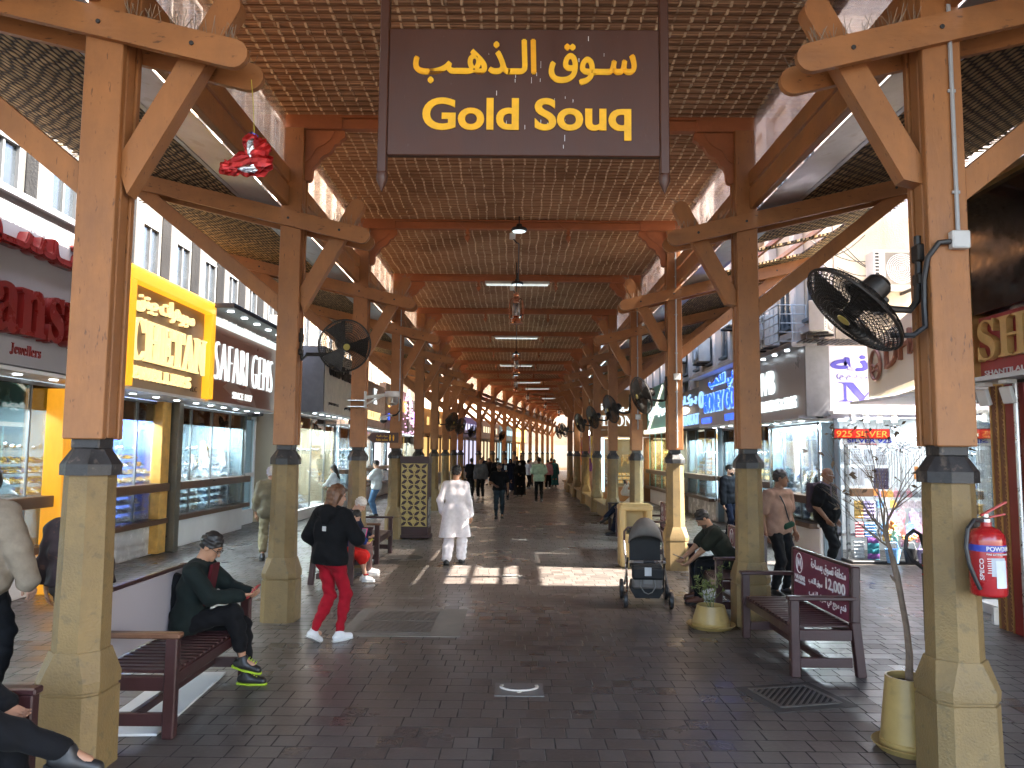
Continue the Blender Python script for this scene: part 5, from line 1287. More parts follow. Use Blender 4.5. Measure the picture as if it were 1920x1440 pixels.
# ================================================================== things on the columns
BOXW = mat('junction_box_white', (.6, .6, .58), .45, var=.08)
CONDUIT = mat('grey_conduit', (.38, .39, .4), .45, var=.1)
def conduit(label, x, y, z0, z1, zb, fx=0):
    t = thing('conduit_pipe', label, 'conduit', (x, y, 0), 0, 'conduits running up the columns')
    m = MB(); m.tube([(0, 0, z0), (0, 0, z1)], .014, 8); m.build('pipe', CONDUIT, t)
    m = MB()
    for z in np.arange(z0 + .3, z1, .7): m.box((0, .004, z), (.05, .012, .02))
    m.build('clips', CONDUIT, t, 0)
    if zb: m = MB(); m.box((.0, -.012, zb), (.12, .06, .12), bev=.008); m.build('junction_box', BOXW, t, 20)
conduit('grey conduit with a white junction box on the nearest right column', 2.90, 5.15 - .152, 3.5, 6.1, 3.47)
conduit('pale conduit with a white junction box on the sunlit right column', 2.87, 13.91 - .152, 2.15, 6.1, 3.42)
conduit('grey conduit on the fourth right column', 2.87, 18.29 - .152, 2.6, 6.0, 2.9)
conduit('grey conduit on the fourth left column beside the dome camera', -2.76, 18.29 - .152, 2.75, 6.0, None)
t = thing('black_cable', 'thick black cable looping from the junction box to the fan on the nearest right column', 'cable'); m = MB(); m.tube([(2.85, 4.985, 3.46), (2.76, 4.98, 3.45), (2.705, 5.02, 3.36), (2.695, 5.06, 3.22), (2.70, 5.08, 3.05), (2.69, 5.06, 2.9), (2.6, 5.04, 2.84), (2.46, 5.05, 2.84)], .019, 7); m.build('cable', BLACK, t)
t = thing('camera_bracket', 'white bracket with a clear dome housing on the third left column', 'camera', (-2.70, 13.75, 3.0)); m = MB(); m.bar((0, 0, 0), (.42, 0, .06), .05, .06, bev=.008); m.bar((.0, 0, -.12), (.3, 0, .03), .025, .03); m.box((-.01, 0, -.04), (.04, .1, .3), bev=.005); m.build('bracket', BOXW, t, 20)
m = MB(); m.lathe([(.13, .05), (.13, -.03), (.115, -.05)], 20, MX.Translation((.47, 0, .06))); m.build('housing', BOXW, t); m = MB(); m.lathe([(.11, -.05), (.11, -.15), (.08, -.19), (.001, -.2)], 18, MX.Translation((.47, 0, .06)), cap=False); m.build('dome', glass('dome_plastic', (.75, .75, .75), .2, .1, .35), t)
m = MB()
for z in (-.06, -.17): m.box((-.15, 0, z), (.31, .31, .012))
m.build('strap', STEEL, t, 0)
t = thing('dome_camera', 'white dome security camera above the restroom arrow sign', 'camera', (-3.12, 18.1, 2.78)); m = MB(); m.lathe([(.04, .1), (.085, .08), (.1, .02), (.1, -.01)], 18); m.tube([(0, 0, .08), (.12, 0, .1), (.2, 0, .1)], .025, 8); m.build('body', BOXW, t); m = MB(); m.lathe([(.085, -.01), (.07, -.06), (.001, -.09)], 18, cap=False); m.build('dome', BLACK, t)
m = MB(); m.tube([(.2, 0, .1), (.3, .02, .12), (.37, .04, .22), (.38, .04, .5)], .018, 7); m.build('cable', BLACK, t)
t = thing('direction_sign', 'brown arrow sign pointing left with yellow lettering and restroom figures', 'sign', (-3.12, 18.08, 2.36)); m = MB()
m.prism([(-.38, 0), (-.24, .12), (.36, .12), (.36, -.12), (-.24, -.12)], .03, XZ); m.build('board', BROWN, t, 0)
letters('arabic_lettering', arabic('دورات المياه'), 'F', (-.02, -.031, .035), YELLOW, t, w=.26, h=.06, depth=.003); letters('english_lettering', 'Public toilets', 'F', (-.02, -.031, -.05), YELLOW, t, w=.27, h=.055, depth=.003)
m = MB()
for x in (.17, .25): m.lathe([(.014, 0), (.014, .003)], 10, facing('F', (x, -.031, .05))); m.prism([(x - .02, .03), (x + .02, .03), (x + .012, -.07), (x - .012, -.07)], .003, MX.Translation((0, -.031, 0)) @ XZ)
m.build('figures', YELLOW, t, 0)
FOILR = mat('red_foil', (.33, .008, .007), .34, metal=.5, var=.5, vs=14)
FOILB = mat('blue_foil', (.03, .08, .45), .25, metal=.7, var=.4, vs=14)
def crumple(mb, c, r, seed, jag=.3, seg=16, rings=11):
    rn = random.Random(seed); T = MX.Translation(c)
    def rr(p): return 1 + jag * (sin(p[0] * 9 + seed) * sin(p[1] * 11 + 2) * .5 + rn.uniform(-.5, .5))
    vs, F = [], []
    for i in range(rings + 1):
        th = pi * i / rings
        for k in range(seg):
            a = 2 * pi * k / seg; p = (sin(th) * cos(a), sin(th) * sin(a), -cos(th)); f = rr(p) if 0 < i < rings else 1
            vs.append((p[0] * r[0] * f, p[1] * r[1] * f, p[2] * r[2] * f))
    for i in range(rings):
        for k in range(seg): F.append((i*seg+k, i*seg+(k+1) % seg, (i+1)*seg+(k+1) % seg, (i+1)*seg+k))
    mb.add(vs, F, T)
t = thing('foil_balloon', 'crumpled red and blue foil balloon hanging from the nearest left column', 'balloon', (-1.83, 5.0, 4.0))
t.scale = (.88, .88, .88); m = MB()
crumple(m, (.03, 0, -.04), (.16, .06, .10), 1); crumple(m, (-.13, 0, -.08), (.09, .05, .06), 2); crumple(m, (.07, -.01, .05), (.10, .06, .10), 3); crumple(m, (.02, -.02, .12), (.06, .04, .06), 9); m.build('red_foil', FOILR, t, 0)
m = MB(); crumple(m, (.02, .01, .14), (.05, .04, .06), 4); m.build('blue_foil', FOILB, t, 0)
m = MB(); crumple(m, (.04, -.05, .06), (.035, .02, .07), 6); crumple(m, (.02, -.045, -.10), (.07, .02, .03), 7); m.build('silver_foil', STEEL, t, 0)
m = MB(); m.tube([(.04, 0, .18), (.02, 0, .45), (.0, .0, .62)], .003, 4); m.build('string', mat('yellow_string', (.5, .4, .05), .6), t)

# ================================================================== things hung from the ridge
COPPER = mat('copper_lantern', (.42, .16, .08), .3, metal=.75, var=.2, vs=8)
def lantern(label, loc):
    t = thing('hanging_lantern', label, 'lantern', loc, 0, 'copper storm lanterns hung along the middle')
    m = MB(); m.lathe([(.15, 0), (.155, .015), (.14, .03), (.10, .045), (.11, .06), (.10, .11), (.075, .13), (.06, .15), (.085, .165), (.085, .175)], 24); m.build('base', COPPER, t)
    m = MB(); m.lathe([(.075, .17), (.095, .25), (.09, .36), (.07, .48)], 20, cap=False); m.build('glass_chimney', glass('lantern_glass', (.8, .8, .8), .3, .15, .4), t)
    m = MB(); m.lathe([(.001, .2), (.03, .21), (.035, .24), (.02, .28), (.001, .29)], 12, cap=False); m.build('bulb', PLASTIC_W, t)
    m = MB(); m.lathe([(.085, .475), (.09, .49), (.065, .53), (.08, .55), (.065, .58), (.05, .62), (.07, .65), (.07, .67), (.03, .69), (.03, .71), (.001, .72)], 22, cap=False); m.build('top', COPPER, t)
    for s in (-1, 1):
        m = MB(); m.tube([(s * .10, 0, .08), (s * .145, 0, .12), (s * .15, 0, .3), (s * .145, 0, .5), (s * .11, 0, .565), (s * .06, 0, .585)], .014, 8); m.build('side_tube', COPPER, t)
    m = MB(); m.tube([(0, 0, .72), (0, 0, 6.3 - loc[2])], .012, 6); m.build('cord', BLACK, t)
    return t
L0 = lantern('copper storm lantern nearest to the hanging sign', (-.02, 17.0, 4.9))
for q, (k, y) in enumerate(((5, 27.8), (7, 36.2), (9, 44.6), (11, 53.2), (13, 61))):
    p = axis_pt(k, 0) if k > 8 else V((0, y, 0)); dup(L0, (p.x, y, 4.9), 0, '%s copper storm lantern behind the one nearest the sign' % ORD[q])
def floodlight(label, loc):
    t = thing('pendant_floodlight', label, 'lamp', loc, 0, 'black pendant floodlights')
    m = MB(); m.lathe([(.13, -.03), (.15, 0), (.13, .03), (.06, .05), (.05, .1), (.02, .12)], 20); m.build('housing', BLACK, t)
    m = MB(); m.lathe([(.12, -.034), (.12, -.03)], 20); m.build('lens', mat('frosted_lens', (.6, .65, .66), .4, emit=.12, ecol=(.8, .95, 1)), t)
    m = MB(); m.tube([(0, 0, .1), (0, 0, 6.3 - loc[2])], .012, 6); m.build('cord', BLACK, t); m = MB(); m.box((-.12, 0, -.12), (.11, .06, .11), bev=.01); m.build('junction_box', BOXW, t, 20)
    m = MB(); m.tube([(-.1, 0, -.17), (-.04, 0, -.24), (0, .2, -.2), (.0, 3.5, -.15), (0, 4.2, .2)], .012, 6); m.build('cable', BLACK, t)
    return t
F0 = floodlight('black pendant floodlight with white box hanging below the sign', (.02, 13.6, 6.05))
for q, k in enumerate((3, 4, 6, 8)): dup(F0, (0, Y0 + SP * k - .25, 6.05), 0, '%s black pendant floodlight behind the one with the white box' % ORD[q])
def tubelight(label, loc, rz=0):
    t = thing('tube_light', label, 'lamp', loc, rz, 'fluorescent tube lights under the beams')
    m = MB(); m.box((0, 0, .02), (1.55, .1, .07), bev=.008); m.build('housing', BOXW, t, 20); m = MB(); m.tube([(-.74, -.03, -.03), (.74, -.03, -.03)], .022, 10); m.tube([(-.74, .03, -.03), (.74, .03, -.03)], .022, 10); m.build('tubes', mat('faint_glow_tube', (.75, .8, .78), .3, emit=.06, ecol=(.9, 1, .95)), t)  # slight emission put into the tubes to whiten them
    return t
T0 = tubelight('long white tube light under the fourth beam, above the nearest lantern', (.0, 18.2, 6.08))
for q, k in enumerate((5, 7, 9, 10, 12)):
    p, a = frame(k); dup(T0, (p.x, p.y - .1, 6.08), a, '%s white tube light behind the one above the nearest lantern' % ORD[q])

# ================================================================== benches
RIB = mat('ribbed_cover', (.11, .10, .09), .45, metal=.2, var=.3, vs=8)
BW = mat('maroon_bench_wood', (.04, .014, .014), .38, var=.2, vs=4, bump=.1, bs=40, coat=.15)
BWL = mat('worn_arm_wood', (.13, .06, .032), .4, var=.3, vs=6)
LILAC = mat('lilac_white_panel', (.40, .37, .40), .45, var=.04, vs=1)
def bench(label, loc, rz, panel=None, text=False, L=1.58, n=1):
    t = thing('street_bench', label, 'bench', loc, rz, 'slatted maroon benches')
    h = L / 2 - .035
    for s in (-1, 1):
        m = MB(); m.box((.28, s * h, .35), (.085, .075, .70), bev=.008); m.build('front_leg', BW, t, 20)
        m = MB(); m.bar((-.33, s * h, 0), (-.285, s * h, .5), .075, .085, bev=.006, up=(1, 0, 0)); m.bar((-.285, s * h, .49), (-.30, s * h, 1.01), .075, .085, bev=.014, up=(1, 0, 0)); m.build('back_leg', BW, t, 20)
        m = MB(); m.box((.02, s * h, .715), (.64, .085, .04), bev=.012); m.build('armrest', BWL if (s < 0 and rz == 0) else BW, t, 20)
        m = MB(); m.box((0, s * h, .38), (.5, .05, .1), bev=.005); m.box((0, s * h, .13), (.5, .04, .09), bev=.005); m.build('side_rail', BW, t, 20)
    m = MB(); m.box((.275, 0, .395), (.045, L - .15, .09), bev=.006); m.box((-.26, 0, .395), (.045, L - .15, .09), bev=.006); m.box((0, 0, .14), (.045, L - .12, .06), bev=.004); m.build('frame', BW, t, 20)
    m = MB(); N_ = 16
    for q in range(N_): m.box((.005, -L/2 + .1 + (L - .2) * q / (N_ - 1), .45), (.56, .066, .024), bev=.006)
    m.build('seat', BW, t, 20)
    m = MB(); m.box((-.297, 0, .975), (.05, L - .15, .07), bev=.012); m.box((-.287, 0, .52), (.04, L - .15, .06)); m.build('back_rail', BW, t, 20)
    if panel is None:
        m = MB()
        for q in range(5): m.box((-.29, 0, .58 + q * .075), (.02, L - .15, .05), bev=.004)
        m.build('backrest', BW, t, 20)
    else:
        m = MB(); m.box((-.258, 0, .735), (.012, L - .155, .50), bev=.003); o = m.build('backrest', panel, t, 20)
        if text:
            fx = ((0, 1, 0), (1, 0, 0)); x = -.2515; y0 = L / 2
            def put(nm, s_, y, z, w, h_, b=.01): letters(nm, s_, fx, (x, y, z), WHITEINK, t, w=w, h=h_, depth=.003, bold=b, res=4)
            m = MB(); m.tube([(x, -.53 + .09 * cos(a), .86 + .105 * sin(a)) for a in np.linspace(0, 2*pi, 28, endpoint=False)], .006, 5, closed=True)
            m.tube([(x, -.585, .80), (x, -.565, .915), (x, -.53, .83), (x, -.495, .915), (x, -.475, .80)], .006, 5); m.build('emblem', WHITEINK, t)
            put('emblem_lettering', 'MALABAR', -.52, .705, .3, .055, 0); put('small_lettering', 'GOLD & DIAMONDS', -.52, .655, .3, .026, 0)
            put('headline', arabic('منطقة تسوق بمساحة'), .24, .895, .86, .12, .015); put('number', '12,000', .42, .755, .46, .13, .02); put('second_line', arabic('قدم مربع في سوق الذهب'), .2, .58, .92, .1, .015)
            put('number_words', arabic('سوق الذهب'), -.08, .72, .36, .08, .01)
    return t
bench('maroon bench with a lilac-white back panel under the seated man in glasses', (-2.75, 6.42, 0), 0, LILAC)
bench('maroon bench whose worn armrest shows at the lower left corner', (-2.98, 3.62, 0), 0, None)
bench('maroon bench under the seated boy in red shorts', (-2.8, 12.73, 0), 0, None)
bench('empty maroon bench between the white-haired man and the lattice cabinet', (-2.8, 14.95, 0), 0, None)
bench('maroon bench with a printed maroon back panel beside the small sapling pot', (2.87, 8.1, 0), pi, ROSE, True)
bench('maroon bench under the seated man in dark green T-shirt', (2.87, 10.75, 0), pi, ROSE, True)
bench('maroon bench with a printed panel behind the pushchair', (2.87, 16.0, 0), pi, ROSE, True)
bench('maroon bench under the man with a phone at his ear', (2.80, 19.95, 0), pi, None)

# ================================================================== pots and plants
POT = mat('ochre_glazed_pot', (.37, .25, .085), .4, var=.2, vs=3, bump=.1, bs=20, spots=(7, .6, .35, (.2, .14, .06)))
SOIL = mat('dark_soil', (.03, .022, .015), .9, var=.4, vs=30, bump=.8, bs=40)
BARK = mat('grey_brown_bark', (.17, .12, .085), .75, var=.3, vs=14, bump=.5, bs=60)
DEAD = mat('dry_leaf', (.10, .06, .03), .8, var=.4, vs=20)
GREEN = mat('olive_leaf', (.12, .14, .035), .65, var=.4, vs=20)
def pot(label, loc, rt, rb, h, grp):
    t = thing('plant_pot', label, 'plant pot', loc, 0, grp)
    m = MB(); m.lathe([(rb * .98, .02), (rb, .03), (rb * 1.0, .07), (rb * .97, .075), (rt, h), (rt * .9, h), (rt * .88, h - .08)], 36); m.build('body', POT, t)
    m = MB(); m.lathe([(rb * 1.05, 0), (rb * 1.28, .045), (rb * 1.25, .05), (rb * 1.02, .015)], 36); m.build('saucer', POT, t)
    m = MB(); m.lathe([(rt * .89, h - .05), (.001, h - .03)], 24, cap=False); m.build('soil', SOIL, t); return t
pot('tall ochre pot at the foot of the nearest right column', (2.76, 5.60, 0), .145, .195, .50, 'ochre plant pots')
pot('low ochre pot beside the near end of the printed bench', (2.32, 9.35, 0), .16, .225, .26, 'ochre plant pots')
def branches(m, lv, p, d, L, r, depth, rn, spread, segs=4):
    pts = [V(p)]; rs = [r]; d = V(d).normalized()
    for i in range(segs):
        d = (d + V((rn.gauss(0, .13), rn.gauss(0, .13), rn.gauss(0, .06) + .03))).normalized(); pts.append(pts[-1] + d * L / segs); rs.append(r * (1 - .5 * (i + 1) / segs))
    m.tube(pts, rs, 6 if r > .006 else 4)
    if depth == 0:
        for q in range(2):
            if rn.random() < .45: lv.append((pts[rn.randint(1, segs)], d))
        return
    for q in range(rn.choice((2, 3, 3))):
        i = rn.randint(1, segs); dd = (d + V((rn.uniform(-1, 1), rn.uniform(-1, 1), rn.uniform(-.1, .7))) * spread).normalized()
        branches(m, lv, pts[i], dd, L * rn.uniform(.55, .8), rs[i] * .62, depth - 1, rn, spread, 3)
    branches(m, lv, pts[-1], d, L * .7, rs[-1] * .85, depth - 1, rn, spread, 3)
def leaves(m, lv, rn, s):
    for p, d in lv:
        for q in range(2):
            a = V((rn.gauss(0, 1), rn.gauss(0, 1), rn.gauss(0, .6))).normalized(); b = a.cross(V((rn.gauss(0, 1), rn.gauss(0, 1), rn.gauss(0, 1)))).normalized(); l = s * rn.uniform(.6, 1.3)
            m.add([p, p + a * l * .5 + b * l * .22, p + a * l + V((0, 0, -.1 * l)), p + a * l * .5 - b * l * .22], [(0, 1, 2, 3)])
rn = random.Random(12)
t = thing('bare_sapling', 'bare twiggy sapling leaning out of the tall ochre pot', 'tree', (2.77, 5.60, .45))
m = MB(); lv = []
tr = [(0, 0, 0), (.0, -.02, .2), (-.02, -.03, .4), (-.06, -.05, .6), (-.09, -.06, .76), (-.135, -.06, .95), (-.16, -.05, 1.05)]
m.tube(tr, [.027, .024, .021, .02, .023, .015, .014], 10); m.tube([(-.09, -.06, .76), (-.11, -.08, .86), (-.15, -.08, .95), (-.17, -.06, 1.06)], [.015, .013, .011, .01], 8); m.tube([(-.075, -.05, .7), (-.12, -.07, .73), (-.14, -.07, .76)], [.012, .009, .006], 6); m.build('trunk', BARK, t)
m = MB()
for d, L_ in (((-.7, 0, .8), .36), ((-.35, .1, .95), .42), ((-.05, -.1, 1), .42), ((.3, .05, .95), .36), ((-.2, -.25, .9), .4), ((.1, .25, .9), .34), ((-.85, .1, .5), .26)):
    branches(m, lv, tr[-1] if rn.random() < .7 else tr[-2], d, L_, .008, 3, rn, .75)
m.build('twigs', BARK, t); m = MB(); leaves(m, lv[::7], rn, .05); m.build('dry_leaves', DEAD, t, 0, recalc=False)
t = thing('small_shrub', 'small straggly olive green plant in the low ochre pot', 'plant', (2.32, 9.35, .22)); m = MB(); lv = []
for q in range(5): branches(m, lv, (rn.uniform(-.05, .05), 0, 0), (rn.uniform(-.5, .4), rn.uniform(-.3, .3), 1), rn.uniform(.2, .33), .005, 2, rn, .6)
m.build('stems', GREEN, t); m = MB(); leaves(m, lv * 2, rn, .045); m.build('leaves', GREEN, t, 0, recalc=False)

# ================================================================== extinguishers
RED = mat('extinguisher_red', (.38, .014, .016), .3, var=.08, vs=4, coat=.4)
def extinguisher(label, loc, rz=0, full=True):
    t = thing('fire_extinguisher', label, 'fire extinguisher', loc, rz, 'fire extinguishers on the nearest right column')
    m = MB(); m.lathe([(.085, 0), (.098, .008), (.103, .02), (.103, .34), (.098, .375), (.075, .405), (.04, .42), (.03, .425), (.03, .45)], 32); m.build('cylinder', RED, t, 40)
    m = MB(); m.lathe([(.1036, .275), (.1036, .315)], 32, cap=False); m.build('blue_band', mat('blue_label', (.03, .05, .35), .4), t)
    m = MB(); m.lathe([(.028, .44), (.03, .47), (.018, .48), (.018, .5)], 14); m.build('valve', STEEL, t)
    m = MB(); m.bar((-.03, 0, .49), (.13, 0, .575), .022, .014, bev=.003); m.bar((.0, 0, .475), (.12, 0, .50), .02, .012, bev=.003); m.build('handle', RED, t, 20)
    m = MB(); m.tube([(-.03, -.01, .46), (-.09, -.03, .465), (-.145, -.05, .41), (-.165, -.06, .30), (-.155, -.07, .2), (-.12, -.075, .1), (-.095, -.07, .05)], .013, 8); m.build('hose', BLACK, t)
    if full:
        def wrap(nm, s_, a0, z, w, h_, mt_, rot=0):
            me = text_mesh(s_, w, h_, .002, bold=.01)
            if rot: me.transform(MX.Rotation(rot, 4, 'Z'))
            for v in me.vertices:
                a = a0 + v.co.x / .104; r = .1042 + v.co.z; z_ = z + v.co.y; v.co = (r * cos(a), r * sin(a), z_)
            me.materials.clear(); me.materials.append(mt_); link(nm, me, t)
        A = -pi / 2
        wrap('lettering', 'POWDER', A + .15, .295, .15, .028, WHITEINK); wrap('small_lettering', 'FIRE EXTINGUISHER', A + .1, .262, .14, .01, WHITEINK); wrap('side_lettering', 'SPECO', A - .85, .17, .13, .024, WHITEINK, pi / 2)
        for nm, a0, a1, z0_, z1_ in (('paper_tag', A - .12, A + .55, .06, .225), ('paper_label', A - .35, A + .5, .13, .24)):
            m = MB(); rr = .1043 if nm == 'paper_label' else .1065; n = 10
            vs = [(rr * cos(a0 + (a1 - a0) * i / n), rr * sin(a0 + (a1 - a0) * i / n), z) for i in range(n + 1) for z in (z0_, z1_)]
            m.add(vs, [(2*i, 2*i+2, 2*i+3, 2*i+1) for i in range(n)]); m.build(nm, mat('paper_white' if nm == 'paper_tag' else 'paper_grey', (.6, .64, .68) if nm == 'paper_tag' else (.45, .48, .52), .7), t)
        m = MB()
        for q in range(7): m.box((-.045 + .002 * (q % 3), -.096, .235 - q * .014), (.03, .003, .004))
        m.build('print_lines', WHITEINK, t, 0)
    m = MB(); m.box((.0, .10, .3), (.05, .03, .3)); m.build('wall_hook', IRON, t, 0)
    return t
extinguisher('red extinguisher with a blue POWDER band on the front of the nearest right column', (2.92, 4.87, 1.19))
e2 = extinguisher('red extinguisher half hidden on the street side of the nearest right column', (2.95, 5.44, .8), R(110), False)
t = thing('hose_stand', 'black post with a looped hose behind the nearest right column', 'stand', (2.84, 5.46, .87)); m = MB(); m.box((0, 0, .2), (.035, .03, .6), bev=.004); m.tube([(0, -.01, .52), (-.03, -.01, .63), (-.08, -.02, .66), (-.13, -.02, .62), (-.14, -.02, .54), (-.10, -.02, .46), (-.02, -.01, .40)], .014, 8); m.build('post', BLACK, t); m = MB(); m.box((0, -.02, .36), (.06, .01, .012)); m.box((0, -.02, .42), (.06, .01, .012)); m.build('clip', RED, t, 0)

# ================================================================== lattice cabinet, bin, pushchair
t = thing('lattice_cabinet', 'tall dark cabinet with a gold circle lattice front', 'cabinet', (-2.36, 18.35, 0), R(-4))
DKM = mat('dark_maroon_wood', hexc('#341d20'), .45, var=.1)
m = MB(); m.box((0, 0, 1.0), (.66, .42, 1.68)); m.box((0, 0, .2), (.68, .46, .2)); m.box((0, 0, .07), (.74, .5, .08), bev=.01); m.box((0, 0, 1.85), (.69, .46, .15), bev=.006); m.build('body', DKM, t, 20)
m = MB(); m.box((0, -.217, 1.03), (.62, .012, 1.46)); m.build('gold_panel', mat('gold_ochre_panel', (.52, .40, .14), .45, var=.12, vs=5), t, 0)
m = MB(); cell = .155; cz_ = .1215
def petal(cx, cz, a):
    n = 8; L_ = .168; w = .034
    return [(cx + cos(a) * u - sin(a) * v, cz + sin(a) * u + cos(a) * v) for u, v in [(-L_/2 + L_ * i / n, w * sin(pi * i / n)) for i in range(n + 1)] + [(L_/2 - L_ * i / n, -w * sin(pi * i / n)) for i in range(1, n)]]
for i in range(4):
    for j in range(12):
        cx, cz = -.31 + cell * (i + .5), .30 + cz_ * (j + .5)
        m.prism(petal(cx, cz, R(38) if (i + j) % 2 == 0 else -R(38)), .006, MX.Translation((0, -.223, 0)) @ XZ)
        for dx, dz in ((cell / 2, 0), (0, cz_ / 2)):
            if (i < 3 or dx == 0) and (j < 11 or dz == 0): m.prism([(cx + dx - .011, cz + dz - .007), (cx + dx + .011, cz + dz - .007), (cx + dx, cz + dz + .012)], .006, MX.Translation((0, -.223, 0)) @ XZ)
m.build('lattice_petals', DKM, t, 0)
m = MB(); m.box((.335, .02, .62), (.01, .3, .7)); m.build('side_panel', STEEL, t, 0)
for s in (-1, 1): m = MB(); m.lathe([(.05, -.02), (.055, 0), (.05, .02)], 14, MX.Translation((s * .34, .2, .055)) @ MX.Rotation(pi / 2, 4, 'Y')); m.build('wheel', BLACK, t)
t = thing('litter_bin', 'cream ochre litter bin with open slots, behind the pushchair', 'bin', (2.18, 14.25, 0)); CRE = mat('cream_bin_paint', (.56, .40, .17), .45, var=.12, vs=3)
m = MB()
for s in (-1, 1): m.box((s * .235, 0, .55), (.11, .42, 1.1), bev=.03)
m.box((0, 0, .30), (.40, .40, .6), bev=.01); m.box((0, .17, .8), (.38, .04, .5)); m.build('body', CRE, t, 20)
m = MB(); m.box((0, 0, 1.06), (.6, .46, .1), bev=.03); m.box((0, 0, 1.115), (.52, .4, .03), bev=.012); m.build('lid', CRE, t, 20)
m = MB(); m.box((0, -.01, .63), (.36, .34, .02)); m.build('liner', BLACK, t, 0)
def pushchair():
    t = thing('pushchair', 'empty grey pushchair with black seat facing the camera', 'pushchair', (1.79, 10.75, 0), R(-4))
    FAB = mat('grey_brown_canvas', (.13, .115, .105), .75, var=.15, vs=9, bump=.3, bs=120); BLF = mat('black_canvas', (.012, .012, .013), .8, var=.3, vs=12)
    m = MB(); n, k = 12, 8; vs = []
    for i in range(k + 1):
        ph = R(-28) + R(118) * i / k
        for j in range(n + 1):
            th = pi * j / n; vs.append((-.235 * cos(th) * (1 - .04 * (i == k)), .05 - .30 * cos(ph) * sin(th) * .85 + .05, .80 + .0 + .36 * sin(th) * (.55 + .45 * sin(ph)) if True else 0))
    F = [(i*(n+1)+j, i*(n+1)+j+1, (i+1)*(n+1)+j+1, (i+1)*(n+1)+j) for i in range(k) for j in range(n)]
    m.add(vs, F); o = m.build('hood', FAB, t, 60, recalc=False); md = o.modifiers.new('s', 'SOLIDIFY'); md.thickness = .012
    m = MB(); m.prism([(.1, .48), (.16, .95), (.22, 1.0), (.26, .95), (.2, .46)], .42, MX(((0, 0, 1, -.21), (1, 0, 0, .0), (0, 1, 0, 0), (0, 0, 0, 1)))); m.build('backrest', BLF, t, 30)
    m = MB(); m.box((0, -.02, .50), (.40, .36, .10), bev=.04); m.box((0, -.22, .44), (.42, .12, .16), bev=.05); m.build('seat', BLF, t, 30)
    m = MB(); m.box((0, -.285, .47), (.09, .006, .11)); m.build('label_tag', mat('pale_tag', (.5, .5, .5), .6), t, 0)
    m = MB(); m.tube([(-.22, -.02, .56), (-.23, -.22, .59), (-.19, -.33, .605), (0, -.36, .61), (.19, -.33, .605), (.23, -.22, .59), (.22, -.02, .56)], .019, 8); m.build('bumper_bar', STEEL, t)
    m = MB(); m.tube([(-.07, -.36, .612), (.07, -.36, .612)], .023, 8); m.build('bumper_grip', BLACK, t)
    m = MB(); m.tube([(-.27, .38, .78), (-.265, .40, .93), (-.22, .40, .985), (0, .40, .995), (.22, .40, .985), (.265, .40, .93), (.27, .38, .78)], .017, 8); m.build('handle', mat('brown_leather', (.10, .045, .035), .5), t)
    for s in (-1, 1):
        m = MB(); m.tube([(s * .27, .38, .80), (s * .26, .12, .5), (s * .27, -.14, .28), (s * .285, -.30, .15)], .015, 8); m.build('frame_tube', STEEL if s < 0 else IRON, t)
        m = MB(); m.tube([(s * .25, -.05, .62), (s * .255, .12, .42), (s * .27, .34, .2)], .014, 8); m.build('rear_tube', IRON, t)
        for y, r, x, nm in ((-.30, .105, .30, 'front_wheel'), (.36, .135, .31, 'rear_wheel')):
            m = MB(); T = MX.Translation((s * x, y, r)) @ MX.Rotation(pi / 2, 4, 'Y'); m.lathe([(r * .72, -.022), (r * .95, -.024), (r, -.01), (r, .01), (r * .95, .024), (r * .72, .022)], 26, T, cap=False); w = m.build(nm, BLACK, t)
            m = MB(); m.lathe([(r * .72, -.015), (r * .5, -.012), (.02, -.02), (.02, .02), (r * .5, .012), (r * .72, .015)], 20, T); m.build('rim', FANM, w)
    m = MB(); m.prism([(-.20, .30), (.20, .30), (.22, .2), (.16, .10), (-.16, .10), (-.22, .2)], .36, MX.Translation((0, .2, 0)) @ XZ); m.build('basket', BLF, t, 30)
    m = MB(); m.box((0, -.19, .32), (.40, .10, .17), bev=.05); m.build('footrest_bag', FAB, t, 30)
    m = MB(); m.tube([(-.09, -.245, .36), (-.1, -.27, .27), (-.05, -.29, .2), (0, -.29, .18), (.05, -.29, .2), (.1, -.27, .27), (.09, -.245, .36)], .008, 6); m.box((0, -.25, .33), (.12, .02, .06), bev=.008); m.build('strap', mat('grey_strap', (.16, .15, .14), .6), t)
    return t
pushchair()

# ================================================================== set into the paving
t = thing('drain_grate', 'slotted black drain grate set in the paving near the printed bench', 'drain', (2.36, 6.74, 0), R(14)); m = MB(); m.box((0, 0, .003), (.74, .68, .006)); m.build('surround', mat('grimy_concrete', (.06, .054, .05), .7, var=.3, vs=7), t, 0)
m = MB(); m.box((0, 0, .0075), (.54, .46, .004)); m.build('pit_shade', mat('drain_shade_black', (.004, .004, .004), .6), t, 0)  # flat black sheet, the shade of the drain hole as colour
m = MB()
for q in range(-8, 9):
    c_ = q * .062; a_, b_ = max(-.26, c_ - .23), min(.26, c_ + .23)
    if b_ - a_ > .05: m.bar((a_, a_ - c_, .012), (b_, b_ - c_, .012), .017, .006)
for s in (-1, 1): m.box((s * .27, 0, .012), (.03, .5, .01)); m.box((0, s * .24, .0115), (.51, .03, .009))
o = m.build('bars', RIB, t, 20)
t = thing('access_cover', 'pair of ribbed metal covers in a pale concrete surround on the left', 'manhole cover', (-1.3, 9.48, 0)); m = MB(); m.box((0, 0, .003), (1.36, 1.5, .006)); m.build('surround', mat('pale_concrete', (.17, .155, .135), .6, var=.3, vs=3, bump=.2), t, 0)
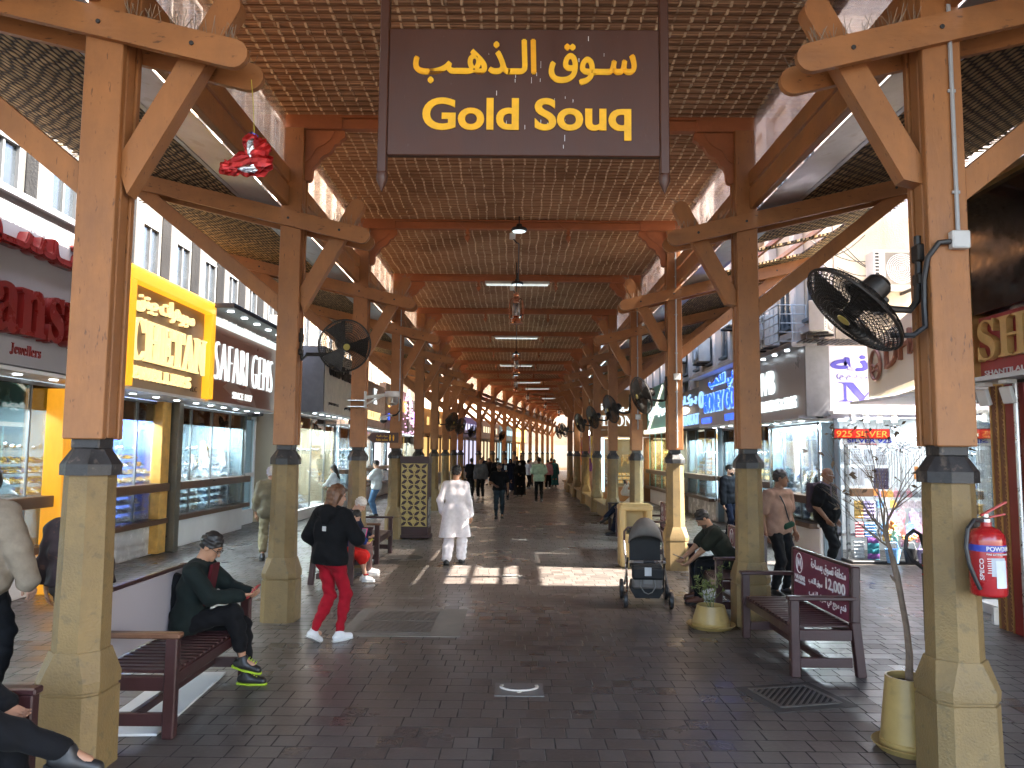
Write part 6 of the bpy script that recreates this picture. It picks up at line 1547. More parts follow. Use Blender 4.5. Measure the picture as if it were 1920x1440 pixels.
for s in (-1, 1):
    m = MB(); m.box((-.1, s * .3, .009), (.86, .56, .006), bev=.002)
    for q in range(13): m.bar((-.48 + .062 * q, s * .3 - .22, .014), (-.42 + .062 * q, s * .3 + .22, .014), .02, .006)
    m.build('cover', RIB, t, 0)
t = thing('necklace_tile', 'grey paving tile inlaid with a pale necklace', 'tile', (.03, 6.86, 0)); m = MB(); m.box((0, 0, .003), (.42, .36, .006)); m.build('slab', mat('smooth_grey_slab', (.16, .15, .14), .4, var=.1), t, 0)
m = MB(); PT = mat('pearl_inlay', (.62, .58, .5), .35)
for r in (.15, .165): m.tube([(r * sin(a), .07 - .15 * cos(a) * (r / .15) * .75 + .0, .0075) for a in np.linspace(-1.9, 1.9, 24)], .0075, 5)
m.ell((0, -.075, .0075), (.022, .02, .006)); m.build('necklace', PT, t)
o = dup(t, (.1, 18.3, 0), 0, 'pale necklace tile farther along the street'); o = dup(t, (-.05, 12.95, 0), 0, 'pale necklace tile in the patch of sunlight')
t = thing('round_manhole', 'dark round manhole cover near the lattice cabinet', 'manhole cover', (-2.15, 15.1, 0)); m = MB(); m.lathe([(.36, 0), (.36, .006), (.001, .007)], 32, cap=False); m.build('cover', IRON, t)
t = thing('white_board', 'white board lying on the paving under the near left bench', 'board', (-2.86, 6.45, 0), R(3)); m = MB(); m.box((0, 0, .012), (.5, 1.55, .02), bev=.003); m.build('board', mat('dirty_white_board', (.6, .6, .6), .45, var=.08, vs=3), t, 0)
# ================================================================== people: implicit surfaces turned into meshes
def nrm(v): v = np.asarray(v, float); return v / (np.linalg.norm(v) + 1e-9)
class Field:
    def __init__(s, h): s.h = h; s.p = []; s.cuts = []; s.wr = None
    def cap(s, a, b, ra, rb, k=.03): s.p.append(('c', np.array(a, float), np.array(b, float), ra, rb, k)); return s
    def ell(s, c, r, fr=None, k=.02): s.p.append(('e', np.array(c, float), np.array(r, float), np.eye(3) if fr is None else fr, 0, k)); return s
    def cut(s, pt, n): s.cuts.append((np.array(pt, float), nrm(n))); return s      # removes the side n points to
    def hole(s, c, r): s.cuts.append((np.array(c, float), float(r))); return s
    def mesh(s, name='m'):
        h = s.h; lo = np.full(3, 9.); hi = np.full(3, -9.)
        for t, a, b, x, y, k in s.p:
            if t == 'c': r = max(x, y); lo = np.minimum(lo, np.minimum(a, b) - r); hi = np.maximum(hi, np.maximum(a, b) + r)
            else: r = b.max(); lo = np.minimum(lo, a - r); hi = np.maximum(hi, a + r)
        lo -= 2.5 * h; hi += 2.5 * h; n = np.ceil((hi - lo) / h).astype(int) + 1
        ax = [lo[i] + h * np.arange(n[i]) for i in range(3)]
        f = np.full(n, 1.0)
        for t, a, b, x, y, k in s.p:
            if t == 'c': r = max(x, y); l, u = np.minimum(a, b) - r, np.maximum(a, b) + r
            else: r = b.max(); l, u = a - r, a + r
            m = k + 3 * h
            i0 = np.maximum(0, np.floor((l - m - lo) / h).astype(int)); i1 = np.minimum(n, np.ceil((u + m - lo) / h).astype(int) + 1)
            X, Y, Z = np.meshgrid(*[ax[i][i0[i]:i1[i]] for i in range(3)], indexing='ij')
            P = np.stack([X, Y, Z], -1)
            if t == 'c':
                d = b - a; L2 = d @ d + 1e-12; tt = np.clip(((P - a) @ d) / L2, 0, 1); D = np.linalg.norm(P - a - tt[..., None] * d, axis=-1) - (x + (y - x) * tt)
            else:
                q = ((P - a) @ y if False else (P - a) @ x.T) / b; l_ = np.linalg.norm(q, axis=-1); D = (l_ - 1) * l_ / (np.linalg.norm(q / b, axis=-1) + 1e-9)
            sl = tuple(slice(i0[i], i1[i]) for i in range(3)); F = f[sl]
            hh = np.clip(.5 + .5 * (F - D) / k, 0, 1); f[sl] = F + (D - F) * hh - k * hh * (1 - hh)
        if s.wr or s.cuts:
            X, Y, Z = np.meshgrid(*ax, indexing='ij')
            if s.wr:
                am, fq, ph = s.wr[:3]; Z0 = Z
                if len(s.wr) > 3: Z = Z * s.wr[3]
                f = f + am * (np.sin(fq * (X * .9 + .5 * Z) + ph + 2 * np.sin(fq * .4 * Y + ph)) * np.sin(fq * (Z * 1.1 - .4 * X) + 1.7 * ph + 1.5 * np.sin(fq * .5 * X)) + .5 * np.sin(fq * 1.9 * (Z + .6 * Y) + ph)); Z = Z0
            for c, q in s.cuts:
                if isinstance(q, float): f = np.maximum(f, q - np.sqrt((X - c[0])**2 + (Y - c[1])**2 + (Z - c[2])**2))
                else: f = np.maximum(f, (X - c[0]) * q[0] + (Y - c[1]) * q[1] + (Z - c[2]) * q[2])
        ins = f < 0
        c8 = [ins[i:n[0]-1+i, j:n[1]-1+j, k:n[2]-1+k] for i in (0, 1) for j in (0, 1) for k in (0, 1)]
        sm = sum(x.astype(np.int8) for x in c8); act = (sm > 0) & (sm < 8)
        idx = -np.ones(act.shape, int); ii = np.argwhere(act); idx[act] = np.arange(len(ii))
        acc = np.zeros((len(ii), 3)); cnt = np.zeros(len(ii))
        cs = [(i, j, k) for i in (0, 1) for j in (0, 1) for k in (0, 1)]
        for a in cs:
            for ax_ in range(3):
                if a[ax_]: continue
                b = list(a); b[ax_] = 1
                fa = f[ii[:, 0]+a[0], ii[:, 1]+a[1], ii[:, 2]+a[2]]; fb = f[ii[:, 0]+b[0], ii[:, 1]+b[1], ii[:, 2]+b[2]]
                x = (fa < 0) != (fb < 0); tt = np.where(x, fa / np.where(fa == fb, 1, fa - fb), 0)
                p = np.tile(np.array(a, float), (len(ii), 1)); p[:, ax_] += tt
                acc[x] += p[x]; cnt[x] += 1
        vs = lo + h * (ii + acc / np.maximum(cnt, 1)[:, None])
        faces = []
        for ax_ in range(3):
            o = [i for i in range(3) if i != ax_]
            sl0 = [slice(None)] * 3; sl1 = [slice(None)] * 3; sl0[ax_] = slice(0, -1); sl1[ax_] = slice(1, None)
            A, B = ins[tuple(sl0)], ins[tuple(sl1)]
            e = np.argwhere(A != B); e = e[(e[:, o[0]] > 0) & (e[:, o[1]] > 0) & (e[:, o[0]] < n[o[0]]-1) & (e[:, o[1]] < n[o[1]]-1)]
            q = []
            for d0, d1 in ((1, 1), (0, 1), (0, 0), (1, 0)):
                w = e.copy(); w[:, o[0]] -= d0; w[:, o[1]] -= d1; q.append(idx[w[:, 0], w[:, 1], w[:, 2]])
            q = np.stack(q, 1); fl = A[e[:, 0], e[:, 1], e[:, 2]]
            if ax_ == 1: fl = ~fl
            q[~fl] = q[~fl][:, ::-1]; faces.append(q[(q >= 0).all(1)])
        F = np.concatenate(faces)
        return vs, F
def np_mesh(name, parts, material):
    V_, F_, o = [], [], 0
    for v, f in parts: V_.append(v); F_.append(f + o); o += len(v)
    v = np.concatenate(V_); f = np.concatenate(F_); me = bpy.data.meshes.new(name)
    me.vertices.add(len(v)); me.vertices.foreach_set('co', v.ravel()); me.loops.add(len(f) * 4); me.loops.foreach_set('vertex_index', f.ravel().astype(np.int32))
    me.polygons.add(len(f)); me.polygons.foreach_set('loop_start', np.arange(0, len(f) * 4, 4, dtype=np.int32)); me.update(calc_edges=True)
    me.polygons.foreach_set('use_smooth', [True] * len(f)); me.materials.append(material); return me
def ik(a, t, l1, l2, pole):
    a, t = np.array(a, float), np.array(t, float); d = t - a; L = np.linalg.norm(d)
    if L > .995 * (l1 + l2): t = a + d / L * .995 * (l1 + l2); d = t - a; L = np.linalg.norm(d)
    u = d / L; x = (l1*l1 - l2*l2 + L*L) / (2 * L); hgt = sqrt(max(l1*l1 - x*x, 0)); p = np.array(pole, float); p = nrm(p - u * (p @ u))
    return a + u * x + p * hgt, t
SKINS = {'light': mat('skin_light', (.52, .30, .21), .55, var=.06, vs=20, spec=.35), 'tan': mat('skin_tan', (.36, .19, .115), .55, var=.06, vs=20, spec=.35), 'brown': mat('skin_brown', (.20, .095, .055), .5, var=.06, vs=20, spec=.35)}
def cloth(name, col, rough=.85): return mat('cloth_' + name, hexc(col) if isinstance(col, str) else col, rough, var=.16, vs=11, bump=.25, bs=160, sheen=.02, spec=.15)
HAIRS = {'black': mat('hair_black', (.012, .010, .009), .5, var=.4, vs=60, stretch=(1, 1, .3)), 'brown': mat('hair_brown', (.11, .045, .018), .45, var=.45, vs=50, stretch=(1, 1, .3)), 'white': mat('hair_white', (.55, .5, .45), .6, var=.25, vs=50), 'stubble': mat('stubble', (.10, .055, .036), .6, var=.3, vs=60), 'grey': mat('hair_grey', (.05, .045, .042), .5, var=.4, vs=50)}
EYE = mat('eye_dark', (.012, .01, .01), .2); LIP = mat('lip', (.30, .10, .08), .5)
def hand(F, W, d, p, curl, s=1.0, side=1):
    d = nrm(d); p = nrm(np.array(p) - d * (np.array(p) @ d)); q = np.cross(d, p) * side
    F.cap(W - d * .03, W + d * .02, .024 * s, .024 * s, .01)
    kn = []
    for i, o in enumerate((-.030, -.010, .011, .031)):
        k_ = W + d * (.088 - .006 * abs(i - 1.2)) * s + q * o * s; kn.append(k_); F.cap(W + d * .02 * s + q * o * .6 * s, k_, .014 * s, .0115 * s, .012)
    for i, k_ in enumerate(kn):
        L = (.036, .042, .039, .030)[3 - i] * s; a = .15; P = k_; r = .0092 * s
        for j in range(3):
            a += curl * (.55, .6, .45)[j]; dd = d * cos(a) + p * sin(a); Q = P + dd * L * (1, .68, .55)[j]; F.cap(P, Q, r, r * .9, .004); P = Q; r *= .9
    t0 = W + d * .028 * s + q * .028 * s; t1 = t0 + nrm(d * .62 + q * .7 + p * .35) * .038 * s; t2 = t1 + nrm(d * .9 + q * .15 + p * (.25 + .4 * curl)) * .032 * s
    F.cap(t0, t1, .0135 * s, .0115 * s, .01); F.cap(t1, t2, .0105 * s, .009 * s, .005)

def person(label, loc, rz, H=1.75, sit=False, skin='tan', lean=0.0, side=0.0, twist=0.0, head=(0, 0), wr=None, wl=None, pr=None, pl=None, curl=.5, feet=None, knee=None, fd=None,
           shirt=None, trousers=None, shoes=None, hair=('black', 'short'), beard=None, robe=None, belly=0, far=False, seatz=.46, foot_pitch=(0, 0), skirt=None, build=1.0):
    s = H / 1.75; t = thing('person', label, 'person', loc, rz, None)
    h = .021 if far else .0125
    A = lambda *v: np.array(v, float) * s
    P = A(0, 0, .93) if not sit else np.array([0, 0, seatz + .095 * s])
    up = nrm((sin(side), sin(lean), cos(lean))); fwd0 = nrm(np.cross(up, (1, 0, 0))); fwd0 = nrm(np.array((0, 1, 0)) - up * up[1]); rt0 = np.cross(fwd0, up)
    ct, st = cos(twist), sin(twist); rt = nrm(rt0 * ct + fwd0 * st); fw = nrm(fwd0 * ct - rt0 * st)
    ch = P + up * .30 * s; nb = P + up * .515 * s; hp, hy = head
    hu = nrm(up * .5 + np.array((0, .0, .5))); f_ = nrm(fw - hu * (fw @ hu)); r_ = np.cross(f_, hu)
    f2 = nrm(f_ * cos(hy) + r_ * sin(hy)); r2 = np.cross(f2, hu); hf = nrm(f2 * cos(hp) - hu * sin(hp)); hu2 = np.cross(r2, hf)
    hc = nb + hu * .085 * s + nrm(hu2 + hf * .25) * .10 * s
    sh = {1: nb - up * .055 * s + rt * .178 * s * build, -1: nb - up * .055 * s - rt * .178 * s * build}
    hip = {1: P + A(.085, 0, -.02), -1: P - A(.085, 0, .02)}
    el, wri = {}, {}
    for q, w, pp in ((1, wr, pr), (-1, wl, pl)):
        w = np.array(w, float) * s if w is not None else sh[q] + A(q * .07, .06, -.52)
        pole = pp if pp is not None else (q * .5, -1, -.2)
        el[q], wri[q] = ik(sh[q], w, .285 * s, .255 * s, pole)
    kn, an = {}, {}
    ft = feet or ((.10, .02, .085), (-.10, -.02, .085))
    kp = knee or ((.05, 1, .0), (-.05, 1, 0))
    for q, w, pp in ((1, ft[0], kp[0]), (-1, ft[1], kp[1])):
        kn[q], an[q] = ik(hip[q], np.array(w, float) * s, .44 * s, .43 * s, pp)
    fds = {1: nrm((fd[0] if fd else (.12, 1, 0))), -1: nrm((fd[1] if fd else (-.12, 1, 0)))}
    def torso(F, g, hipsg=None):
        b = build
        for q in (1, -1):
            F.cap(P + rt0 * q * .055 * s * b + up * .04 * s, ch + rt * q * .075 * s * b, (.098 + belly * .5) * s + g, .105 * s * b + g, .05)
            F.cap(ch + rt * q * .075 * s * b, nb + rt * q * .07 * s - up * .06 * s, .102 * s * b + g, .07 * s + g, .05)
            F.cap(nb - up * .04 * s, sh[q] - rt * q * .02 * s, .058 * s + g, .052 * s + g, .05)
        if belly: F.ell(P + up * .13 * s + fw * (.02 + belly * .6) * s, (.15 * s + g, .125 * s + g, .17 * s + g), np.stack([rt, fw, up]), .07)
    def pelvis(F, g):
        for q in (1, -1): F.cap(P + A(q * .05, -.012, .05), hip[q] + A(0, -.01, 0), .10 * s + g, .098 * s + g, .05)
    def arm(F, q, g, to=1.0, f0=1.0):
        F.cap(sh[q], el[q], .05 * s * build + g * f0, .041 * s * build + g * f0, .035)
        if to > 0: F.cap(el[q], el[q] + (wri[q] - el[q]) * to, .041 * s * build + g, (.041 - .013 * to) * s * build + g, .025)
    def leg(F, q, g, to=1.0, g2=None):
        g2 = g if g2 is None else g2
        F.cap(hip[q], kn[q], .083 * s * build + g, .056 * s + (g + g2) / 2, .04); e = kn[q] + (an[q] - kn[q]) * to
        F.cap(kn[q], kn[q] + (e - kn[q]) * .4, .055 * s + (g + g2) / 2, .054 * s + (g + g2) / 2, .03); F.cap(kn[q] + (e - kn[q]) * .35, e, .054 * s + g2, (.054 - .018 * to) * s + g2, .03)
    # ---- body: one surface of trunk and limbs, with the finer head and hands merged into the same mesh
    B = Field(h); torso(B, -.004); pelvis(B, -.006); B.cap(nb - up * .03 * s, hc - hu2 * .05 * s, .056 * s, .05 * s, .03)
    for q in (1, -1): arm(B, q, -.002); leg(B, q, -.006); B.cap(an[q], an[q] + fds[q] * .1 * s - A(0, 0, .04), .034 * s, .028 * s, .02)
    Hh = .013 if far else .0062; Hd = Field(Hh); fr = np.stack([r2, hf, hu2])
    Hd.ell(hc + hu2 * .02 * s - hf * .008 * s, A(.074, .094, .098), fr, .02); Hd.ell(hc + hf * .028 * s - hu2 * .055 * s, A(.056, .062, .062), fr, .03)
    Hd.cap(hc + hf * .075 * s - hu2 * .088 * s, hc + hf * .068 * s - hu2 * .088 * s, .024 * s, .024 * s, .02)
    Hd.cap(hc + hf * .086 * s + hu2 * .01 * s, hc + hf * .107 * s - hu2 * .028 * s, .009 * s, .0135 * s, .012)
    Hd.cap(hc + hf * .078 * s + r2 * .035 * s + hu2 * .026 * s, hc + hf * .078 * s - r2 * .035 * s + hu2 * .026 * s, .011 * s, .011 * s, .012)
    Hd.cap(hc + hf * .088 * s - hu2 * .055 * s - r2 * .014 * s, hc + hf * .088 * s - hu2 * .055 * s + r2 * .014 * s, .009 * s, .009 * s, .008)
    for q in (1, -1): Hd.ell(hc + r2 * q * .077 * s - hu2 * .012 * s - hf * .004 * s, A(.011, .022, .033), fr, .006)
    Hd.cap(hc - hu2 * .05 * s - hf * .01 * s, nb + hu * .01 * s, .052 * s, .056 * s, .02)
    parts = [B.mesh(), Hd.mesh()]
    for q in (1, -1):
        Fh = Field(.0105 if far else .0052); dd = nrm(wri[q] - el[q]); pal = (-q * .9, .35, -.1) if not sit else (-q * .5, .1, .85)
        hand(Fh, wri[q] + dd * .005, dd, pal, curl, s * .97, -q); parts.append(Fh.mesh())
    body = link('body', np_mesh('body', parts, SKINS[skin]), t)
    # ---- face details
    if not far or H > 0:
        for q in (1, -1):
            m = MB(); m.ell(hc + hf * .0835 * s + r2 * q * .032 * s + hu2 * .006 * s, (.0085 * s, .0065 * s, .0055 * s), 8, 6); m.build('eye', EYE, t)
        m = MB(); m.tube([hc + hf * .094 * s - hu2 * .055 * s - r2 * .02 * s, hc + hf * .0985 * s - hu2 * .054 * s, hc + hf * .094 * s - hu2 * .055 * s + r2 * .02 * s], .004 * s, 6); m.build('mouth', LIP, t)
        hm_ = HAIRS[hair[0]] if hair else HAIRS['grey']
        if not far:
            for q in (1, -1):
                m = MB(); m.tube([hc + hf * .090 * s + r2 * q * .018 * s + hu2 * .030 * s, hc + hf * .089 * s + r2 * q * .034 * s + hu2 * .034 * s, hc + hf * .078 * s + r2 * q * .05 * s + hu2 * .029 * s], .0045 * s, 5); m.build('eyebrow', hm_, t)
    # ---- hair and beard
    if hair and hair[1] != 'bald':
        G = Field(Hh); st_ = hair[1]
        G.ell(hc + hu2 * .028 * s - hf * .014 * s, A(.085, .102, .104), fr, .01)
        if st_ == 'short': G.cut(hc - A(0, 0, 0) + hu2 * .0 + hf * 0 - nrm(hu2 * .72 - hf * .7) * .022 * s, -(hu2 * .72 - hf * .7)); G.wr = (.006, 75, 1.3)
        if st_ == 'bob':
            for q in (1, -1): G.cap(hc + r2 * q * .05 * s - hf * .03 * s + hu2 * .02 * s, hc + r2 * q * .075 * s - hf * .02 * s - hu2 * .17 * s, .058 * s, .04 * s, .04)
            G.cap(hc - hf * .05 * s, hc - hf * .065 * s - hu2 * .18 * s, .07 * s, .055 * s, .04); G.cut(hc + hf * .045 * s, hf * .9 - hu2 * .42); G.wr = (.004, 70, .7)
        if st_ in ('long', 'braid'):
            for q in (1, -1): G.cap(hc + r2 * q * .05 * s - hf * .03 * s, hc + r2 * q * .05 * s - hf * .06 * s - hu2 * .12 * s, .05 * s, .04 * s, .04)
            if st_ == 'long': G.cap(hc - hf * .06 * s - hu2 * .05 * s, hc - hf * .12 * s - hu2 * .36 * s, .07 * s, .035 * s, .05)
            else:
                e0 = hc - hf * .085 * s - hu2 * .08 * s
                for j in range(9): c_ = e0 + (-hu2 * .043 * j - hf * .012 * j + r2 * (.03 + .011 * j)) * s; G.ell(c_ + r2 * (.006 if j % 2 else -.006), A(.026 - .0018 * j, .024 - .0018 * j, .030), None, .008)
            G.cut(hc + hf * .05 * s, hf * .9 - hu2 * .42)
        link('hair', np_mesh('hair', [G.mesh()], HAIRS[hair[0]]), t)
    if beard:
        G = Field(Hh); G.ell(hc + hf * .030 * s - hu2 * .064 * s, A(.058, .063, .060), fr, .01); G.cap(hc + hf * .077 * s - hu2 * .1 * s, hc + hf * .06 * s - hu2 * .105 * s, .0245 * s, .028 * s, .02)
        G.cut(hc - hu2 * .066 * s + hf * .05 * s, hu2 * .8 - hf * .6); G.cut(hc - hf * .0 * s, -hf)
        link('beard', np_mesh('beard', [G.mesh()], HAIRS[beard]), t)
        if not far:
            m = MB(); m.tube([hc + hf * .095 * s - hu2 * .042 * s - r2 * .024 * s, hc + hf * .102 * s - hu2 * .038 * s, hc + hf * .095 * s - hu2 * .042 * s + r2 * .024 * s], .006 * s, 6); m.build('moustache', HAIRS[beard], t)
    # ---- clothes
    if trousers:
        c_, to, g2 = trousers; G = Field(h); pelvis(G, .012)
        for q in (1, -1): leg(G, q, .013, to, g2)
        for q in (1, -1):
            e = kn[q] + (an[q] - kn[q]) * to; G.cut(e, an[q] - kn[q]) if False else None
        if not sit: G.cut(P + up * .12 * s, up)
        G.wr = (.0065, 38, 2.1 + loc[1], .8); link('trousers', np_mesh('trousers', [G.mesh()], c_), t)
    if skirt:
        c_, z1 = skirt; G = Field(h); pelvis(G, .015); m_ = (an[1] + an[-1]) / 2
        for q in (1, -1): G.cap(hip[q], np.array([q * .10 * s, (an[q][1]), z1]), .105 * s, .14 * s, .06)
        G.cut((0, 0, z1), (0, 0, -1)); G.cut(P + up * .14 * s, up); G.wr = (.008, 40, 1); link('skirt', np_mesh('skirt', [G.mesh()], c_), t)
    if robe:
        c_, z1, g, to = robe; G = Field(h); torso(G, g); pelvis(G, g + .01)
        for q in (1, -1):
            arm(G, q, g + .004, to); e = np.array(an[q]); kx = hip[q] + (an[q] - hip[q]) * ((hip[q][2] - z1) / max(hip[q][2] - an[q][2], .1)); G.cap(hip[q], kx * (1.0, 1, 1) + np.array((q * .03, 0, 0)), .115 * s + g, .125 * s + g, .08)
        G.cut((0, 0, z1), (0, 0, -1)); G.hole(nb + hu * .07 * s, .063 * s); G.wr = (.006, 26, .5 + loc[1], .3); link('robe', np_mesh('robe', [G.mesh()], c_), t)
    if shirt:
        c_, sl, hem, g = shirt; G = Field(h); torso(G, g); pelvis(G, g + .008)
        for q in (1, -1):
            if sl == 'short':
                e = sh[q] + (el[q] - sh[q]) * .72; G.cap(sh[q], e, .054 * s * build + g * 1.3, .052 * s * build + g * 1.5, .03)
            else: arm(G, q, g * 1.15, .96 if sl == 'long' else .55)
        G.cut(P + up * hem * s, -up); G.hole(nb + hu * .075 * s + fw * .02 * s, .068 * s); G.wr = (.0055, 36, 1.1 + loc[0], .7); o = link('shirt', np_mesh('shirt', [G.mesh()], c_), t)
    if shoes:
        c_, sole = shoes
        for i, q in enumerate((1, -1)):
            d = fds[q]; G = Field(.011 if far else .0075); a = an[q]; pz = foot_pitch[i]; dz = np.array((0, 0, pz)); dd = nrm(d + dz); dn = nrm(np.cross(np.cross(dd, (0, 0, 1)), dd))
            b0 = a - dn * .052 * s; G.cap(b0 - dd * .045 * s + dn * .012 * s, b0 + dd * .03 * s + dn * .016 * s, .038 * s, .044 * s, .02); G.cap(b0 + dd * .03 * s + dn * .012 * s, b0 + dd * .155 * s, .044 * s, .034 * s, .03); G.cap(a + dn * .01 * s, b0 + dn * .02, .043 * s, .04 * s, .03)
            G.cut(b0 - dn * .032 * s, -dn); G.cut(a + dn * .045 * s, dn); o = link('shoe', np_mesh('shoe', [G.mesh()], c_), t)
            if sole:
                G = Field(.011 if far else .0075); b1 = b0 - dn * .022 * s; G.cap(b1 - dd * .045 * s, b1 + dd * .05 * s, .045 * s, .05 * s, .02); G.cap(b1 + dd * .05 * s, b1 + dd * .16 * s, .05 * s, .038 * s, .03); G.cut(b0 - dn * .0335 * s, -dn); G.cut(b1 + dn * .006 * s, dn); link('sole', np_mesh('sole', [G.mesh()], sole), o)
    return t, dict(P=P, ch=ch, nb=nb, hc=hc, hf=hf, hu=hu2, hr=r2, sh=sh, el=el, wr=wri, kn=kn, an=an, up=up, fw=fw, rt=rt, s=s, hip=hip)
def gap_box(m, c, r, u, f, d, bev=.01):   # a box on the frame right / forward / up
    M_ = MX(((r[0], f[0], u[0], c[0]), (r[1], f[1], u[1], c[1]), (r[2], f[2], u[2], c[2]), (0, 0, 0, 1))); m.box((0, 0, 0), d, bev=bev, M=M_)
def smooth_part(name, prims, mt_, t, h=.011, cuts=(), wr=None):
    G = Field(h)
    for p in prims: G.cap(*p)
    for c in cuts: G.cut(*c)
    G.wr = wr; return link(name, np_mesh(name, [G.mesh()], mt_), t)
def phone(label, c, r, u, f, col, held=None):
    t = thing('phone', label, 'phone', tuple(c)); m = MB(); gap_box(m, (0, 0, 0), r, u, f, (.075, .012, .15), .004); m.build('case', col, t, 20)
    m = MB(); gap_box(m, np.array(f) * .0065, r, u, f, (.065, .002, .135), .001); m.build('screen', mat('phone_screen', (.3, .3, .32), .2), t, 0); return t
def world(t, p): return t.matrix_basis @ V(tuple(p))
def Wd(rz, v): return tuple(MX.Rotation(rz, 3, 'Z') @ V(tuple(v)))

C_BLK = cloth('black', (.006, .006, .007)); C_BLK2 = cloth('soft_black', (.009, .0095, .011)); C_WHT = cloth('white_cotton', (.72, .68, .70)); C_WHT2 = cloth('white_tee', (.62, .66, .68))
C_NAVY = cloth('navy', (.008, .011, .026)); C_RED = cloth('red', (.30, .008, .018)); C_DKGRN = cloth('bottle_black', (.009, .014, .013)); C_OLIVE = cloth('olive_grey', (.022, .024, .017)); C_BEIGE = cloth('dusty_pink', (.27, .165, .125))
C_TAUPE = cloth('taupe_jacket', (.27, .22, .165)); C_KHAKI = cloth('khaki', (.20, .17, .10)); C_JEAN = cloth('jeans', (.10, .19, .33)); C_DJEAN = cloth('dark_jeans', (.02, .032, .04)); C_MINT = cloth('mint', (.40, .56, .44)); C_PINK = cloth('pink', (.52, .26, .28))
C_GREY = cloth('grey_jacket', (.10, .105, .115)); C_SKY = cloth('pale_blue', (.45, .55, .68)); C_ROSE = cloth('dull_rose', (.16, .09, .08)); C_ROYAL = cloth('royal_navy', (.015, .03, .13)); C_SHORT = cloth('red_shorts', (.55, .02, .015)); C_MAR = cloth('dark_maroon', (.07, .008, .012))
SH_B = mat('shoe_black', (.014, .013, .013), .45); SH_W = mat('shoe_white', (.7, .7, .7), .5); SO_W = mat('sole_white', (.6, .6, .58), .6); SO_B = mat('sole_black', (.02, .02, .02), .7); SO_G = mat('sole_neon', (.32, .45, .02), .6); SH_BR = mat('shoe_brown', (.10, .035, .02), .5)
SITF = lambda a, b: (a, b)

# --- seated man in glasses on the near left bench
t, j = person('man in glasses and dark jacket seated on the near left bench looking at a phone', (-2.86, 6.88, 0), R(-90), 1.72, sit=True, skin='tan', lean=.16, head=(.55, 0),
    wr=(.07, .47, .80), wl=(-.06, .50, .80), pr=(.8, -.4, -.6), pl=(-.8, -.4, -.6), curl=.9, feet=((.03, .50, .24), (-.07, .50, .085)), knee=((.1, 1, .9), (-.1, 1, .9)), fd=((.15, 1, -.05), (.1, 1, 0)),
    shirt=(C_DKGRN, 'long', -.10, .024), trousers=(C_BLK, .72, .02), shoes=(SH_B, SO_G), hair=('black', 'short'), foot_pitch=(-.15, 0))
c = j['ch'] + j['fw'] * .125 * j['s']; m = MB(); gap_box(m, c + j['up'] * .05, j['rt'], j['up'], j['fw'], (.17, .03, .36), .02); o = m.build('maroon_tee', C_MAR, t, 20)
m = MB(); gap_box(m, c + j['up'] * .09 + j['fw'] * .012, j['rt'], j['up'], j['fw'], (.05, .002, .03), .0); gap_box(m, c + j['up'] * .05 + j['fw'] * .012, j['rt'], j['up'], j['fw'], (.09, .002, .02), .0); m.build('print', WHITEINK, o, 0)
m = MB()
for q in (1, -1):
    e = j['hc'] + j['hf'] * .097 + j['hr'] * q * .034 + j['hu'] * .005
    m.tube([e + j['hr'] * .026 * cos(a) + j['hu'] * .018 * sin(a) for a in np.linspace(0, 2*pi, 14, endpoint=False)], .0028, 5, closed=True); m.tube([e + j['hr'] * q * .026, j['hc'] + j['hr'] * q * .082 + j['hu'] * .008], .0028, 5)
m.build('glasses', BLACK, t)
m = MB()
for q in (1, -1):
    a = j['an'][q] + np.array((0, .05, 0))
    for k in range(4): m.tube([a + np.array((-.03, .02 * k, .012 - .012 * k)), a + np.array((.03, .02 * k + .01, .012 - .012 * k))], .006, 5)
m.build('neon_laces', SO_G, t)
bp = thing('backpack', 'black backpack between the seated man in glasses and the bench back', 'backpack', (-3.0, 6.98, .47)); smooth_part('bag', [((0, -.09, .10), (0, -.09, .42), .085, .075, .08), ((0, .09, .10), (0, .09, .42), .085, .075, .08)], C_BLK2, bp, wr=(.005, 30, 1))
m = MB(); m.tube([(.06, -.1, .45), (.12, -.11, .35), (.10, -.11, .12)], .014, 6); m.build('strap', C_BLK, bp)
pc = world(t, (j['wr'][1] + j['wr'][-1]) / 2 + np.array((0, .075, .025))); phone('red cased phone in the hands of the seated man in glasses', pc, Wd(R(-90), (1, 0, 0)), Wd(R(-90), (0, .64, .77)), Wd(R(-90), (0, -.77, .64)), mat('red_phone_case', (.35, .03, .03), .4))

# --- woman in red trousers
t, j = person('woman with brown bob, black hooded jacket and red trousers walking away', (-2.02, 8.48, 0), R(-32), 1.69, skin='light', lean=.03, head=(.25, .55), twist=.1, build=.94,
    wr=(.14, .30, 1.10), wl=(-.22, .14, .98), pr=(1, -.6, -.4), pl=(-1, -.7, -.2), curl=.9, feet=((.08, .09, .085), (-.07, -.15, .13)), foot_pitch=(0, -.5), shirt=(C_BLK, 'long', -.08, .038), trousers=(C_RED, .97, .008), shoes=(SH_W, SO_W), hair=('brown', 'bob'))
m = MB(); gap_box(m, j['ch'] - j['fw'] * .148 + j['rt'] * .02 + j['up'] * .02, j['rt'], j['up'], j['fw'], (.05, .004, .05), 0); m.build('patch', mat('pale_patch', (.5, .48, .46), .7), t, 0)
smooth_part('hood', [(j['nb'] - j['fw'] * .08 + j['rt'] * .09 - j['up'] * .02, j['nb'] - j['fw'] * .08 - j['rt'] * .09 - j['up'] * .02, .06, .06, .05), (j['nb'] - j['fw'] * .10 - j['up'] * .10, j['nb'] - j['fw'] * .09, .06, .07, .05)], C_BLK, t)
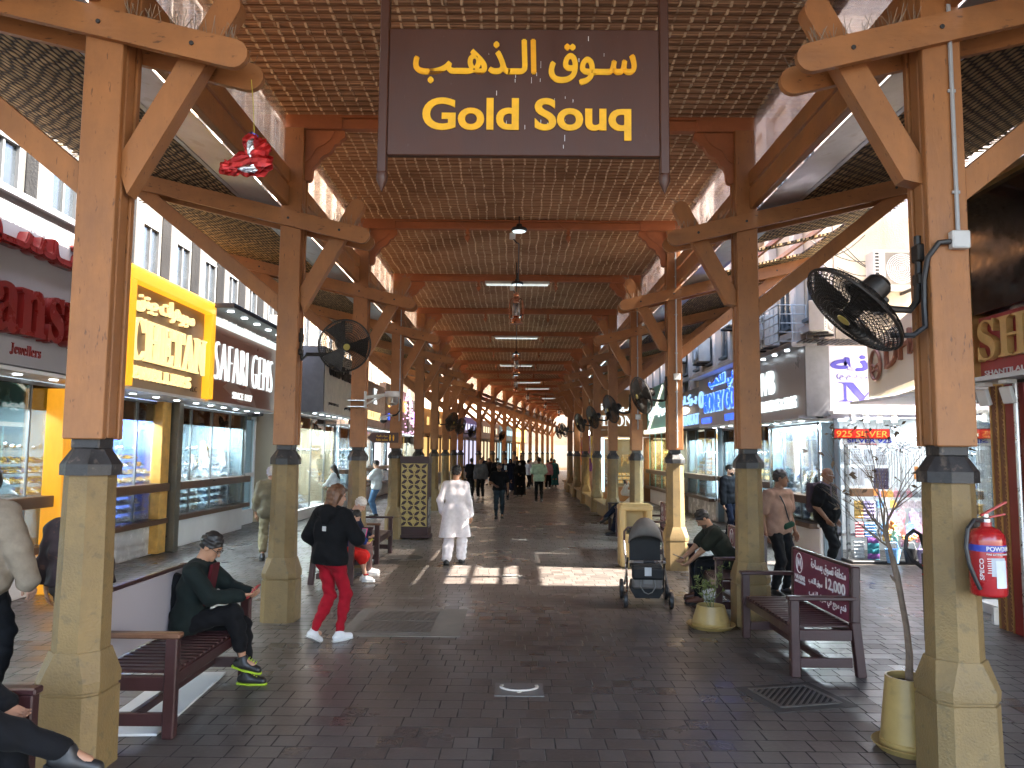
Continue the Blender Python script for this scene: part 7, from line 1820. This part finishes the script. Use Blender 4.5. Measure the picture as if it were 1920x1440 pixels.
phone('pink lit phone held by the woman in red trousers', world(t, j['wr'][1] + np.array((0, .08, .05))), Wd(R(-32), (1, 0, 0)), Wd(R(-32), (0, .3, .95)), Wd(R(-32), (0, -.95, .3)), mat('pink_phone_case', (.7, .05, .2), .4))

# --- elderly man and boy
t, j = person('white-haired man in navy jacket seated with head bowed on the left bench', (-2.92, 13.05, 0), R(-90), 1.72, sit=True, skin='light', lean=.42, head=(.55, 0), wr=(.10, .44, .64), wl=(-.04, .46, .64), pr=(.8, -.5, -.5), pl=(-.8, -.5, -.5), curl=.8,
    feet=((.12, .50, .085), (-.10, .46, .085)), knee=((.1, 1, .9), (-.1, 1, .9)), shirt=(C_NAVY, 'long', -.08, .026), trousers=(C_ROSE, .96, .022), shoes=(SH_W, SO_W), hair=('white', 'short'))
t, j = person('boy in navy top and red shorts seated on the left bench looking at a toy', (-2.72, 12.28, 0), R(-90), 1.36, sit=True, skin='light', lean=.30, head=(.6, 0), wr=(.10, .46, .80), wl=(-.07, .46, .80), pr=(.9, -.3, -.6), pl=(-.9, -.3, -.6), curl=.9,
    feet=((.10, .50, .10), (-.09, .42, .10)), knee=((.15, 1, .8), (-.12, 1, .8)), shirt=(C_ROYAL, 'long', -.04, .022), trousers=(C_SHORT, .12, .045), shoes=(SH_W, SO_W), hair=('black', 'short'))
m = MB()
for q in (1, -1): m.tube([j['sh'][q] * .75 + j['nb'] * .25 - j['fw'] * .09, j['sh'][q] * .7 + j['nb'] * .3 + j['up'] * .05, j['sh'][q] * .7 + j['nb'] * .3 + j['fw'] * .10 - j['up'] * .06, j['ch'] + j['rt'] * q * .1 + j['fw'] * .11 - j['up'] * .05], .014, 6)
m.build('orange_straps', mat('orange_strap', (.8, .18, .06), .6), t); m = MB(); m.tube([j['an'][1] + np.array((.033 * cos(a), .033 * sin(a), .05)) for a in np.linspace(0, 6.28, 10, endpoint=False)], .012, 6, closed=True); m.build('red_sock', C_RED, t)
ty = thing('toy_figure', 'small yellow-green toy in the hands of the boy', 'toy', tuple(world(t, (j['wr'][1] + j['wr'][-1]) / 2 + np.array((0, .07, .02))))); m = MB(); m.ell((0, 0, 0), (.03, .04, .02)); m.ell((.03, 0, .02), .018); m.build('toy', mat('yellow_green_toy', (.45, .4, .05), .5), ty)
# --- partly hidden figures on the left
person('man in olive-grey shirt and cropped khaki trousers behind the second left column', (-4.62, 14.6, 0), R(20), 1.74, skin='tan', head=(.2, 0), feet=((.10, .1, .085), (-.11, -.12, .1)), shirt=(cloth('olive_shirt', (.15, .13, .085)), 'half', -.16, .04), trousers=(C_KHAKI, .70, .035), shoes=(SH_B, SO_B), hair=('white', 'short'))
person('woman in white blouse and spotted navy skirt inside the bright left shop', (-5.35, 22.9, 0), R(75), 1.64, skin='light', head=(.25, 0), wr=(.12, .32, 1.08), wl=(-.1, .32, 1.08), pr=(1, -.5, -.5), pl=(-1, -.5, -.5), shirt=(C_WHT2, 'long', .0, .02), skirt=(mat('spotted_navy', (.015, .02, .05), .8, spots=(30, .63, 1, (.7, .7, .72))), .25), shoes=(SH_B, None), hair=('black', 'long'), build=.9, far=True)
t, j = person('man in white T-shirt and jeans holding up a phone by the restroom arrow sign', (-4.35, 24.2, 0), R(80), 1.76, skin='light', lean=-.05, head=(.2, 0), wr=(.08, .34, 1.22), wl=(-.08, .34, 1.18), pr=(1, -.6, -.6), pl=(-1, -.6, -.6), shirt=(C_WHT2, 'short', -.08, .03), trousers=(C_JEAN, .97, .012), shoes=(SH_B, SO_B), far=True)
phone('black phone held by the man in white T-shirt', world(t, j['wr'][1] + np.array((-.06, .06, .06))), Wd(R(80), (1, 0, 0)), (0, 0, 1), Wd(R(80), (0, -1, 0)), BLACK)
t, j = person('woman in taupe jacket with a long dark braid at the left edge', (-4.36, 6.35, 0), R(-8), 1.90, skin='light', head=(.1, -.3), feet=((.12, .02, .085), (-.12, .06, .085)), wr=(.32, .10, .88), pr=(.9, -.8, 0), shirt=(C_TAUPE, 'long', -.36, .05), trousers=(C_BLK2, .97, .03), shoes=(SH_B, SO_B), hair=('black', 'braid'), curl=.7)
t, j = person('person in a dark patterned coat with a grey handbag behind the nearest left column', (-3.80, 6.72, 0), R(8), 1.70, skin='tan', head=(.2, 0), wl=(-.26, .08, .86), pl=(-.9, -.9, 0), feet=((.10, -.05, .085), (-.10, .10, .085)), shirt=(mat('dark_patterned_coat', (.03, .018, .02), .85, var=.6, vs=9, spots=(12, .62, .5, (.12, .05, .03))), 'long', -.02, .04), trousers=(cloth('brown_grey_trousers', (.05, .04, .035)), .97, .02), shoes=(SH_B, SO_W), hair=('black', 'bob'))
hb = thing('handbag', 'shiny grey handbag hanging from the person in dark coat', 'handbag', (-3.93, 6.84, .92)); smooth_part('bag', [((-.05, 0, 0), (.09, 0, 0), .075, .075, .06), ((-.05, 0, -.06), (.10, 0, -.06), .075, .075, .06)], mat('grey_bag_leather', (.16, .145, .12), .3, var=.2, vs=14), hb); m = MB(); m.tube([(-.05, 0, .06), (0, -.02, .3), (.10, -.04, .55)], .009, 6); m.build('strap', mat('grey_bag_leather', (.16, .145, .12)), hb)
t, j = person('person in black seated at the lower left corner with one black shoe raised', (-3.10, 4.05, 0), R(-90), 1.78, sit=True, skin='tan', lean=-.05, head=(.1, 0), wr=(.25, .35, .66), wl=(-.2, .35, .66), feet=((.0, .80, .50), (-.12, .48, .085)), knee=((.25, .6, 1), (-.1, 1, .9)), fd=((-.25, .95, -.1), (-.1, 1, 0)), foot_pitch=(-.12, 0), shirt=(C_BLK, 'long', -.08, .03), trousers=(C_BLK, .93, .02), shoes=(SH_B, SO_B))
# --- walkers in the middle
person('man in a long white tunic and loose white trousers walking away down the street', (-1.10, 14.2, 0), R(-3), 1.80, skin='tan', head=(.1, .35), build=.96, feet=((.10, .12, .10), (-.13, -.13, .10)), foot_pitch=(0, -.3), wr=(.27, .06, .86), wl=(-.25, .06, .92), pr=(.4, -1, 0), robe=(C_WHT, .50, .022, .97), trousers=(C_WHT, .92, .05), shoes=(SH_B, SO_B), hair=('black', 'short'), beard='black')
t, j = person('bearded man in black polo and dark jeans walking toward the camera', (-.50, 24.0, 0), R(182), 1.72, skin='brown', head=(.05, 0), wr=(.14, .30, 1.05), pr=(1, -.6, -.3), wl=(-.28, .04, .88), feet=((.09, .06, .085), (-.10, -.14, .12)), foot_pitch=(0, -.3), shirt=(C_BLK, 'short', -.06, .022), trousers=(C_DJEAN, .97, .012), shoes=(SH_B, SO_B), hair=('black', 'short'), beard='black')
person('man in mint T-shirt and black trousers walking away', (.98, 32.0, 0), R(0), 1.84, skin='brown', far=True, feet=((.10, -.16, .14), (-.10, .10, .085)), foot_pitch=(-.5, 0), shirt=(C_MINT, 'short', -.12, .04), trousers=(C_BLK, .97, .014), shoes=(SH_B, SO_W), build=1.05)
FARP = [('man in black seen from behind leaning to the left', (-2.02, 35.0), R(-15), 1.76, 'tan', dict(shirt=(C_BLK, 'short', -.1, .03), trousers=(C_BLK2, .97, .03), side=.08, feet=((.1, -.1, .1), (-.1, .1, .085)))),
    ('young man in grey jacket, black trousers and white shoes facing the camera', (-1.52, 34.2), R(175), 1.78, 'light', dict(shirt=(C_GREY, 'long', -.12, .04), trousers=(C_BLK2, .97, .025), shoes=(SH_W, SO_W))),
    ('woman in black abaya with a white face mask', (.22, 36.2), R(178), 1.64, 'tan', dict(robe=(C_BLK, .06, .06, .95), hair=None, wr=(.1, .28, 1.1), wl=(-.1, .28, 1.05))),
    ('woman in navy-black abaya behind the one with the mask', (-.25, 40.5), R(170), 1.68, 'tan', dict(robe=(C_NAVY, .06, .06, .95), hair=None)),
    ('man in navy suit with a pale blue tie behind the bearded man', (-.42, 33.4), R(180), 1.80, 'tan', dict(shirt=(C_NAVY, 'long', -.14, .04), trousers=(C_NAVY, .97, .02), wr=(.02, .26, 1.18), hair=('grey', 'short'))),
    ('person in pale blue shirt and dark trousers with a white bag', (.74, 43.5), R(-60), 1.62, 'light', dict(shirt=(C_SKY, 'short', -.1, .035), trousers=(C_BLK2, .97, .015), shoes=(SH_W, SO_W), wr=(.1, .3, 1.1))),
    ('person in pink shirt and dark trousers seen from behind', (1.86, 43.8), R(-10), 1.64, 'light', dict(shirt=(C_PINK, 'long', -.1, .035), trousers=(C_BLK2, .9, .03), shoes=(SH_W, SO_W))),
    ('man in dark jacket with a backpack in the far crowd, left of the suit', (-1.0, 42.0), R(10), 1.74, 'tan', dict(shirt=(C_BLK2, 'long', -.1, .04), trousers=(C_DJEAN, .97, .015))),
    ('reddish-haired man in dark shirt towering behind the abayas', (.34, 45.5), R(180), 1.86, 'light', dict(shirt=(C_BLK2, 'short', -.1, .03), trousers=(C_KHAKI, .97, .015), hair=('brown', 'short'))),
    ('person in white top with dark backpack in the far crowd', (.95, 47.0), R(0), 1.70, 'light', dict(shirt=(C_WHT2, 'short', -.1, .03), trousers=(C_DJEAN, .97, .015))),
    ('woman in black at the back of the far crowd, left side', (-1.6, 47.5), R(160), 1.66, 'light', dict(robe=(C_BLK, .5, .05, .95), hair=('black', 'long'))),
    ('man in grey shirt at the back of the far crowd, centre', (.1, 50.5), R(0), 1.76, 'brown', dict(shirt=(C_GREY, 'short', -.1, .03), trousers=(C_BLK2, .97, .015))),
    ('man in white shirt at the back of the far crowd, right', (1.5, 51.0), R(180), 1.78, 'tan', dict(shirt=(C_WHT2, 'long', -.1, .03), trousers=(C_NAVY, .97, .015))),
    ('person in rust red shirt at the back of the far crowd', (2.3, 49.5), R(20), 1.68, 'tan', dict(shirt=(cloth('rust', (.3, .06, .03)), 'short', -.1, .03), trousers=(C_BLK2, .97, .015))),
    ('woman in teal scarf at the back of the far crowd', (2.35, 46.5), R(190), 1.62, 'tan', dict(robe=(cloth('teal', (.03, .14, .15)), .1, .05, .95), hair=None)),
    ('man in navy polo at the far left edge of the crowd', (-2.1, 51.0), R(180), 1.74, 'brown', dict(shirt=(C_NAVY, 'short', -.1, .03), trousers=(C_DJEAN, .97, .015)))]
for lb, (x, y), rz, H_, sk, kw in FARP:
    kw = dict(kw); kw.setdefault('shoes', (SH_B, None)); kw.setdefault('hair', ('black', 'short'))
    t, j = person(lb, (x, y, 0), rz, H_, skin=sk, far=True, **kw)
    if kw.get('hair') is None:
        G = Field(.013); G.ell(j['hc'] + j['hu'] * .02 - j['hf'] * .012, (.10, .115, .12), np.stack([j['hr'], j['hf'], j['hu']]), .02); G.cap(j['hc'] - j['hu'] * .05, j['nb'] - j['up'] * .06, .09, .13, .05); G.hole(j['hc'] + j['hf'] * .12 - j['hu'] * .01, .075)
        link('headscarf', np_mesh('headscarf', [G.mesh()], {'woman in navy-black abaya behind the one with the mask': C_NAVY, 'woman in teal scarf at the back of the far crowd': cloth('teal', (.03, .14, .15))}.get(lb, C_BLK)), t)
    if 'mask' in lb and 'white' in lb: m = MB(); m.ell(j['hc'] + j['hf'] * .075 - j['hu'] * .045, (.055, .04, .05)); m.build('face_mask', WHITEINK, t)
    if 'tie' in lb:
        m = MB(); gap_box(m, j['ch'] + j['fw'] * .15 + j['up'] * .05, j['rt'], j['up'], j['fw'], (.11, .01, .3), .01); m.build('shirt_front', C_WHT2, t, 0); m = MB(); gap_box(m, j['ch'] + j['fw'] * .16 + j['up'] * .03, j['rt'], j['up'], j['fw'], (.05, .01, .3), .01); m.build('tie', C_SKY, t, 0)
person('person in cream shirt seated on the far left between columns', (-3.0, 41.5, 0), R(-70), 1.68, sit=True, skin='light', far=True, lean=.3, head=(.4, 0), wr=(.1, .4, .66), wl=(-.1, .4, .66), feet=((.1, .5, .085), (-.1, .42, .085)), knee=((.1, 1, .9), (-.1, 1, .9)), shirt=(cloth('cream_shirt', (.6, .5, .36)), 'long', -.06, .03), trousers=(C_BLK2, .97, .015), shoes=(SH_B, None))
# --- right side
t, j = person('man in white shirt and dark trousers seated with crossed legs, phone at his ear', (3.0, 19.7, 0), R(90), 1.76, sit=True, skin='tan', lean=-.12, head=(0, .2), wr=(.13, .16, 1.22), pr=(.8, .6, -.8), wl=(-.1, .36, .68), curl=1.1, feet=((.0, .72, .42), (-.10, .54, .085)), knee=((.2, .7, 1), (-.1, 1, .9)), fd=((.2, .9, -.3), (0, 1, 0)), foot_pitch=(-.25, 0),
    shirt=(cloth('cream_white', (.62, .56, .48)), 'long', -.08, .03), trousers=(C_NAVY, .95, .02), shoes=(SH_B, SO_B), far=True)
phone('black phone at the ear of the man in white shirt', world(t, j['wr'][1] + np.array((-.01, .03, .07))), Wd(R(90), (0, 1, 0)), Wd(R(90), (0, .3, .95)), Wd(R(90), (1, 0, 0)), BLACK)
t, j = person('man in dark green T-shirt seated bent forward over a phone on the right bench', (2.98, 10.95, 0), R(90), 1.76, sit=True, skin='tan', lean=.50, head=(.55, 0), build=1.06, wr=(.10, .62, .56), wl=(-.06, .60, .50), pr=(.7, -.6, -.3), pl=(-.7, -.4, -.6), curl=1.0, feet=((.16, .40, .085), (-.14, .46, .085)), knee=((.25, 1, .8), (-.2, 1, .8)),
    shirt=(C_OLIVE, 'short', -.10, .022), trousers=(C_BLK2, .95, .015), shoes=(SH_BR, SO_B), hair=('black', 'short'), beard='stubble')
phone('dark phone held low by the man in dark green T-shirt', world(t, j['wr'][1] + np.array((-.03, .09, .02))), Wd(R(90), (1, 0, 0)), Wd(R(90), (0, .9, .35)), Wd(R(90), (0, -.35, .9)), BLACK)
t, j = person('bearded man in dark suit jacket standing in front of the right shop windows', (5.12, 18.6, 0), R(212), 1.80, skin='light', head=(.1, -.3), feet=((.1, 0, .085), (-.1, .05, .085)), wr=(.26, .06, .86), wl=(-.24, .10, .88), shirt=(cloth('black_suit', (.008, .009, .013)), 'long', -.20, .036), trousers=(C_NAVY, .97, .015), shoes=(SH_B, SO_B), hair=('black', 'short'), beard='black')
person('man in navy shirt mostly hidden by the second right column', (5.0, 16.6, 0), R(200), 1.74, skin='tan', head=(.1, .3), shirt=(C_NAVY, 'short', -.1, .03), trousers=(C_BLK2, .97, .015), shoes=(SH_B, SO_B))
t, j = person('man in dusty pink shirt with a green waist bag standing behind the printed bench', (3.88, 11.5, 0), R(207), 1.83, skin='brown', head=(.12, -.75), build=1.0, feet=((.13, .02, .085), (-.13, -.02, .085)), wr=(.28, .02, .88), wl=(-.27, .04, .88), shirt=(C_BEIGE, 'short', -.12, .024), trousers=(C_BLK2, .97, .018), shoes=(SH_B, SO_B), hair=('black', 'short'))
wb = thing('waist_bag', 'dark green waist bag worn at the hip by the man in dusty pink shirt', 'bag', tuple(world(t, j['P'] + np.array((-.06, .15, .06)))), R(207)); smooth_part('bag', [((-.06, -.02, 0), (.06, -.03, -.03), .045, .05, .05)], cloth('bottle_green', (.012, .04, .026)), wb); m = MB(); m.tube([(-.1, -.02, .0), (-.16, -.08, .01), (-.2, -.16, .02)], .012, 5); m.build('strap', BLACK, wb)
m = MB(); m.tube([j['nb'] + j['rt'] * .11 - j['up'] * .02 - j['fw'] * .03, j['nb'] + j['rt'] * .1 - j['up'] * .01 + j['fw'] * .06, j['ch'] + j['up'] * .13 + j['rt'] * .07 + j['fw'] * .125, j['ch'] + j['up'] * .02 + j['rt'] * .02 + j['fw'] * .14, j['P'] + j['up'] * .2 - j['rt'] * .03 + j['fw'] * .138, j['P'] + j['up'] * .1 - j['rt'] * .07 + j['fw'] * .135], .011, 5); m.build('shoulder_strap', BLACK, t)
t, j = person('bald heavy man in black polo with a backpack standing before the silver shop', (5.38, 13.5, 0), R(228), 1.83, skin='brown', head=(.15, -.35), build=1.18, belly=.10, feet=((.13, .06, .085), (-.14, -.06, .085)), wr=(.25, .10, .92), wl=(-.28, .06, .90), shirt=(C_BLK, 'short', -.10, .03), trousers=(C_BLK2, .96, .02), shoes=(SH_B, SO_B), hair=('grey', 'bald'))
m = MB()
for q in (1, -1):
    e = j['hc'] + j['hf'] * .10 + j['hr'] * q * .034 + j['hu'] * .005; m.tube([e + j['hr'] * .026 * cos(a) + j['hu'] * .018 * sin(a) for a in np.linspace(0, 2*pi, 12, endpoint=False)], .0025, 5, closed=True); m.tube([e + j['hr'] * q * .026, j['hc'] + j['hr'] * q * .085 + j['hu'] * .008], .0025, 5)
m.build('glasses', STEEL, t)
bp = thing('backpack', 'dark backpack on the back of the bald man in black polo', 'backpack', tuple(world(t, j['ch'] - j['fw'] * .22 - j['up'] * .22)), R(228)); smooth_part('bag', [((-.09, 0, .06), (-.09, 0, .42), .085, .075, .08), ((.09, 0, .06), (.09, 0, .42), .085, .075, .08)], cloth('plum_grey', (.05, .035, .045)), bp)
m = MB()
for q in (1, -1): m.tube([(q * .12, .05, .44), (q * .13, .2, .52), (q * .13, .36, .44), (q * .14, .36, .2), (q * .16, .2, .1)], .016, 6)
m.build('strap', cloth('plum_strap', (.12, .09, .11)), bp)
